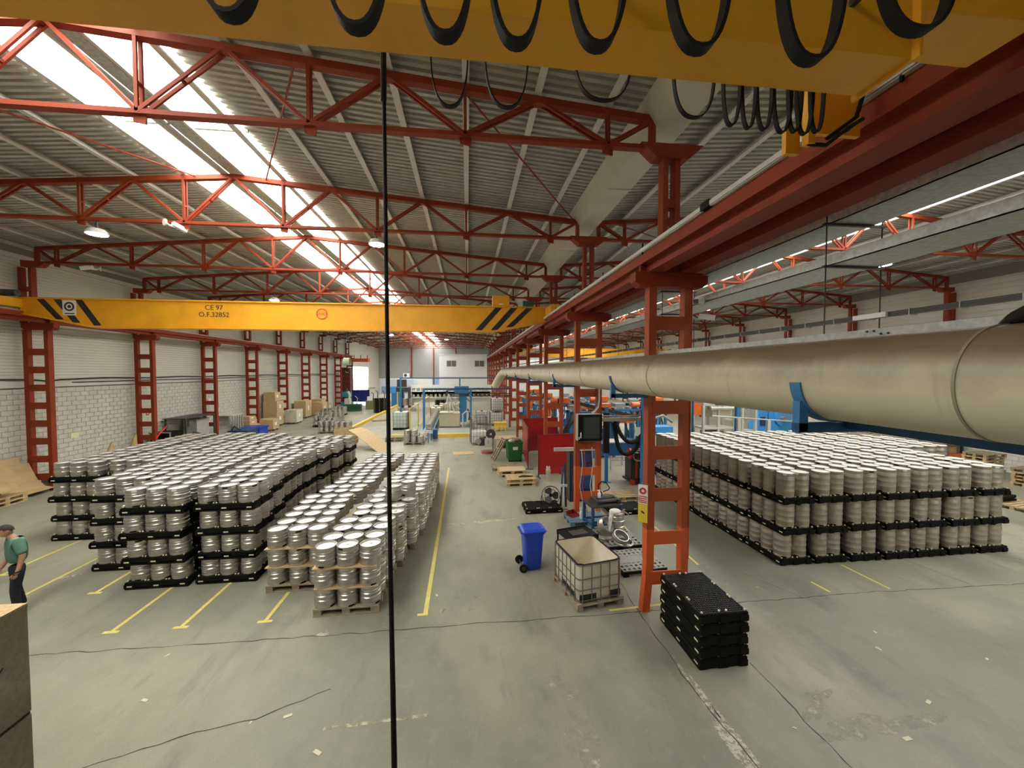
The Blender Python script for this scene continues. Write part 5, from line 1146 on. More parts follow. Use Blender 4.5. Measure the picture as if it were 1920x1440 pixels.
wood_plank = thing('leaning_pallet', 'dark wooden pallet leaning against the bench beside the green bin', 'pallet', (1.62, 20.3, 0), 0.2)
for i, yy in enumerate((-0.3, 0.0, 0.3)):
    MB().beam((-0.35, yy, 0.02), (0.3, yy, 1.12), 0.1, 0.025).build('board', WOODOLD, wood_plank); MB().beam((-0.31, yy, 0.0), (0.34, yy, 1.08), 0.08, 0.06).build('runner', WOODOLD, wood_plank)
for t_ in (0.1, 0.5, 0.9): MB().box((-0.35 + 0.65 * t_, 0, 0.05 + 1.05 * t_), (0.03, 0.8, 0.09), rot=Matrix.Rotation(-0.53, 3, 'Y')).build('cross_slat', WOODOLD, wood_plank)
# bench saw table
mach('saw_table', 'pale topped work table between the scrubber machine and the green bin', 'table', (2.1, 21.8, 0), [('top', OSB, 'b', (-0.6, 0.65, -0.5, 0.6, 0.86, 0.92))] + frame_posts(LTGREY, (-0.52, 0.55), (-0.42, 0.5), 0.86, 0.035) + [('stretcher', LTGREY, 'b', (-0.52, 0.55, -0.44, -0.4, 0.3, 0.35)), ('motor', DARK, 'c', (-0.2, 0, 0.45), (0.15, 0, 0.45), 0.16), ('belt_guard', DARK, 'b', (0.2, 0.35, -0.3, 0.1, 0.25, 0.75))])
mach('floor_polisher', 'white switch box machine with a black fan wheel and red round base', 'machine', (1.2, 21.9, 0), [('base_disc', mat('dusty_red', (0.38, 0.12, 0.09), 0.6), 'c', (-0.1, -0.1, 0.03), (-0.1, -0.1, 0.16), 0.36), ('base_plate', LTGREY, 'c', (-0.1, -0.1, 0.0), (-0.1, -0.1, 0.03), 0.40), ('column', LTGREY, 'b', (0.18, 0.28, -0.15, -0.05, 0.0, 0.9)), ('switch_box', LTGREY, 'b', (-0.25, 0.15, -0.35, -0.05, 0.42, 0.92)), ('switch_box>button', DARK, 'c', (-0.05, -0.36, 0.75), (-0.05, -0.35, 0.75), 0.03), ('switch_box>button_lower', DARK, 'c', (-0.05, -0.36, 0.65), (-0.05, -0.35, 0.65), 0.03), ('fan_wheel', DARK, 'c', (0.1, -0.2, 1.13), (0.12, 0.0, 1.13), 0.27), ('fan_hub', LTGREY, 'c', (0.1, -0.22, 1.13), (0.1, -0.2, 1.13), 0.06), ('gear_housing', DARK, 'b', (-0.55, -0.25, -0.3, 0.0, 0.5, 0.95)), ('clamp', DARK, 'c', (-0.45, -0.32, 0.85), (-0.2, -0.2, 0.95), 0.08), ('pulley', GREYBOX, 'c', (-0.62, -0.33, 0.75), (-0.62, -0.27, 0.75), 0.17)])
tag(MB().box((-0.26, 22.05, 0.012), (1.15, 0.85, 0.022), rz=0.1).build('chipboard_sheet', OSB), 'small chipboard sheet lying flat on the open floor', 'board')
# caged ibc in front, gridded cage with partly filled tank
def ibc(loc, rz, label, tank_m, w=1.0, l=1.2, h=1.0, z0=0.14, tank_h=None, black_base=False, bars=True):
    o = thing('ibc_tank', label, 'ibc tank', loc, rz); th = tank_h or h; hx, hy = w / 2, l / 2
    ro = lambda z, s_=1.0: [(x * s_, y * s_, z) for x, y in rounded_rect(hx - 0.03, hy - 0.03, 0.1)]
    loft([ro(z0 + 0.01, 0.97), ro(z0 + 0.05), ro(z0 + th - 0.06), ro(z0 + th, 0.94)]).build('tank', tank_m, o, smooth=True)
    if not tank_h: MB().cyl((0, 0, z0 + th), (0, 0, z0 + th + 0.05), 0.11, 14).build('filler_cap', BLACK, o, smooth=True)
    if bars:
        for i in range(5):
            z = z0 + 0.03 + (h - 0.04) * i / 4; r_ = [(x, y, z) for x, y in rounded_rect(hx, hy, 0.08)]; MB().tube(r_ + [r_[0]], 0.011, 5).build('cage_hoop', CAGE, o)
        for s_ in (-1, 1):
            for i in range(5): x = -hx + 0.1 + (w - 0.2) * i / 4; MB().cyl((x, s_ * (hy + 0.01), z0), (x, s_ * (hy + 0.01), z0 + h), 0.011, 5).build('cage_bar', CAGE, o)
            for i in range(6): y = -hy + 0.1 + (l - 0.2) * i / 5; MB().cyl((s_ * (hx + 0.01), y, z0), (s_ * (hx + 0.01), y, z0 + h), 0.011, 5).build('cage_bar', CAGE, o)
    m = BLACK if black_base else WOODOLD
    for x in (-hx + 0.08, 0, hx - 0.08):
        for y in (-hy + 0.08, 0, hy - 0.08): MB().bx(x - 0.07, x + 0.07, y - 0.07, y + 0.07, 0, 0.10).build('foot', m, o)
    MB().bx(-hx, hx, -hy, hy, 0.10, z0).build('base', m, o); return o
CLEARW = mat('ibc_milky', (0.74, 0.74, 0.70), 0.45, var=0.05)
ibc((0.7, 24.9, 0), 0.12, 'caged tank with a tall empty upper cage at the end of the yellow kerb', CLEARW, 1.0, 1.15, 1.65, tank_h=0.72)
ibc((2.45, 33.6, 0), 0.05, 'white caged tank, lower of the pair stacked beyond the yellow box', CLEARW)
ibc((2.55, 33.6, 1.2), 0.05, 'white caged tank, upper of the pair stacked beyond the yellow box', CLEARW)
ibc((1.25, 34.2, 0), -0.05, 'white caged tank left of the stacked pair, behind the steel drum', CLEARW)
ibc((-5.4, 32.1, 0), 0.0, 'pale green caged tank on a black base inside the yellow kerb', mat('ibc_greenish', (0.52, 0.62, 0.54), 0.4, var=0.08), 1.15, 1.2, 1.25, black_base=True)
for i, (x, y) in enumerate(((-1.35, 43.5), (-2.6, 43.2), (-3.0, 40.5), (-3.1, 38.2))): ibc((x, y, 0), 0.05 * i, 'caged tank behind the mesh fence, %s from the blue gantry' % ORD[i], mat('ibc_sand', (0.60, 0.55, 0.38), 0.5, var=0.12))
mach('steel_drum', 'bright steel drum with ribs between the caged tanks', 'drum', (1.35, 26.6, 0), [('drum', STEEL, 'c', (0, 0, 0.25), (0, 0, 0.85), 0.28), ('upper_hoop', STEEL, 'c', (0, 0, 0.60), (0, 0, 0.64), 0.30), ('lower_hoop', STEEL, 'c', (0, 0, 0.42), (0, 0, 0.46), 0.30), ('cradle', DARK, 'b', (-0.3, 0.3, -0.3, 0.3, 0, 0.25))])
mach('yellow_box', 'yellow steel container on legs in front of the white caged tanks', 'container', (2.55, 30.2, 0), [('tub', YELLOWSAFE, 'b', (-0.45, 0.45, -0.4, 0.4, 0.3, 0.62)), ('rim', YELLOWSAFE, 'b', (-0.5, 0.5, -0.45, 0.45, 0.62, 0.68))] + frame_posts(YELLOWSAFE, (-0.38, 0, 0.38), (-0.35, 0.35), 0.3, 0.04))
# R2: control cabinet, shelf drawers, cables, bright conduit
mach('control_cabinet', 'black control cabinet with a dark glass door on the second middle column', 'control cabinet', (3.83, 11.70, 2.50), [('body', GREYBOX, 'b', (-0.38, 0.38, 0.0, 0.30, 0.0, 0.84)), ('door', BLACK, 'b', (-0.385, 0.385, -0.03, 0.0, 0.0, 0.84)), ('door>glass', GLASSDARK, 'b', (-0.22, 0.3, -0.036, -0.03, 0.08, 0.76)), ('door>handle', PAPER, 'b', (-0.32, -0.29, -0.045, -0.03, 0.1, 0.28)), ('door>sticker', PAPER, 'b', (-0.37, -0.345, -0.034, -0.03, 0.06, 0.14))])
tag(MB().tube([(4.2, 11.95, 4.2), (4.2, 11.95, 3.75), (4.16, 11.93, 3.55), (4.05, 11.9, 3.42), (3.95, 11.88, 3.36)], 0.035, 8).build('conduit', LTGREY, smooth=True), 'pale conduit curving down into the control cabinet', 'conduit')
mach('tool_drawers', 'navy plastic drawer unit seen through the second middle column', 'drawer unit', (4.05, 13.3, 0), [('frame', DARK, 'b', (-0.42, 0.42, 0.05, 0.5, 0.0, 1.85)), ('upper_drawer', NAVY, 'b', (-0.36, 0.36, 0.0, 0.05, 1.42, 1.75)), ('upper_drawer_b', NAVY, 'b', (-0.36, 0.36, 0.0, 0.05, 1.05, 1.38)), ('lower_tub', DBLUE, 'b', (-0.34, 0.34, -0.05, 0.05, 0.48, 0.98)), ('lower_drawer', NAVY, 'b', (-0.36, 0.36, 0.0, 0.05, 0.08, 0.42))])
tag(MB().bx(3.05, 4.55, 13.3, 13.38, 1.851, 1.97).build('metal_bar', LTGREY), 'pale metal bar resting across the navy drawer unit', 'metal bar')
for i, (x, m_, lab) in enumerate(((3.72, SIGNRED, 'red air hose'), (3.98, LTGREY, 'pale grey cable'), (3.64, LTGREY, 'thin white cable'))):
    tag(MB().tube([(x, 11.95, 2.35 - 0.1 * i), (x + 0.03, 11.93, 1.7), (x - 0.06, 11.92, 1.0), (x + 0.05, 11.9, 0.35), (x + 0.12, 11.8, 0.05)], 0.012, 6).build('hanging_hose', m_, smooth=True), lab + ' hanging down the second middle column', 'hose')
mach('hand_tools_rack', 'pair of blue pipe stands leaning left of the second middle column', 'pipe stand', (3.2, 12.9, 0), [('pipe', DBLUE, 'c', (0.0, 0, 0.0), (0.08, 0.1, 1.35), 0.03), ('pipe_b', DARK, 'c', (0.18, 0, 0.0), (0.16, 0.1, 1.5), 0.04), ('clamp', LTGREY, 'b', (-0.02, 0.22, -0.03, 0.03, 0.7, 0.78))])
# blue posts and overhead boom
for (x, y, z1, lab, m_) in ((5.80, 12.15, 4.6, 'tall blue square post just behind the first middle column', BLUE), (5.83, 15.6, 3.2, 'blue post with a flanged foot between the first two columns', BLUE)):
    mach('blue_post', lab, 'post', (x, y, 0), [('post', m_, 'b', (-0.06, 0.06, -0.06, 0.06, 0.02, z1)), ('foot_plate', m_, 'b', (-0.16, 0.16, -0.16, 0.16, 0, 0.02))] + ([('sleeve', BLACKR, 'b', (-0.13, 0.10, -0.08, 0.08, 1.25, 2.95))] if y > 15 else []))
tag(MB().bx(4.35, 6.1, 12.35, 12.47, 3.02, 3.14).build('support_beam', mat('dusty_beam', (0.34, 0.31, 0.24), 0.7)), 'dusty horizontal beam between the first and second middle columns', 'beam')
tag(MB().tube([(4.3, 12.3, 3.22), (5.2, 12.3, 3.20), (5.8, 12.3, 3.22), (5.95, 12.3, 3.35)], 0.025, 6).build('conduit', GREYBOX, smooth=True), 'thin conduit above the dusty beam', 'conduit')
for i, pts in enumerate((((5.95, 15.0, 2.75), (6.15, 14.95, 2.2), (6.45, 14.9, 1.85), (6.8, 14.9, 1.85), (7.1, 14.95, 2.1), (7.3, 15.0, 2.35)), ((5.95, 15.1, 2.6), (6.05, 15.05, 1.9), (6.2, 15.0, 1.45), (6.5, 15.0, 1.30), (6.85, 15.0, 1.5), (7.05, 15.0, 1.95)))):
    sm = []
    for k in range(len(pts) - 1):
        for j in range(4):
            p = [Vector(pts[min(max(k + q, 0), len(pts) - 1)]) for q in (-1, 0, 1, 2)]; u = j / 4
            sm.append(0.5 * ((2 * p[1]) + (p[2] - p[0]) * u + (2 * p[0] - 5 * p[1] + 4 * p[2] - p[3]) * u * u + (3 * p[1] - p[0] - 3 * p[2] + p[3]) * u ** 3))
    sm.append(Vector(pts[-1])); tag(MB().tube(sm, 0.085, 12).build('extraction_hose', BLACKR, smooth=True), '%s looped black extraction hose beside the blue sleeve post' % ('upper', 'lower')[i], 'hose', 'black extraction hoses')
tag(MB().tube([(5.6, 20.0, 2.4), (5.1, 18.6, 2.2), (4.75, 18.1, 1.9), (4.55, 18.0, 1.6), (4.25, 17.9, 1.45)], 0.13, 12).build('extraction_hose', BLACKR, smooth=True), 'fat black hose dropping behind the front red screen', 'hose')
# welder on its trolley
mach('welding_machine', 'red and black welding machine on a trolley with a gas bottle', 'welding machine', (6.95, 15.4, 0), [('cabinet', DARK, 'b', (-0.25, 0.12, -0.3, 0.3, 0.22, 1.05)), ('side_panel', SIGNRED, 'b', (-0.06, 0.02, -0.31, -0.3, 0.25, 1.05)), ('wire_feeder', DARK, 'b', (-0.22, 0.15, -0.25, 0.25, 1.05, 1.3)), ('reel_cover', SIGNRED, 'c', (-0.30, -0.2, 1.28), (-0.22, -0.2, 1.28), 0.22), ('trolley_base', DARK, 'b', (-0.32, 0.4, -0.35, 0.4, 0.12, 0.2)), ('wheel', SIGNRED, 'c', (-0.2, -0.38, 0.12), (-0.2, -0.34, 0.12), 0.12), ('wheel_b', DARK, 'c', (0.25, -0.38, 0.12), (0.25, -0.34, 0.12), 0.12), ('gas_bottle', DARK, 'c', (0.27, 0.1, 0.2), (0.27, 0.1, 1.4), 0.11), ('white_bottle', WHITE, 'c', (0.26, -0.25, 0.2), (0.26, -0.25, 0.62), 0.10), ('hose_coil', GREYBOX, 't', [(0.05 + 0.2 * math.cos(a), -0.32, 1.2 + 0.22 * math.sin(a)) for a in [0.5 * i for i in range(14)]], 0.025), ('cable', LTGREY, 't', [(0.3, -0.2, 1.5), (0.33, -0.25, 1.2), (0.28, -0.28, 0.9), (0.35, -0.3, 0.5)], 0.02)])
mach('blue_bench', 'blue welding bench with a grey open frame behind the sleeve post', 'workbench', (7.2, 17.9, 0), [('top', LTGREY, 'b', (-0.5, 0.55, -0.4, 0.5, 1.28, 1.33)), ('front_panel', DBLUE, 'b', (-0.45, 0.5, -0.38, -0.35, 0.68, 1.28))] + frame_posts(GREYBOX, (-0.42, 0.46), (-0.34, 0.42), 0.68, 0.025) + [('rail', GREYBOX, 'b', (-0.42, 0.46, -0.36, -0.33, 0.42, 0.46)), ('rail_b', GREYBOX, 'b', (-0.42, 0.46, -0.36, -0.33, 0.55, 0.59))])
mach('power_unit', 'bright blue machine cabinet with a white front box seen through the first column', 'machine', (9.7, 18.2, 0), [('cabinet', SKYBLUE, 'b', (-0.55, 0.58, 0.0, 0.8, 0.2, 1.90)), ('white_box', WHITE, 'b', (-0.6, 0.25, -0.12, 0.0, 0.98, 1.45)), ('plinth', DARK, 'b', (-0.5, 0.55, 0.05, 0.75, 0, 0.2)), ('lever', DBLUE, 't', [(-0.6, -0.15, 1.85), (-0.45, -0.18, 1.68), (0.15, -0.2, 1.46)], 0.035), ('top_pipe', GREYBOX, 't', [(-0.3, 0.3, 1.9), (-0.3, 0.3, 2.3), (0.2, 0.3, 2.45), (0.7, 0.3, 2.1)], 0.07)])
mach('display_board', 'black framed board leaning near the keg block, seen through the first column', 'board', (9.3, 16.0, 0), [('board_face', BLACK, 'b', (-0.2, 0.2, 0.0, 0.03, 0.05, 0.86)), ('frame', LTGREY, 'b', (-0.24, -0.2, -0.01, 0.04, 0.0, 0.9)), ('frame_b', LTGREY, 'b', (0.2, 0.24, -0.01, 0.04, 0.0, 0.9)), ('frame_c', LTGREY, 'b', (-0.2, 0.2, -0.01, 0.04, 0.0, 0.05))])
mach('hose_reel', 'coiled hoses on a blue pump beside the leaning black panel', 'pump', (8.45, 16.3, 0), [('pump_body', DBLUE, 'b', (-0.45, 0.45, 0.1, 0.6, 0.05, 0.75)), ('motor', DARK, 'c', (-0.4, 0.3, 0.9), (0.3, 0.3, 0.9), 0.17)] + [('hose_coil', LTGREY, 't', [(cx + r * math.cos(a), 0.05 + 0.01 * i, cz + r * math.sin(a)) for i, a in enumerate([0.45 * q for q in range(16)])], 0.022) for cx, cz, r in ((-0.25, 0.55, 0.16), (0.05, 0.3, 0.2), (0.25, 0.65, 0.14))])
# keg lines: conveyors and orange-blue machines seen between the columns
def keg_line(x, y, label, seed, orange=True):
    r = random.Random(seed); ps = []
    L_ = 2.6
    ps += [('frame_beam', BLUE, 'b', (-L_ / 2, L_ / 2, -0.08, 0.08, 2.40, 2.55)), ('frame_beam_b', DBLUE, 'b', (-L_ / 2, L_ / 2, 0.7, 0.85, 2.40, 2.55))]
    for xx in (-L_ / 2 + 0.1, 0.1, L_ / 2 - 0.1):
        for yy in (0.0, 0.75): ps.append(('upright', BLUE, 'b', (xx - 0.07, xx + 0.07, yy - 0.07, yy + 0.07, 0, 2.42)))
    ps += [('drive_cover', ORANGE, 'b', (-1.0, -0.25, -0.15, 0.5, 1.75, 2.25)), ('drive_cover_b', ORANGE, 'b', (0.35, 1.0, -0.1, 0.5, 2.6, 2.95)), ('motor', ORANGE, 'c', (-0.2, 0.2, 2.75), (0.25, 0.2, 2.75), 0.17), ('motor_fan', DARK, 'c', (0.25, 0.2, 2.75), (0.4, 0.2, 2.75), 0.15), ('hopper', GREYBOX, 'b', (-1.2, -0.6, 0.1, 0.6, 2.55, 2.85)), ('base_tank', DBLUE, 'b', (-1.1, 1.1, 0.05, 0.7, 0.1, 0.75)), ('panel', LTGREY, 'b', (-0.15, 0.25, -0.1, -0.05, 1.0, 1.5))]
    for k in range(5):
        xx = -1.1 + 0.5 * k; ps.append(('pipe', (BLUE, DARK, LTGREY, BLUE, DARK)[k], 't', [(xx, 0.0, 0.8), (xx + r.uniform(-.1, .1), -0.1, 1.3), (xx + r.uniform(-.1, .1), 0.0, 1.75), (xx + 0.1, 0.3, 2.3)], 0.05))
    for k in range(6): ps.append(('roller', LTGREY, 'c', (-1.2 + 0.45 * k, 0.05, 2.60), (-1.2 + 0.45 * k, 0.72, 2.60), 0.05))
    for k in range(4): ps.append(('cable', (DARK, BLACKR)[k % 2], 't', [(-1.0 + 0.6 * k, -0.12, 2.5), (-0.9 + 0.6 * k, -0.18, 2.0), (-0.7 + 0.6 * k, -0.16, 1.7), (-0.5 + 0.6 * k, -0.12, 2.45)], 0.02))
    return mach('keg_line_machine', label, 'machine', (x, y, 0), ps, group='keg line machines')
for i, (x, y) in enumerate(((6.7, 20.0), (9.6, 21.0), (5.6, 24.5), (8.6, 25.5), (11.8, 24.0), (5.7, 30.0), (9.0, 31.0), (6.0, 36.5))):
    keg_line(x, y, 'blue framed keg line machine with orange covers, number %s counting back from the sleeve post' % ('one', 'two', 'three', 'four', 'five', 'six', 'seven', 'eight')[i], i)
tag(MB().beam((4.9, 17.8, 3.25), (7.9, 17.2, 2.55), 0.16, 0.16).build('conveyor_beam', DARK), 'dark sloping conveyor beam above the looped hoses', 'beam')
mach('orange_guard', 'orange guard panel with hanging dark cables right of the first column', 'guard', (11.45, 18.0, 0), [('guard_panel', ORANGE, 'b', (-0.2, 0.2, 0, 0.05, 2.5, 3.1)), ('post', DBLUE, 'b', (-0.28, -0.2, 0, 0.08, 0, 3.3)), ('cable', DARK, 't', [(-0.6, 0, 3.3), (-0.7, -0.05, 2.6), (-0.6, -0.05, 1.9), (-0.65, 0, 1.2)], 0.06), ('cable_b', BLACKR, 't', [(-0.5, 0, 3.3), (-0.55, -0.05, 2.7), (-0.8, -0.05, 2.2), (-0.75, 0, 1.2)], 0.05)])
mach('grey_machine', 'light grey keg washing machine frame behind the right keg block', 'machine', (14.0, 20.2, 0), [('top_housing', LTGREY, 'b', (-0.8, 0.9, 0, 0.9, 2.75, 3.2)), ('window', NAVY, 'b', (-0.1, 0.45, -0.02, 0.0, 2.78, 3.05)), ('tank', BEIGE, 'b', (-0.3, 0.8, -0.1, 0.7, 2.1, 2.5)), ('roller', LTGREY, 'c', (-0.5, -0.2, 2.62), (0.9, -0.2, 2.62), 0.09), ('tray', LTGREY, 'b', (-0.9, 0.9, -0.2, 0.7, 1.45, 1.55)), ('under_box', OLIVE, 'b', (-0.6, 0.4, 0, 0.6, 0.4, 1.3))] + frame_posts(LTGREY, (-0.9, 0.0, 0.95), (-0.15, 0.8), 2.75, 0.06, 'post'))
mach('grey_guard_box', 'grey framed guard box with a window behind the right keg block', 'guard', (16.0, 20.2, 0), [('frame_top', LTGREY, 'b', (-0.45, 0.5, 0, 0.8, 2.6, 2.8)), ('window_panel', GREYBOX, 'b', (-0.3, 0.3, -0.02, 0.02, 1.9, 2.5)), ('base', LTGREY, 'b', (-0.4, 0.45, 0.1, 0.7, 0, 1.3))] + frame_posts(LTGREY, (-0.4, 0.42), (0.02, 0.75), 2.6, 0.06, 'post'))
mach('blue_press', 'bright blue press with a round motor housing behind the right keg block', 'machine', (18.6, 21.2, 0), [('left_frame', SKYBLUE, 'b', (-1.2, -0.6, 0, 0.8, 0, 2.5)), ('recess', NAVY, 'b', (-1.1, -0.75, -0.02, 0.0, 1.4, 1.95)), ('main_housing', SKYBLUE, 'b', (-0.5, 1.0, 0.0, 1.0, 0, 2.6)), ('round_cover', SKYBLUE, 'c', (0.3, -0.15, 1.9), (0.3, 0.0, 1.9), 0.5), ('motor', STEEL, 'c', (0.25, -0.4, 1.85), (0.25, -0.15, 1.85), 0.17), ('side_bench', BLUE, 'b', (1.15, 1.7, 0, 0.6, 0.9, 1.5))])
tag(mach('blue_post', 'thin blue post standing right behind the right keg block', 'post', (12.85, 17.0, 0), [('post', BLUE, 'b', (-0.09, 0.09, -0.09, 0.09, 0.02, 3.3)), ('foot_plate', BLUE, 'b', (-0.2, 0.2, -0.2, 0.2, 0, 0.02))]))
rl_ = thing('guard_rail', 'grey guard rail with posts along the back of the right keg block', 'guard rail', (11, 15.9, 0))
MB().tube([(10.6, 15.6, 2.75), (14.4, 15.3, 2.48), (19.0, 15.0, 1.75), (21.5, 14.9, 1.4)], 0.03, 8).build('handrail', GALV, rl_, world=True, smooth=True)
for x, h_ in ((11.6, 2.66), (13.0, 2.56), (14.6, 2.44), (16.1, 2.2), (17.6, 1.96)): MB().bx(x - 0.07, x + 0.07, 15.2, 15.3, 0, h_).build('post', LTGREY, rl_, world=True)
# right wall: grey table, orange racks, timber stacks, black pallets pile
mach('grey_table', 'grey work table with a pale top by the right wall', 'table', (22.4, 18.6, 0), [('top', mat('pale_top', (0.55, 0.53, 0.42), 0.7), 'b', (-1.0, 1.2, -0.5, 0.6, 1.05, 1.12))] + frame_posts(GREYBOX, (-0.9, 0.1, 1.1), (-0.42, 0.5), 1.05, 0.05) + [('back_panel', GREYBOX, 'b', (0.2, 1.1, 0.48, 0.52, 0.3, 1.05))])
mach('pallet_rack', 'orange and blue steel rack with a wooden top by the right wall', 'rack', (23.7, 16.9, 0), [('top_board', OSB, 'b', (-0.95, 1.0, -0.5, 0.5, 1.22, 1.27)), ('beam', ORANGE, 'b', (-0.9, 0.95, -0.5, -0.44, 1.0, 1.16)), ('beam_b', ORANGE, 'b', (-0.9, 0.95, -0.5, -0.44, 0.42, 0.58)), ('shelf', DARK, 'b', (-0.9, 0.95, -0.44, 0.45, 0.52, 0.58)), ('upright', BLUE, 'b', (-0.95, -0.87, -0.5, -0.4, 0, 1.22)), ('upright_b', BLUE, 'b', (0.0, 0.1, -0.5, -0.4, 0, 1.22)), ('upright_c', DARK, 'b', (0.92, 1.0, -0.5, -0.4, 0, 1.22)), ('stored_crate', mat('crate_yellow', (0.55, 0.40, 0.15), 0.6), 'b', (-0.7, -0.3, -0.35, 0.2, 0.58, 0.85)), ('stored_box', CARD, 'b', (0.3, 0.8, -0.35, 0.2, 0.58, 0.9))])
def board_pile(x, y, n, label, rz, kind='new'):
    for i in range(n): wood_pallet(x + random.uniform(-.05, .05), y + random.uniform(-.05, .05), i * 0.145, rz + random.uniform(-.05, .05), '%s wooden pallet of the %s' % (ORD[i] + ' from the floor,', label), 'pallet piles by the right wall', kind if i < n - 1 else 'old')
board_pile(23.2, 14.7, 7, 'tall pile by the right wall', 0.1)
board_pile(23.0, 13.0, 5, 'low pile at the right edge', 0.15)
wood_pallet(18.9, 10.9, 0, 0.1, 'pale wooden pallet past the right end of the tall keg block', None, 'new')
for i in range(3): tag(MB().box((18.7 + 0.03 * i, 11.5, 0.06 + 0.11 * i), (0.9, 0.6, 0.10), rz=0.1 * i).build('black_mat', BLACK, bevel=0.02), '%s folded black sheet piled past the right end of the tall keg block' % ('lowest', 'middle', 'uppermost')[i], 'folded sheet')
mach('red_hose_reel', 'small red hose reel on the pile at the far right edge', 'hose reel', (23.0, 13.0, 0.74), [('reel', SIGNRED, 'c', (-0.1, -0.15, 0.15), (0.1, -0.15, 0.15), 0.15), ('stand', DARK, 'b', (-0.12, 0.12, -0.25, -0.05, 0, 0.06))])
# ---------------------------------------------------------------- left wall goods
cs = thing('cardboard_sheet', 'large bent brown fibreboard sheet leaning on the wall by the first left column', 'sheet', (-16.6, 16.4, 0))
def curved_sheet(y0, y1, prof, t, nm, m, par):
    vs = []
    for x, z in prof: vs += [(x, y0, z), (x, y1, z), (x + t, y0, z + t * 0.4), (x + t, y1, z + t * 0.4)]
    n = len(prof); fs = []
    for i in range(n - 1):
        a = 4 * i; fs += [(a, a + 1, a + 5, a + 4), (a + 2, a + 6, a + 7, a + 3), (a, a + 4, a + 6, a + 2), (a + 1, a + 3, a + 7, a + 5)]
    fs += [(0, 2, 3, 1), (4 * n - 4, 4 * n - 3, 4 * n - 1, 4 * n - 2)]
    return MB().add(vs, fs).build(nm, m, par, world=True, smooth=False)
curved_sheet(15.35, 16.75, [(-17.2, 1.38), (-17.1, 1.0), (-17.0, 0.6), (-16.9, 0.02)], 0.02, 'rear_sheet', CARD2, cs)
curved_sheet(15.6, 16.95, [(-17.05, 1.12), (-16.92, 0.8), (-16.75, 0.45), (-16.5, 0.2), (-16.15, 0.14)], 0.02, 'front_sheet', CARD2, cs)
curved_sheet(14.2, 15.6, [(-17.1, 0.75), (-16.6, 0.76), (-16.2, 0.7), (-15.95, 0.5)], 0.015, 'folded_flap', CARD2, cs)
for i in range(2): wood_pallet(-16.35, 15.2, i * 0.145, PI / 2, '%s wooden pallet under the bent fibreboard sheets' % ('lower', 'upper')[i], 'pallets by the left wall', 'new')
wood_pallet(-16.3, 13.6, 0, PI / 2, 'wooden pallet at the left picture edge by the wall', 'pallets by the left wall', 'new'); 
for i in range(3): tag(MB().box((-16.4, 14.2 + 0.05 * i, 0.34 + 0.12 * i), (0.9, 0.7, 0.11), rz=0.05 * i).build('timber_stack', WOOD), '%s timber slab stacked at the left picture edge' % ('lowest', 'middle', 'uppermost')[i], 'timber')
tag(MB().bx(-17.0, -16.4, 17.3, 17.9, 0.02, 0.4).build('wrapped_parcel', mat('wrapped_grey', (0.45, 0.42, 0.35), 0.8, var=0.3, scale=8), bevel=0.05), 'grey wrapped parcel at the foot of the first left column', 'parcel')
sk = [('tall limp brown sack standing between the first two left columns', 20.1, 1.35), ('brown crumpled sack leaning at the second left column', 21.4, 1.5)]
for lab, y, h_ in sk:
    rings = []
    for i in range(8):
        t_ = i / 7; w_ = 0.30 * (1 - t_) + 0.05; rings.append([(-16.9 + 0.12 * t_ + w_ * 0.7 * math.cos(a) * (1 + 0.15 * math.sin(3 * a + i)), y + w_ * math.sin(a) + 0.1 * t_ * t_, h_ * t_) for a in [2 * PI * k / 12 for k in range(12)]])
    tag(loft(rings).build('paper_sack', CARD2, smooth=True), lab, 'sack')
tag(MB().tube([(-16.15, 21.9, 1.2), (-16.1, 22.2, 1.5), (-16.05, 22.5, 1.75)], 0.04, 8).build('red_tool', SIGNRED, smooth=True), 'red tool handle sticking out by the second left column', 'tool')
mach('speaker_cabinet', 'black square cabinet with a small white logo beside the cage table', 'cabinet', (-16.6, 23.3, 0), [('body', BLACK, 'b', (-0.5, 0.5, -0.5, 0.5, 0.35, 1.35)), ('front_frame', GREYBOX, 'b', (-0.54, 0.54, -0.53, -0.5, 0.31, 0.37)), ('front_frame_b', GREYBOX, 'b', (-0.54, -0.48, -0.53, -0.5, 0.37, 1.35)), ('front_frame_c', GREYBOX, 'b', (0.48, 0.54, -0.53, -0.5, 0.37, 1.35)), ('front_frame_d', GREYBOX, 'b', (-0.54, 0.54, -0.53, -0.5, 1.33, 1.39)), ('logo', PAPER, 'b', (-0.06, 0.06, -0.515, -0.5, 0.82, 0.92)), ('plinth', DARK, 'b', (-0.45, 0.45, -0.45, 0.45, 0, 0.35))])
mach('cage_table', 'dark steel frame table with a grey machine under it by the left wall', 'table', (-16.5, 25.1, 0), [('top', DARK, 'b', (-0.7, 0.5, -1.3, 1.4, 1.96, 2.0))] + frame_posts(DARK, (-0.6, 0.45), (-1.2, 1.3), 1.96, 0.035) + [('machine_body', GREYPAINT, 'b', (-0.55, 0.2, 0.1, 1.2, 0.3, 1.8)), ('notice', PAPER, 'b', (-0.2, 0.0, 0.085, 0.1, 1.45, 1.7)), ('hose', DARK, 't', [(0.3, -0.9, 0.7), (0.4, -0.4, 1.1), (0.35, 0.2, 0.9), (0.4, 0.8, 0.5)], 0.05), ('arm', LTGREY, 't', [(0.3, -1.0, 0.5), (0.5, -0.2, 0.6), (0.4, 0.7, 0.55)], 0.06)])
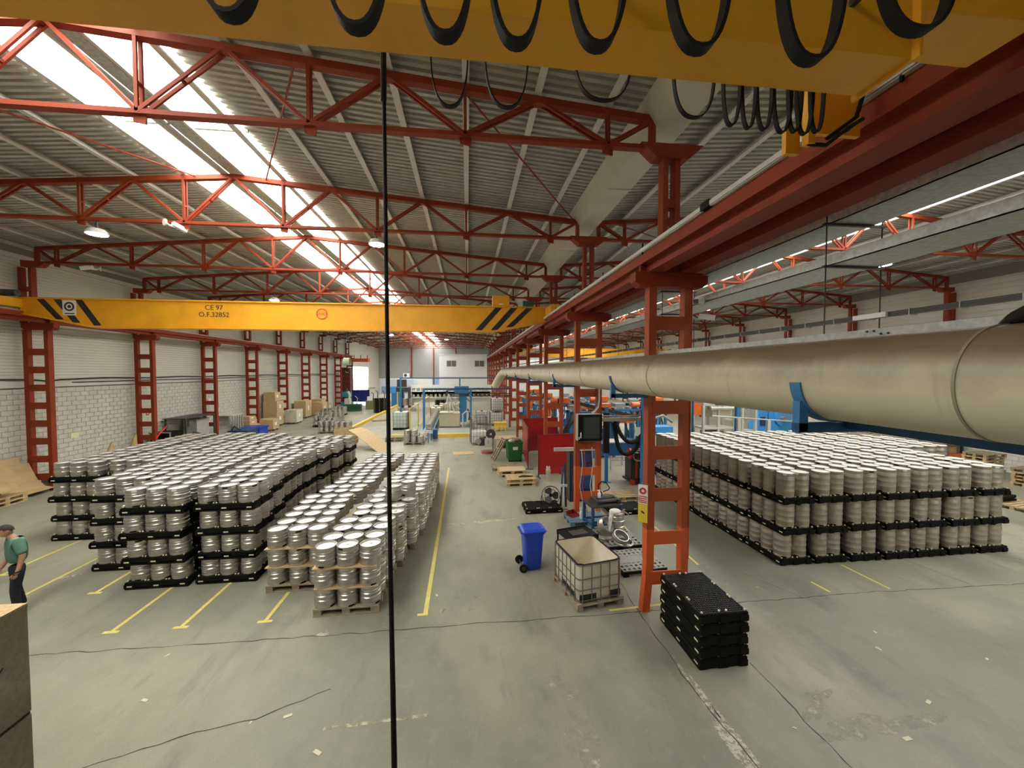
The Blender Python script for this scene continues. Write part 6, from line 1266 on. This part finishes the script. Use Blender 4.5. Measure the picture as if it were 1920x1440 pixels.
for i, (dy, m_, lab) in enumerate(((28.2, DBLUE, 'dark blue crate behind the left keg block'), (29.6, BINBLUE, 'bright blue crate heaped beside the cartons'))):
    c_ = thing('blue_crate', lab, 'crate', (-15.3, dy, 0)); MB().bx(-0.6, 0.6, -0.6, 0.6, 0.1, 0.7).build('crate_body', m_, c_, bevel=0.02); MB().bx(-0.65, 0.65, -0.65, 0.65, 0.62, 0.72).build('rim', m_, c_); MB().bx(-0.5, 0.5, -0.5, 0.5, 0.0, 0.1).build('base', BLACK, c_)
mach('dark_machine', 'flat dark machine with tubes between the third column and the crates', 'machine', (-15.5, 27.6, 0), [('bed', DARK, 'b', (-0.5, 0.5, -0.5, 0.5, 0.3, 0.6)), ('tube', DARK, 't', [(-0.3, 0, 0.6), (-0.1, 0.1, 1.0), (0.3, 0.1, 0.7)], 0.06), ('legs', DARK, 'b', (-0.4, 0.4, -0.4, 0.4, 0, 0.3))])
# cartons
CT = [(-16.4, 31.0, 0.15, 1.0, 1.1, 0.55, 'wide lower carton'), (-16.5, 30.9, 0.70, 0.9, 1.0, 0.35, 'middle carton'), (-16.6, 31.1, 1.05, 0.8, 0.8, 0.25, 'top carton'), (-15.6, 32.3, 0.15, 1.0, 1.0, 0.75, 'front carton'), (-16.2, 33.3, 0.15, 0.9, 0.8, 0.7, 'open-flapped carton'),
      (-16.5, 34.9, 0.15, 1.1, 1.2, 1.0, 'tall lower carton'), (-16.5, 34.9, 1.16, 1.1, 1.2, 1.0, 'tall middle carton'), (-16.6, 34.9, 2.17, 0.9, 1.0, 0.75, 'tall top carton'), (-15.6, 36.6, 0.15, 1.0, 1.4, 1.1, 'white wrapped carton'),
      (-16.4, 38.6, 0.15, 1.0, 1.3, 0.9, 'brown carton with slats'), (-16.5, 40.8, 0.15, 1.1, 1.5, 1.6, 'high brown carton'), (-15.6, 42.7, 0.15, 1.1, 1.3, 1.3, 'kraft-wrapped carton'), (-16.4, 44.6, 0.15, 1.1, 1.4, 1.5, 'large tan carton'), (-16.3, 46.4, 0.15, 1.0, 1.1, 0.9, 'last small carton')]
for i, (x, y, z, w, l, h_, nm) in enumerate(CT):
    o = thing('carton', '%s of the goods along the left wall' % nm, 'carton', (x, y, z), random.uniform(-.04, .04), 'cartons along the left wall'); m_ = CARD if 'white' not in nm else mat('wrapped_white', (0.62, 0.57, 0.47), 0.7, var=0.15)
    MB().bx(-w / 2, w / 2, -l / 2, l / 2, 0, h_).build('carton_body', m_, o, bevel=0.01); MB().bx(-0.04, 0.04, -l / 2 - 0.003, l / 2 + 0.003, h_ - 0.2, h_ + 0.003).build('tape', CARD2, o)
    MB().bx(w / 2, w / 2 + 0.004, -0.2, 0.1, h_ * 0.4, h_ * 0.7).build('label', PAPER, o)
    if z < 0.2: wood_pallet(x, y, 0, PI / 2, 'wooden pallet under the ' + nm + ' by the left wall', 'pallets by the left wall', 'old')
mach('steel_rack', 'grey steel slatted rack standing behind the front cartons', 'rack', (-16.9, 29.6, 0), [('top', LTGREY, 'b', (-0.4, 0.5, -0.7, 0.7, 1.55, 1.62))] + [('slat', GREYPAINT, 'b', (0.44, 0.5, -0.6 + 0.28 * k, -0.5 + 0.28 * k, 0.15, 1.55)) for k in range(5)])
mach('fire_extinguisher', 'red fire extinguisher on the block wall past the tall cartons', 'fire extinguisher', (XL + 0.15, 37.4, 1.1), [('cylinder', SIGNRED, 'c', (0, 0, 0), (0, 0, 0.55), 0.11), ('hose', BLACKR, 't', [(0.05, 0, 0.6), (0.15, 0.05, 0.4), (0.13, 0.05, 0.15)], 0.015), ('valve', DARK, 'c', (0, 0, 0.55), (0, 0, 0.66), 0.04)])

# ---------------------------------------------------------------- middle distance: kerb, conveyor, gantry
kb = thing('yellow_kerb', 'yellow safety kerb running diagonally around the keg line', 'kerb', (-9.2, 31, 0))
MB().beam((-9.2, 31.2, 0.12), (-9.3, 56.0, 0.12), 0.3, 0.22).build('kerb_run', YELLOWSAFE, kb, world=True)
kb2 = thing('yellow_kerb', 'yellow safety kerb across the aisle in front of the beige tank', 'kerb', (-2.5, 27.6, 0))
MB().bx(-5.6, -3.3, 27.5, 27.7, 0, 0.25).build('kerb_run', YELLOWSAFE, kb2, world=True); MB().bx(-2.2, 0.1, 27.5, 27.7, 0, 0.25).build('kerb_run', YELLOWSAFE, kb2, world=True)
tag(MB().bx(-2.3, 0.3, 28.0, 33.5, 0.0, 0.12).build('machine_plinth', mat('plinth_grey', (0.38, 0.37, 0.32), 0.7, var=0.1)), 'low grey plinth under the beige tank', 'plinth')
mach('beige_tank', 'beige washing tank with a folded lid beside the keg conveyor', 'tank', (-1.48, 31.6, 0.12), [('body', BEIGE, 'b', (-0.82, 0.82, -0.1, 1.6, 0.08, 1.15)), ('lid', BEIGE, 'b', (-0.8, 0.3, -0.15, 1.4, 1.17, 1.22)), ('base', DARK, 'b', (-0.8, 0.8, -0.05, 1.5, 0, 0.08)), ('lid_arm', LTGREY, 't', [(-0.1, 0, 1.25), (-0.2, 0.3, 2.2), (-0.1, 0.6, 2.7)], 0.04), ('lid_arm_b', LTGREY, 't', [(0.4, 0, 1.25), (0.2, 0.3, 2.0), (-0.05, 0.6, 2.7)], 0.04)])
mach('tank_pump', 'grey pump set with piping right of the beige tank', 'pump', (-0.1, 31.4, 0.12), [('pump', GREYPAINT, 'c', (0.0, 0, 0.35), (0.5, 0, 0.35), 0.25), ('motor', DGREEN, 'c', (0.1, 0.5, 0.4), (0.5, 0.5, 0.4), 0.22), ('pipe', LTGREY, 't', [(-0.3, 0, 0.05), (-0.3, 0, 1.1), (-0.05, 0, 1.3), (0.3, 0.2, 1.25)], 0.06), ('pipe_b', DARK, 't', [(0.2, 0.1, 0.6), (0.25, 0.1, 1.1), (0.1, 0.2, 1.5)], 0.06), ('filter', WHITE, 'c', (0.55, -0.2, 0.4), (0.55, -0.2, 0.75), 0.09)])
mach('blue_stirrer', 'blue keg handling robot with white hoses behind the beige tank', 'machine', (-0.5, 36.0, 0), [('column', BLUE, 'b', (-0.3, 0.4, -0.2, 0.5, 0, 3.2)), ('head', BLUE, 'b', (-0.7, 0.6, -0.4, 0.6, 2.6, 3.3)), ('coil', LTGREY, 't', [(-0.5 + 0.25 * math.cos(a), -0.3 + 0.2 * math.sin(a), 1.2 + 0.07 * i) for i, a in enumerate([0.7 * q for q in range(20)])], 0.05), ('arm', BLUE, 'b', (-1.4, -0.3, -0.1, 0.1, 2.9, 3.1)), ('gripper', DARK, 'b', (-1.5, -1.3, -0.15, 0.15, 2.4, 2.9))])
# keg conveyor from the mouth going back
cv = thing('keg_conveyor', 'roller conveyor carrying a row of kegs left of the beige tank', 'conveyor', (-2.7, 26.2, 0))
for x in (-3.02, -2.42): MB().beam((x, 26.0, 0.5), (x - 0.35, 40.0, 0.5), 0.06, 0.14).build('side_rail', BLUE, cv, world=True)
for k in range(26): y = 26.2 + 0.53 * k; MB().cyl((-3.0 - 0.025 * (y - 26), y, 0.54), (-2.44 - 0.025 * (y - 26), y, 0.54), 0.04, 8).build('roller', LTGREY, cv, world=True)
for y in (26.4, 29.5, 33, 37): 
    for x in (-3.0, -2.44): MB().bx(x - 0.025 * (y - 26) - 0.04, x - 0.025 * (y - 26) + 0.04, y - 0.04, y + 0.04, 0, 0.45).build('leg', BLUE, cv, world=True)
MB().bx(-2.35, -2.05, 26.3, 26.7, 0.1, 0.75).build('drive_box', DBLUE, cv, world=True)
for k in range(24): y = 27.6 + 0.45 * k; keg('short', -2.72 - 0.025 * (y - 26), y, 0.585, 'keg number %d from the front on the roller conveyor' % (k + 1), 'kegs on the conveyor', True)
mach('barrier_gate', 'blue conveyor end stop with yellow caps next to the keg pallet', 'barrier', (-2.9, 25.4, 0), [('post', BLUE, 'b', (-0.25, -0.19, -0.03, 0.03, 0, 0.7)), ('post_b', BLUE, 'b', (0.3, 0.36, -0.03, 0.03, 0, 0.7)), ('bar', LTGREY, 'b', (-0.22, 0.33, -0.02, 0.02, 0.35, 0.42)), ('bar_b', YELLOWSAFE, 'b', (-0.22, 0.33, -0.02, 0.02, 0.55, 0.62))])
ga = thing('blue_gantry', 'dark blue pipe gantry frame spanning over the keg conveyor', 'gantry', (-1.5, 31, 0))
for x in (-3.45, 0.25): MB().bx(x - 0.08, x + 0.08, 30.92, 31.08, 0, 3.3).build('post', BLUE, ga, world=True)
MB().bx(-3.5, 3.5, 30.94, 31.06, 3.22, 3.34).build('top_beam', DBLUE, ga, world=True)
for z in (2.85, 2.68): MB().bx(-1.4, 3.5, 30.96, 31.04, z, z + 0.08).build('lower_beam', DARK, ga, world=True)
MB().beam((0.25, 31, 2.2), (-0.5, 31, 2.9), 0.06, 0.06).build('brace', BLUE, ga, world=True)
ga2 = thing('blue_gantry', 'thin rear blue pipe gantry beyond the conveyor, further back', 'gantry', (-3, 45, 0))
for x in (-7.6, -0.9): MB().bx(x - 0.08, x + 0.08, 44.92, 45.08, 0, 3.9).build('post', BLUE, ga2, world=True)
MB().bx(-7.7, 3.5, 44.95, 45.05, 3.85, 3.97).build('top_beam', DBLUE, ga2, world=True)
# mesh fence
fe = thing('mesh_fence', 'yellow posted wire mesh fence along the keg line', 'fence', (-4.6, 29.0, 0))
for y in (28.6, 33.5, 38.5, 43): MB().bx(-4.24, -4.16, y - 0.04, y + 0.04, 0, 2.0).build('post', YELLOWSAFE, fe, world=True)
for z in (0.2, 1.95): MB().bx(-4.22, -4.18, 28.6, 43, z, z + 0.04).build('rail', YELLOWSAFE, fe, world=True)
w_ = MB()
for k in range(60): y = 28.7 + 0.24 * k; w_.bx(-4.203, -4.197, y - 0.004, y + 0.004, 0.2, 1.95)
for k in range(9): w_.bx(-4.203, -4.197, 28.6, 43, 0.3 + 0.2 * k, 0.308 + 0.2 * k)
tag(w_.build('wire_mesh', CAGE, fe, world=True), kind='stuff')
# wall of kegs on racks in the distance
for r_ in range(2):
    rk = thing('keg_rack', '%s shelf of the far keg rack behind the blue gantry' % ('lower', 'upper')[r_], 'rack', (-1.5, 48.5, 1.5 + 0.75 * r_)); MB().bx(-5.5, 4.5, -0.4, 0.4, -0.08, 0).build('shelf', WHITE, rk); MB().bx(-5.5, 4.5, 0.4, 0.45, -0.7, 0.75).build('back_panel', WHITE, rk)
    for x in (-5.4, 0, 4.4): MB().bx(x - 0.05, x + 0.05, -0.35, 0.35, -1.5 if r_ == 0 else -0.67, -0.08).build('upright', WHITE, rk)
    for k in range(18): keg('short', -6.6 + 0.53 * k, 48.4, 1.5 + 0.75 * r_, 'keg %d from the left on the %s shelf of the far rack' % (k + 1, ('lower', 'upper')[r_]), 'kegs on the far rack', True)
for i in range(10): black_pallet(-9.9, 45.0, i * 0.165, 0.05, '%s black pallet from the floor in the far tall stack' % ORD[i], 'far stack of black pallets')
for i in range(8): black_pallet(-3.2, 46.2, i * 0.165, 0.02, '%s dark pallet from the floor in the small stack behind the conveyor' % ORD[i], 'far stack of black pallets')
# OSB sheets leaning
wd = 0
for i in range(4):
    o = MB().box((0, 0, 0), (1.25, 0.02, 2.3)).build('leaning_sheet', OSB if i % 2 == 0 else WOOD); o.location = (-6.0 + 0.12 * i, 24.3 - 0.12 * i, 0.60 - 0.05 * i); o.rotation_euler = (math.radians(-62), 0, math.radians(68 - 3 * i))
    tag(o, '%s chipboard sheet slumped against the wooden crate past the left keg block' % ('rearmost', 'second rear', 'second front', 'front')[i], 'board', 'leaning chipboard sheets')
cr = thing('wooden_crate', 'open wooden crate behind the slumped chipboard sheets', 'crate', (-7.75, 25.6, 0))
for z in (0.1, 0.35, 0.6, 0.85): 
    for s_ in (-0.5, 0.5): MB().bx(-0.6, 0.6, s_ - 0.012, s_ + 0.012, z, z + 0.2).build('slat', WOOD, cr)
    for s_ in (-0.6, 0.6): MB().bx(s_ - 0.012, s_ + 0.012, -0.5, 0.5, z, z + 0.2).build('end_slat', WOOD, cr)
MB().bx(-0.6, 0.6, -0.5, 0.5, 0.05, 0.1).build('floor_board', WOOD, cr)
wood_pallet(-4.9, 26.6, 0, 0.1, 'dark wooden pallet right of the slumped chipboard sheets', None, 'old'); wood_pallet(-4.9, 26.6, 0.145, 0.15, 'second dark pallet lying on the one right of the chipboard sheets', None, 'old')
tag(MB().box((-8.2, 37.6, 0.06), (1.6, 0.9, 0.1), rz=0.3).build('scrap_board', WOODOLD), 'dark scrap board on the floor beside the diagonal kerb', 'board')
keg('short', -7.6, 37.8, 0.0, 'single keg standing on the floor beside the diagonal kerb', 'single kegs', True)
# left side machines
mach('drill_press', 'teal drill press by the left wall near the gate', 'machine', (-15.0, 50.0, 0), [('base', TEAL, 'b', (-0.6, 0.6, -0.5, 0.5, 0, 0.9)), ('column', TEAL, 'b', (-0.2, 0.2, 0.1, 0.5, 0.9, 2.2)), ('head', TEAL, 'b', (-0.45, 0.45, -0.5, 0.5, 1.5, 2.1)), ('table', DARK, 'b', (-0.5, 0.5, -0.6, 0.1, 0.95, 1.1)), ('motor', DARK, 'c', (-0.2, 0.3, 2.2), (-0.2, 0.3, 2.6), 0.2)])
mach('lathe', 'dark green lathe with a cream headstock near the gate', 'machine', (-13.4, 47.0, 0), [('bed', DGREEN, 'b', (-0.9, 0.9, -0.35, 0.35, 0.0, 0.85)), ('headstock', LTGREY, 'b', (-0.9, -0.3, -0.3, 0.3, 0.85, 1.5)), ('chip_tray', DGREEN, 'b', (-1.0, 1.0, -0.5, 0.5, 0.55, 0.62)), ('column', mat('cream_machine', (0.55, 0.58, 0.40), 0.5), 't', [(-0.5, 0.1, 1.4), (-0.4, 0.1, 1.9), (-0.6, 0, 2.3)], 0.13), ('lamp_arm', LTGREY, 't', [(0.4, 0, 0.85), (0.5, 0, 1.5), (0.2, 0, 1.8)], 0.04)])
mach('navy_screen', 'navy blue screen panel standing in front of the gate', 'screen', (-15.0, 56.2, 0), [('panel', mat('navy_panel', (0.012, 0.02, 0.20), 0.5), 'b', (-1.2, 1.2, 0, 0.06, 0.4, 2.1)), ('post', LTGREY, 'b', (-1.28, -1.2, -0.02, 0.08, 0, 2.3)), ('post_b', LTGREY, 'b', (1.2, 1.28, -0.02, 0.08, 0, 2.3)), ('shelf', DARK, 'b', (-1.2, 2.0, -0.2, 0.3, 2.3, 2.36))])
for i, (x, y) in enumerate(((-11.9, 49.0), (-11.2, 52.0), (-12.4, 53.5))):
    mach('grey_bench_machine', 'small workshop machine with a white box, %s along the far left lane' % ORD[i], 'machine', (x, y, 0), [('body', (OLIVE, GREYPAINT, LTGREY)[i], 'b', (-0.5, 0.5, -0.4, 0.4, 0, 1.1)), ('white_box', WHITE, 'b', (-0.3, 0.2, -0.45, 0.1, 1.1, 1.6)), ('pipe', DARK, 't', [(0.3, 0, 1.1), (0.35, 0, 1.9), (0.1, 0, 2.1)], 0.05)])
mach('blue_robot_cell', 'blue keg machine with stacked kegs right of the far black pallets', 'machine', (-9.2, 53.0, 0), [('tank', BLUE, 'b', (-0.9, 0.5, -0.4, 0.6, 0, 1.8)), ('upper', SKYBLUE, 'b', (-1.2, -0.3, -0.3, 0.4, 1.8, 2.6)), ('column', SKYBLUE, 'c', (0.6, -0.3, 0), (0.6, -0.3, 1.6), 0.25), ('panel', DARK, 'b', (-0.2, 1.0, -0.2, 0.4, 2.6, 3.6)), ('grid', DARK, 'b', (-0.4, 1.6, -0.1, 0.5, 1.9, 2.5))])
mach('keg_washer', 'dark keg washer columns with steel kegs behind the fence', 'machine', (-7.2, 46.5, 0), [('column', DARK, 'b', (-0.6, -0.3, -0.2, 0.2, 0.4, 2.6)), ('column_b', DARK, 'b', (0.2, 0.5, -0.2, 0.2, 0.4, 2.6)), ('keg_body', STEEL, 'c', (-0.1, -0.3, 0.7), (-0.1, -0.3, 1.5), 0.32), ('keg_body_b', STEEL, 'c', (0.6, -0.3, 0.7), (0.6, -0.3, 1.5), 0.32), ('frame', YELLOWSAFE, 'b', (-1.0, -0.9, -0.5, -0.4, 0, 2.3)), ('base', GREYPAINT, 'b', (-0.9, 1.0, -0.4, 0.4, 0, 0.4))])
# glazed office cabin, white office block, doors
wcab = thing('glazed_cabin', 'low white and blue glazed workshop cabin at the far end', 'cabin', (-10.6, 60, 0))
MB().bx(-2.5, 2.5, 0, 3, 0, 1.3).build('lower_wall', WHITE, wcab); MB().bx(-2.5, 2.5, 0, 3, 2.4, 3.5).build('upper_wall', mat('cabin_white_blue', (0.66, 0.74, 0.84), 0.6), wcab)
for k in range(5): MB().bx(-2.4 + k, -1.5 + k, 0.02, 0.06, 1.3, 2.4).build('pane', mat('cabin_glass', (0.30, 0.42, 0.58), 0.2), wcab)
for k in range(6): MB().bx(-2.5 + k, -2.42 + k, -0.02, 0.08, 1.3, 2.4).build('mullion', WHITE, wcab)
off_ = thing('office_block', 'white two-storey office block with two windows at the far end', 'office', (-1.0, 62, 0))
MB().bx(-3.5, 4.1, 0, 6, 0, 7.3).build('walls', mat('office_white', (0.80, 0.80, 0.80), 0.7), off_); MB().bx(-3.6, 4.15, -0.1, 6.1, 7.3, 7.42).build('roof_edge', WHITE, off_)
for x in (-2.35, 2.1):
    wnd = MB().bx(x, x + 1.6, -0.04, 0.0, 5.4, 6.45).build('window_frame', LTGREY, off_)
    for k in range(2): MB().bx(x + 0.08 + 0.76 * k, x + 0.76 + 0.76 * k, -0.05, -0.04, 5.48, 6.37).build('pane', mat('office_glass', (0.16, 0.15, 0.11), 0.25), wnd)
MB().bx(2.5, 3.6, -0.05, 0, 1.2, 2.5).build('dark_opening', mat('dark_opening', (0.03, 0.035, 0.03), 0.6), off_); MB().bx(-1.6, -0.7, -0.05, 0.0, 1.6, 2.6).build('notice_board', LTGREY, off_)
MB().bx(-3.5, 4.1, -0.03, 0.0, 3.75, 3.8).build('wall_cable', GREYPAINT, off_)
mach('air_conditioner', 'air conditioner unit on the far end wall', 'air conditioner', (-12.0, YF - 0.4, 3.5), [('case', WHITE, 'b', (-0.6, 0.6, 0, 0.34, 0, 0.8)), ('fan_grille', DARK, 'c', (-0.15, -0.02, 0.4), (-0.15, 0.0, 0.4), 0.3)])
d1 = MB().bx(-7.0, -5.4, YF - 0.15, YF - 0.06, 0, 3.4).build('door_1', mat('door_blue', (0.20, 0.34, 0.62), 0.5)); tag(d1, 'blue steel door in the far end wall', 'door', kind='structure')
# gate in the left wall: sliding leaves, bright opening, red heater above
d2 = MB().bx(XL - 0.05, XL + 0.02, 54.6, 61.0, 0, 5.4).build('door_2', mat('gate_white', (0.66, 0.65, 0.60), 0.6)); tag(d2, 'pale sliding gate leaf beside the bright opening', 'door', kind='structure')
for y in (57.7,): MB().bx(XL + 0.02, XL + 0.04, y - 0.03, y + 0.03, 0, 5.4).build('leaf_joint', GREYPAINT, d2)
for z in (1.8, 3.6): MB().bx(XL + 0.02, XL + 0.04, 54.6, 61.0, z - 0.03, z + 0.03).build('leaf_joint', GREYPAINT, d2)
dr = thing('red_shutter', 'dark red louvred ventilation tower beside the gate', 'ventilation tower', (-16.3, 53.9, 0))
MB().bx(-0.4, 0.7, -0.4, 0.4, 0, 5.2).build('tower', mat('dark_red_steel', (0.10, 0.02, 0.015), 0.5), dr)
for k in range(7): MB().bx(-0.45, 0.75, -0.45, -0.4, 0.6 + 0.68 * k, 0.7 + 0.68 * k).build('band', RED, dr)
hb = thing('overhead_walkway', 'orange-red hoist carriage hung from the rail above the gate', 'hoist', (-15.4, 57, 6.0)); MB().bx(-1.5, 1.4, -0.5, 0.5, 0.0, 0.5).build('carriage', ORANGE_RED, hb)
for x in (-1.4, -0.5, 0.4, 1.3): MB().bx(x - 0.04, x + 0.04, -0.5, -0.42, 0.5, 1.0).build('hanger', RED, hb)
ow = thing('outdoor_hedge', 'green hedge and pale wall outside the bright gate', 'hedge', (-24, 66, 0))
MB().bx(-0.5, 0.5, -9, 9, 0, 2.2).build('yard_wall', mat('yard_wall', (0.10, 0.14, 0.20), 0.9), ow)
hm = MB(); rh_ = random.Random(3)
for k in range(60): hm.sphere((0.6 + rh_.uniform(-.4, .4), rh_.uniform(-8.5, 8.5), rh_.uniform(2.2, 6.5)), rh_.uniform(0.35, 0.8), 7, 5)
tag(hm.build('hedge_foliage', mat('hedge_leaves', (0.03, 0.06, 0.025), 0.9, var=0.4, scale=4), ow), kind='stuff')
tag(MB().bx(-40, XL - 0.26, 55, 78, -0.1, -0.02).build('yard_ground', mat('yard_ground', (0.10, 0.10, 0.095), 0.9)), 'grey yard paving outside the gate', 'paving', kind='structure')
# right bay far end: pale inner wall
tag(MB().bx(6.5, 24.0, 70.0, 70.3, 0, 6.8).build('partition', mat('partition_white', (0.78, 0.78, 0.76), 0.7)), 'white partition wall far down the right bay', 'partition')
build_kegs()
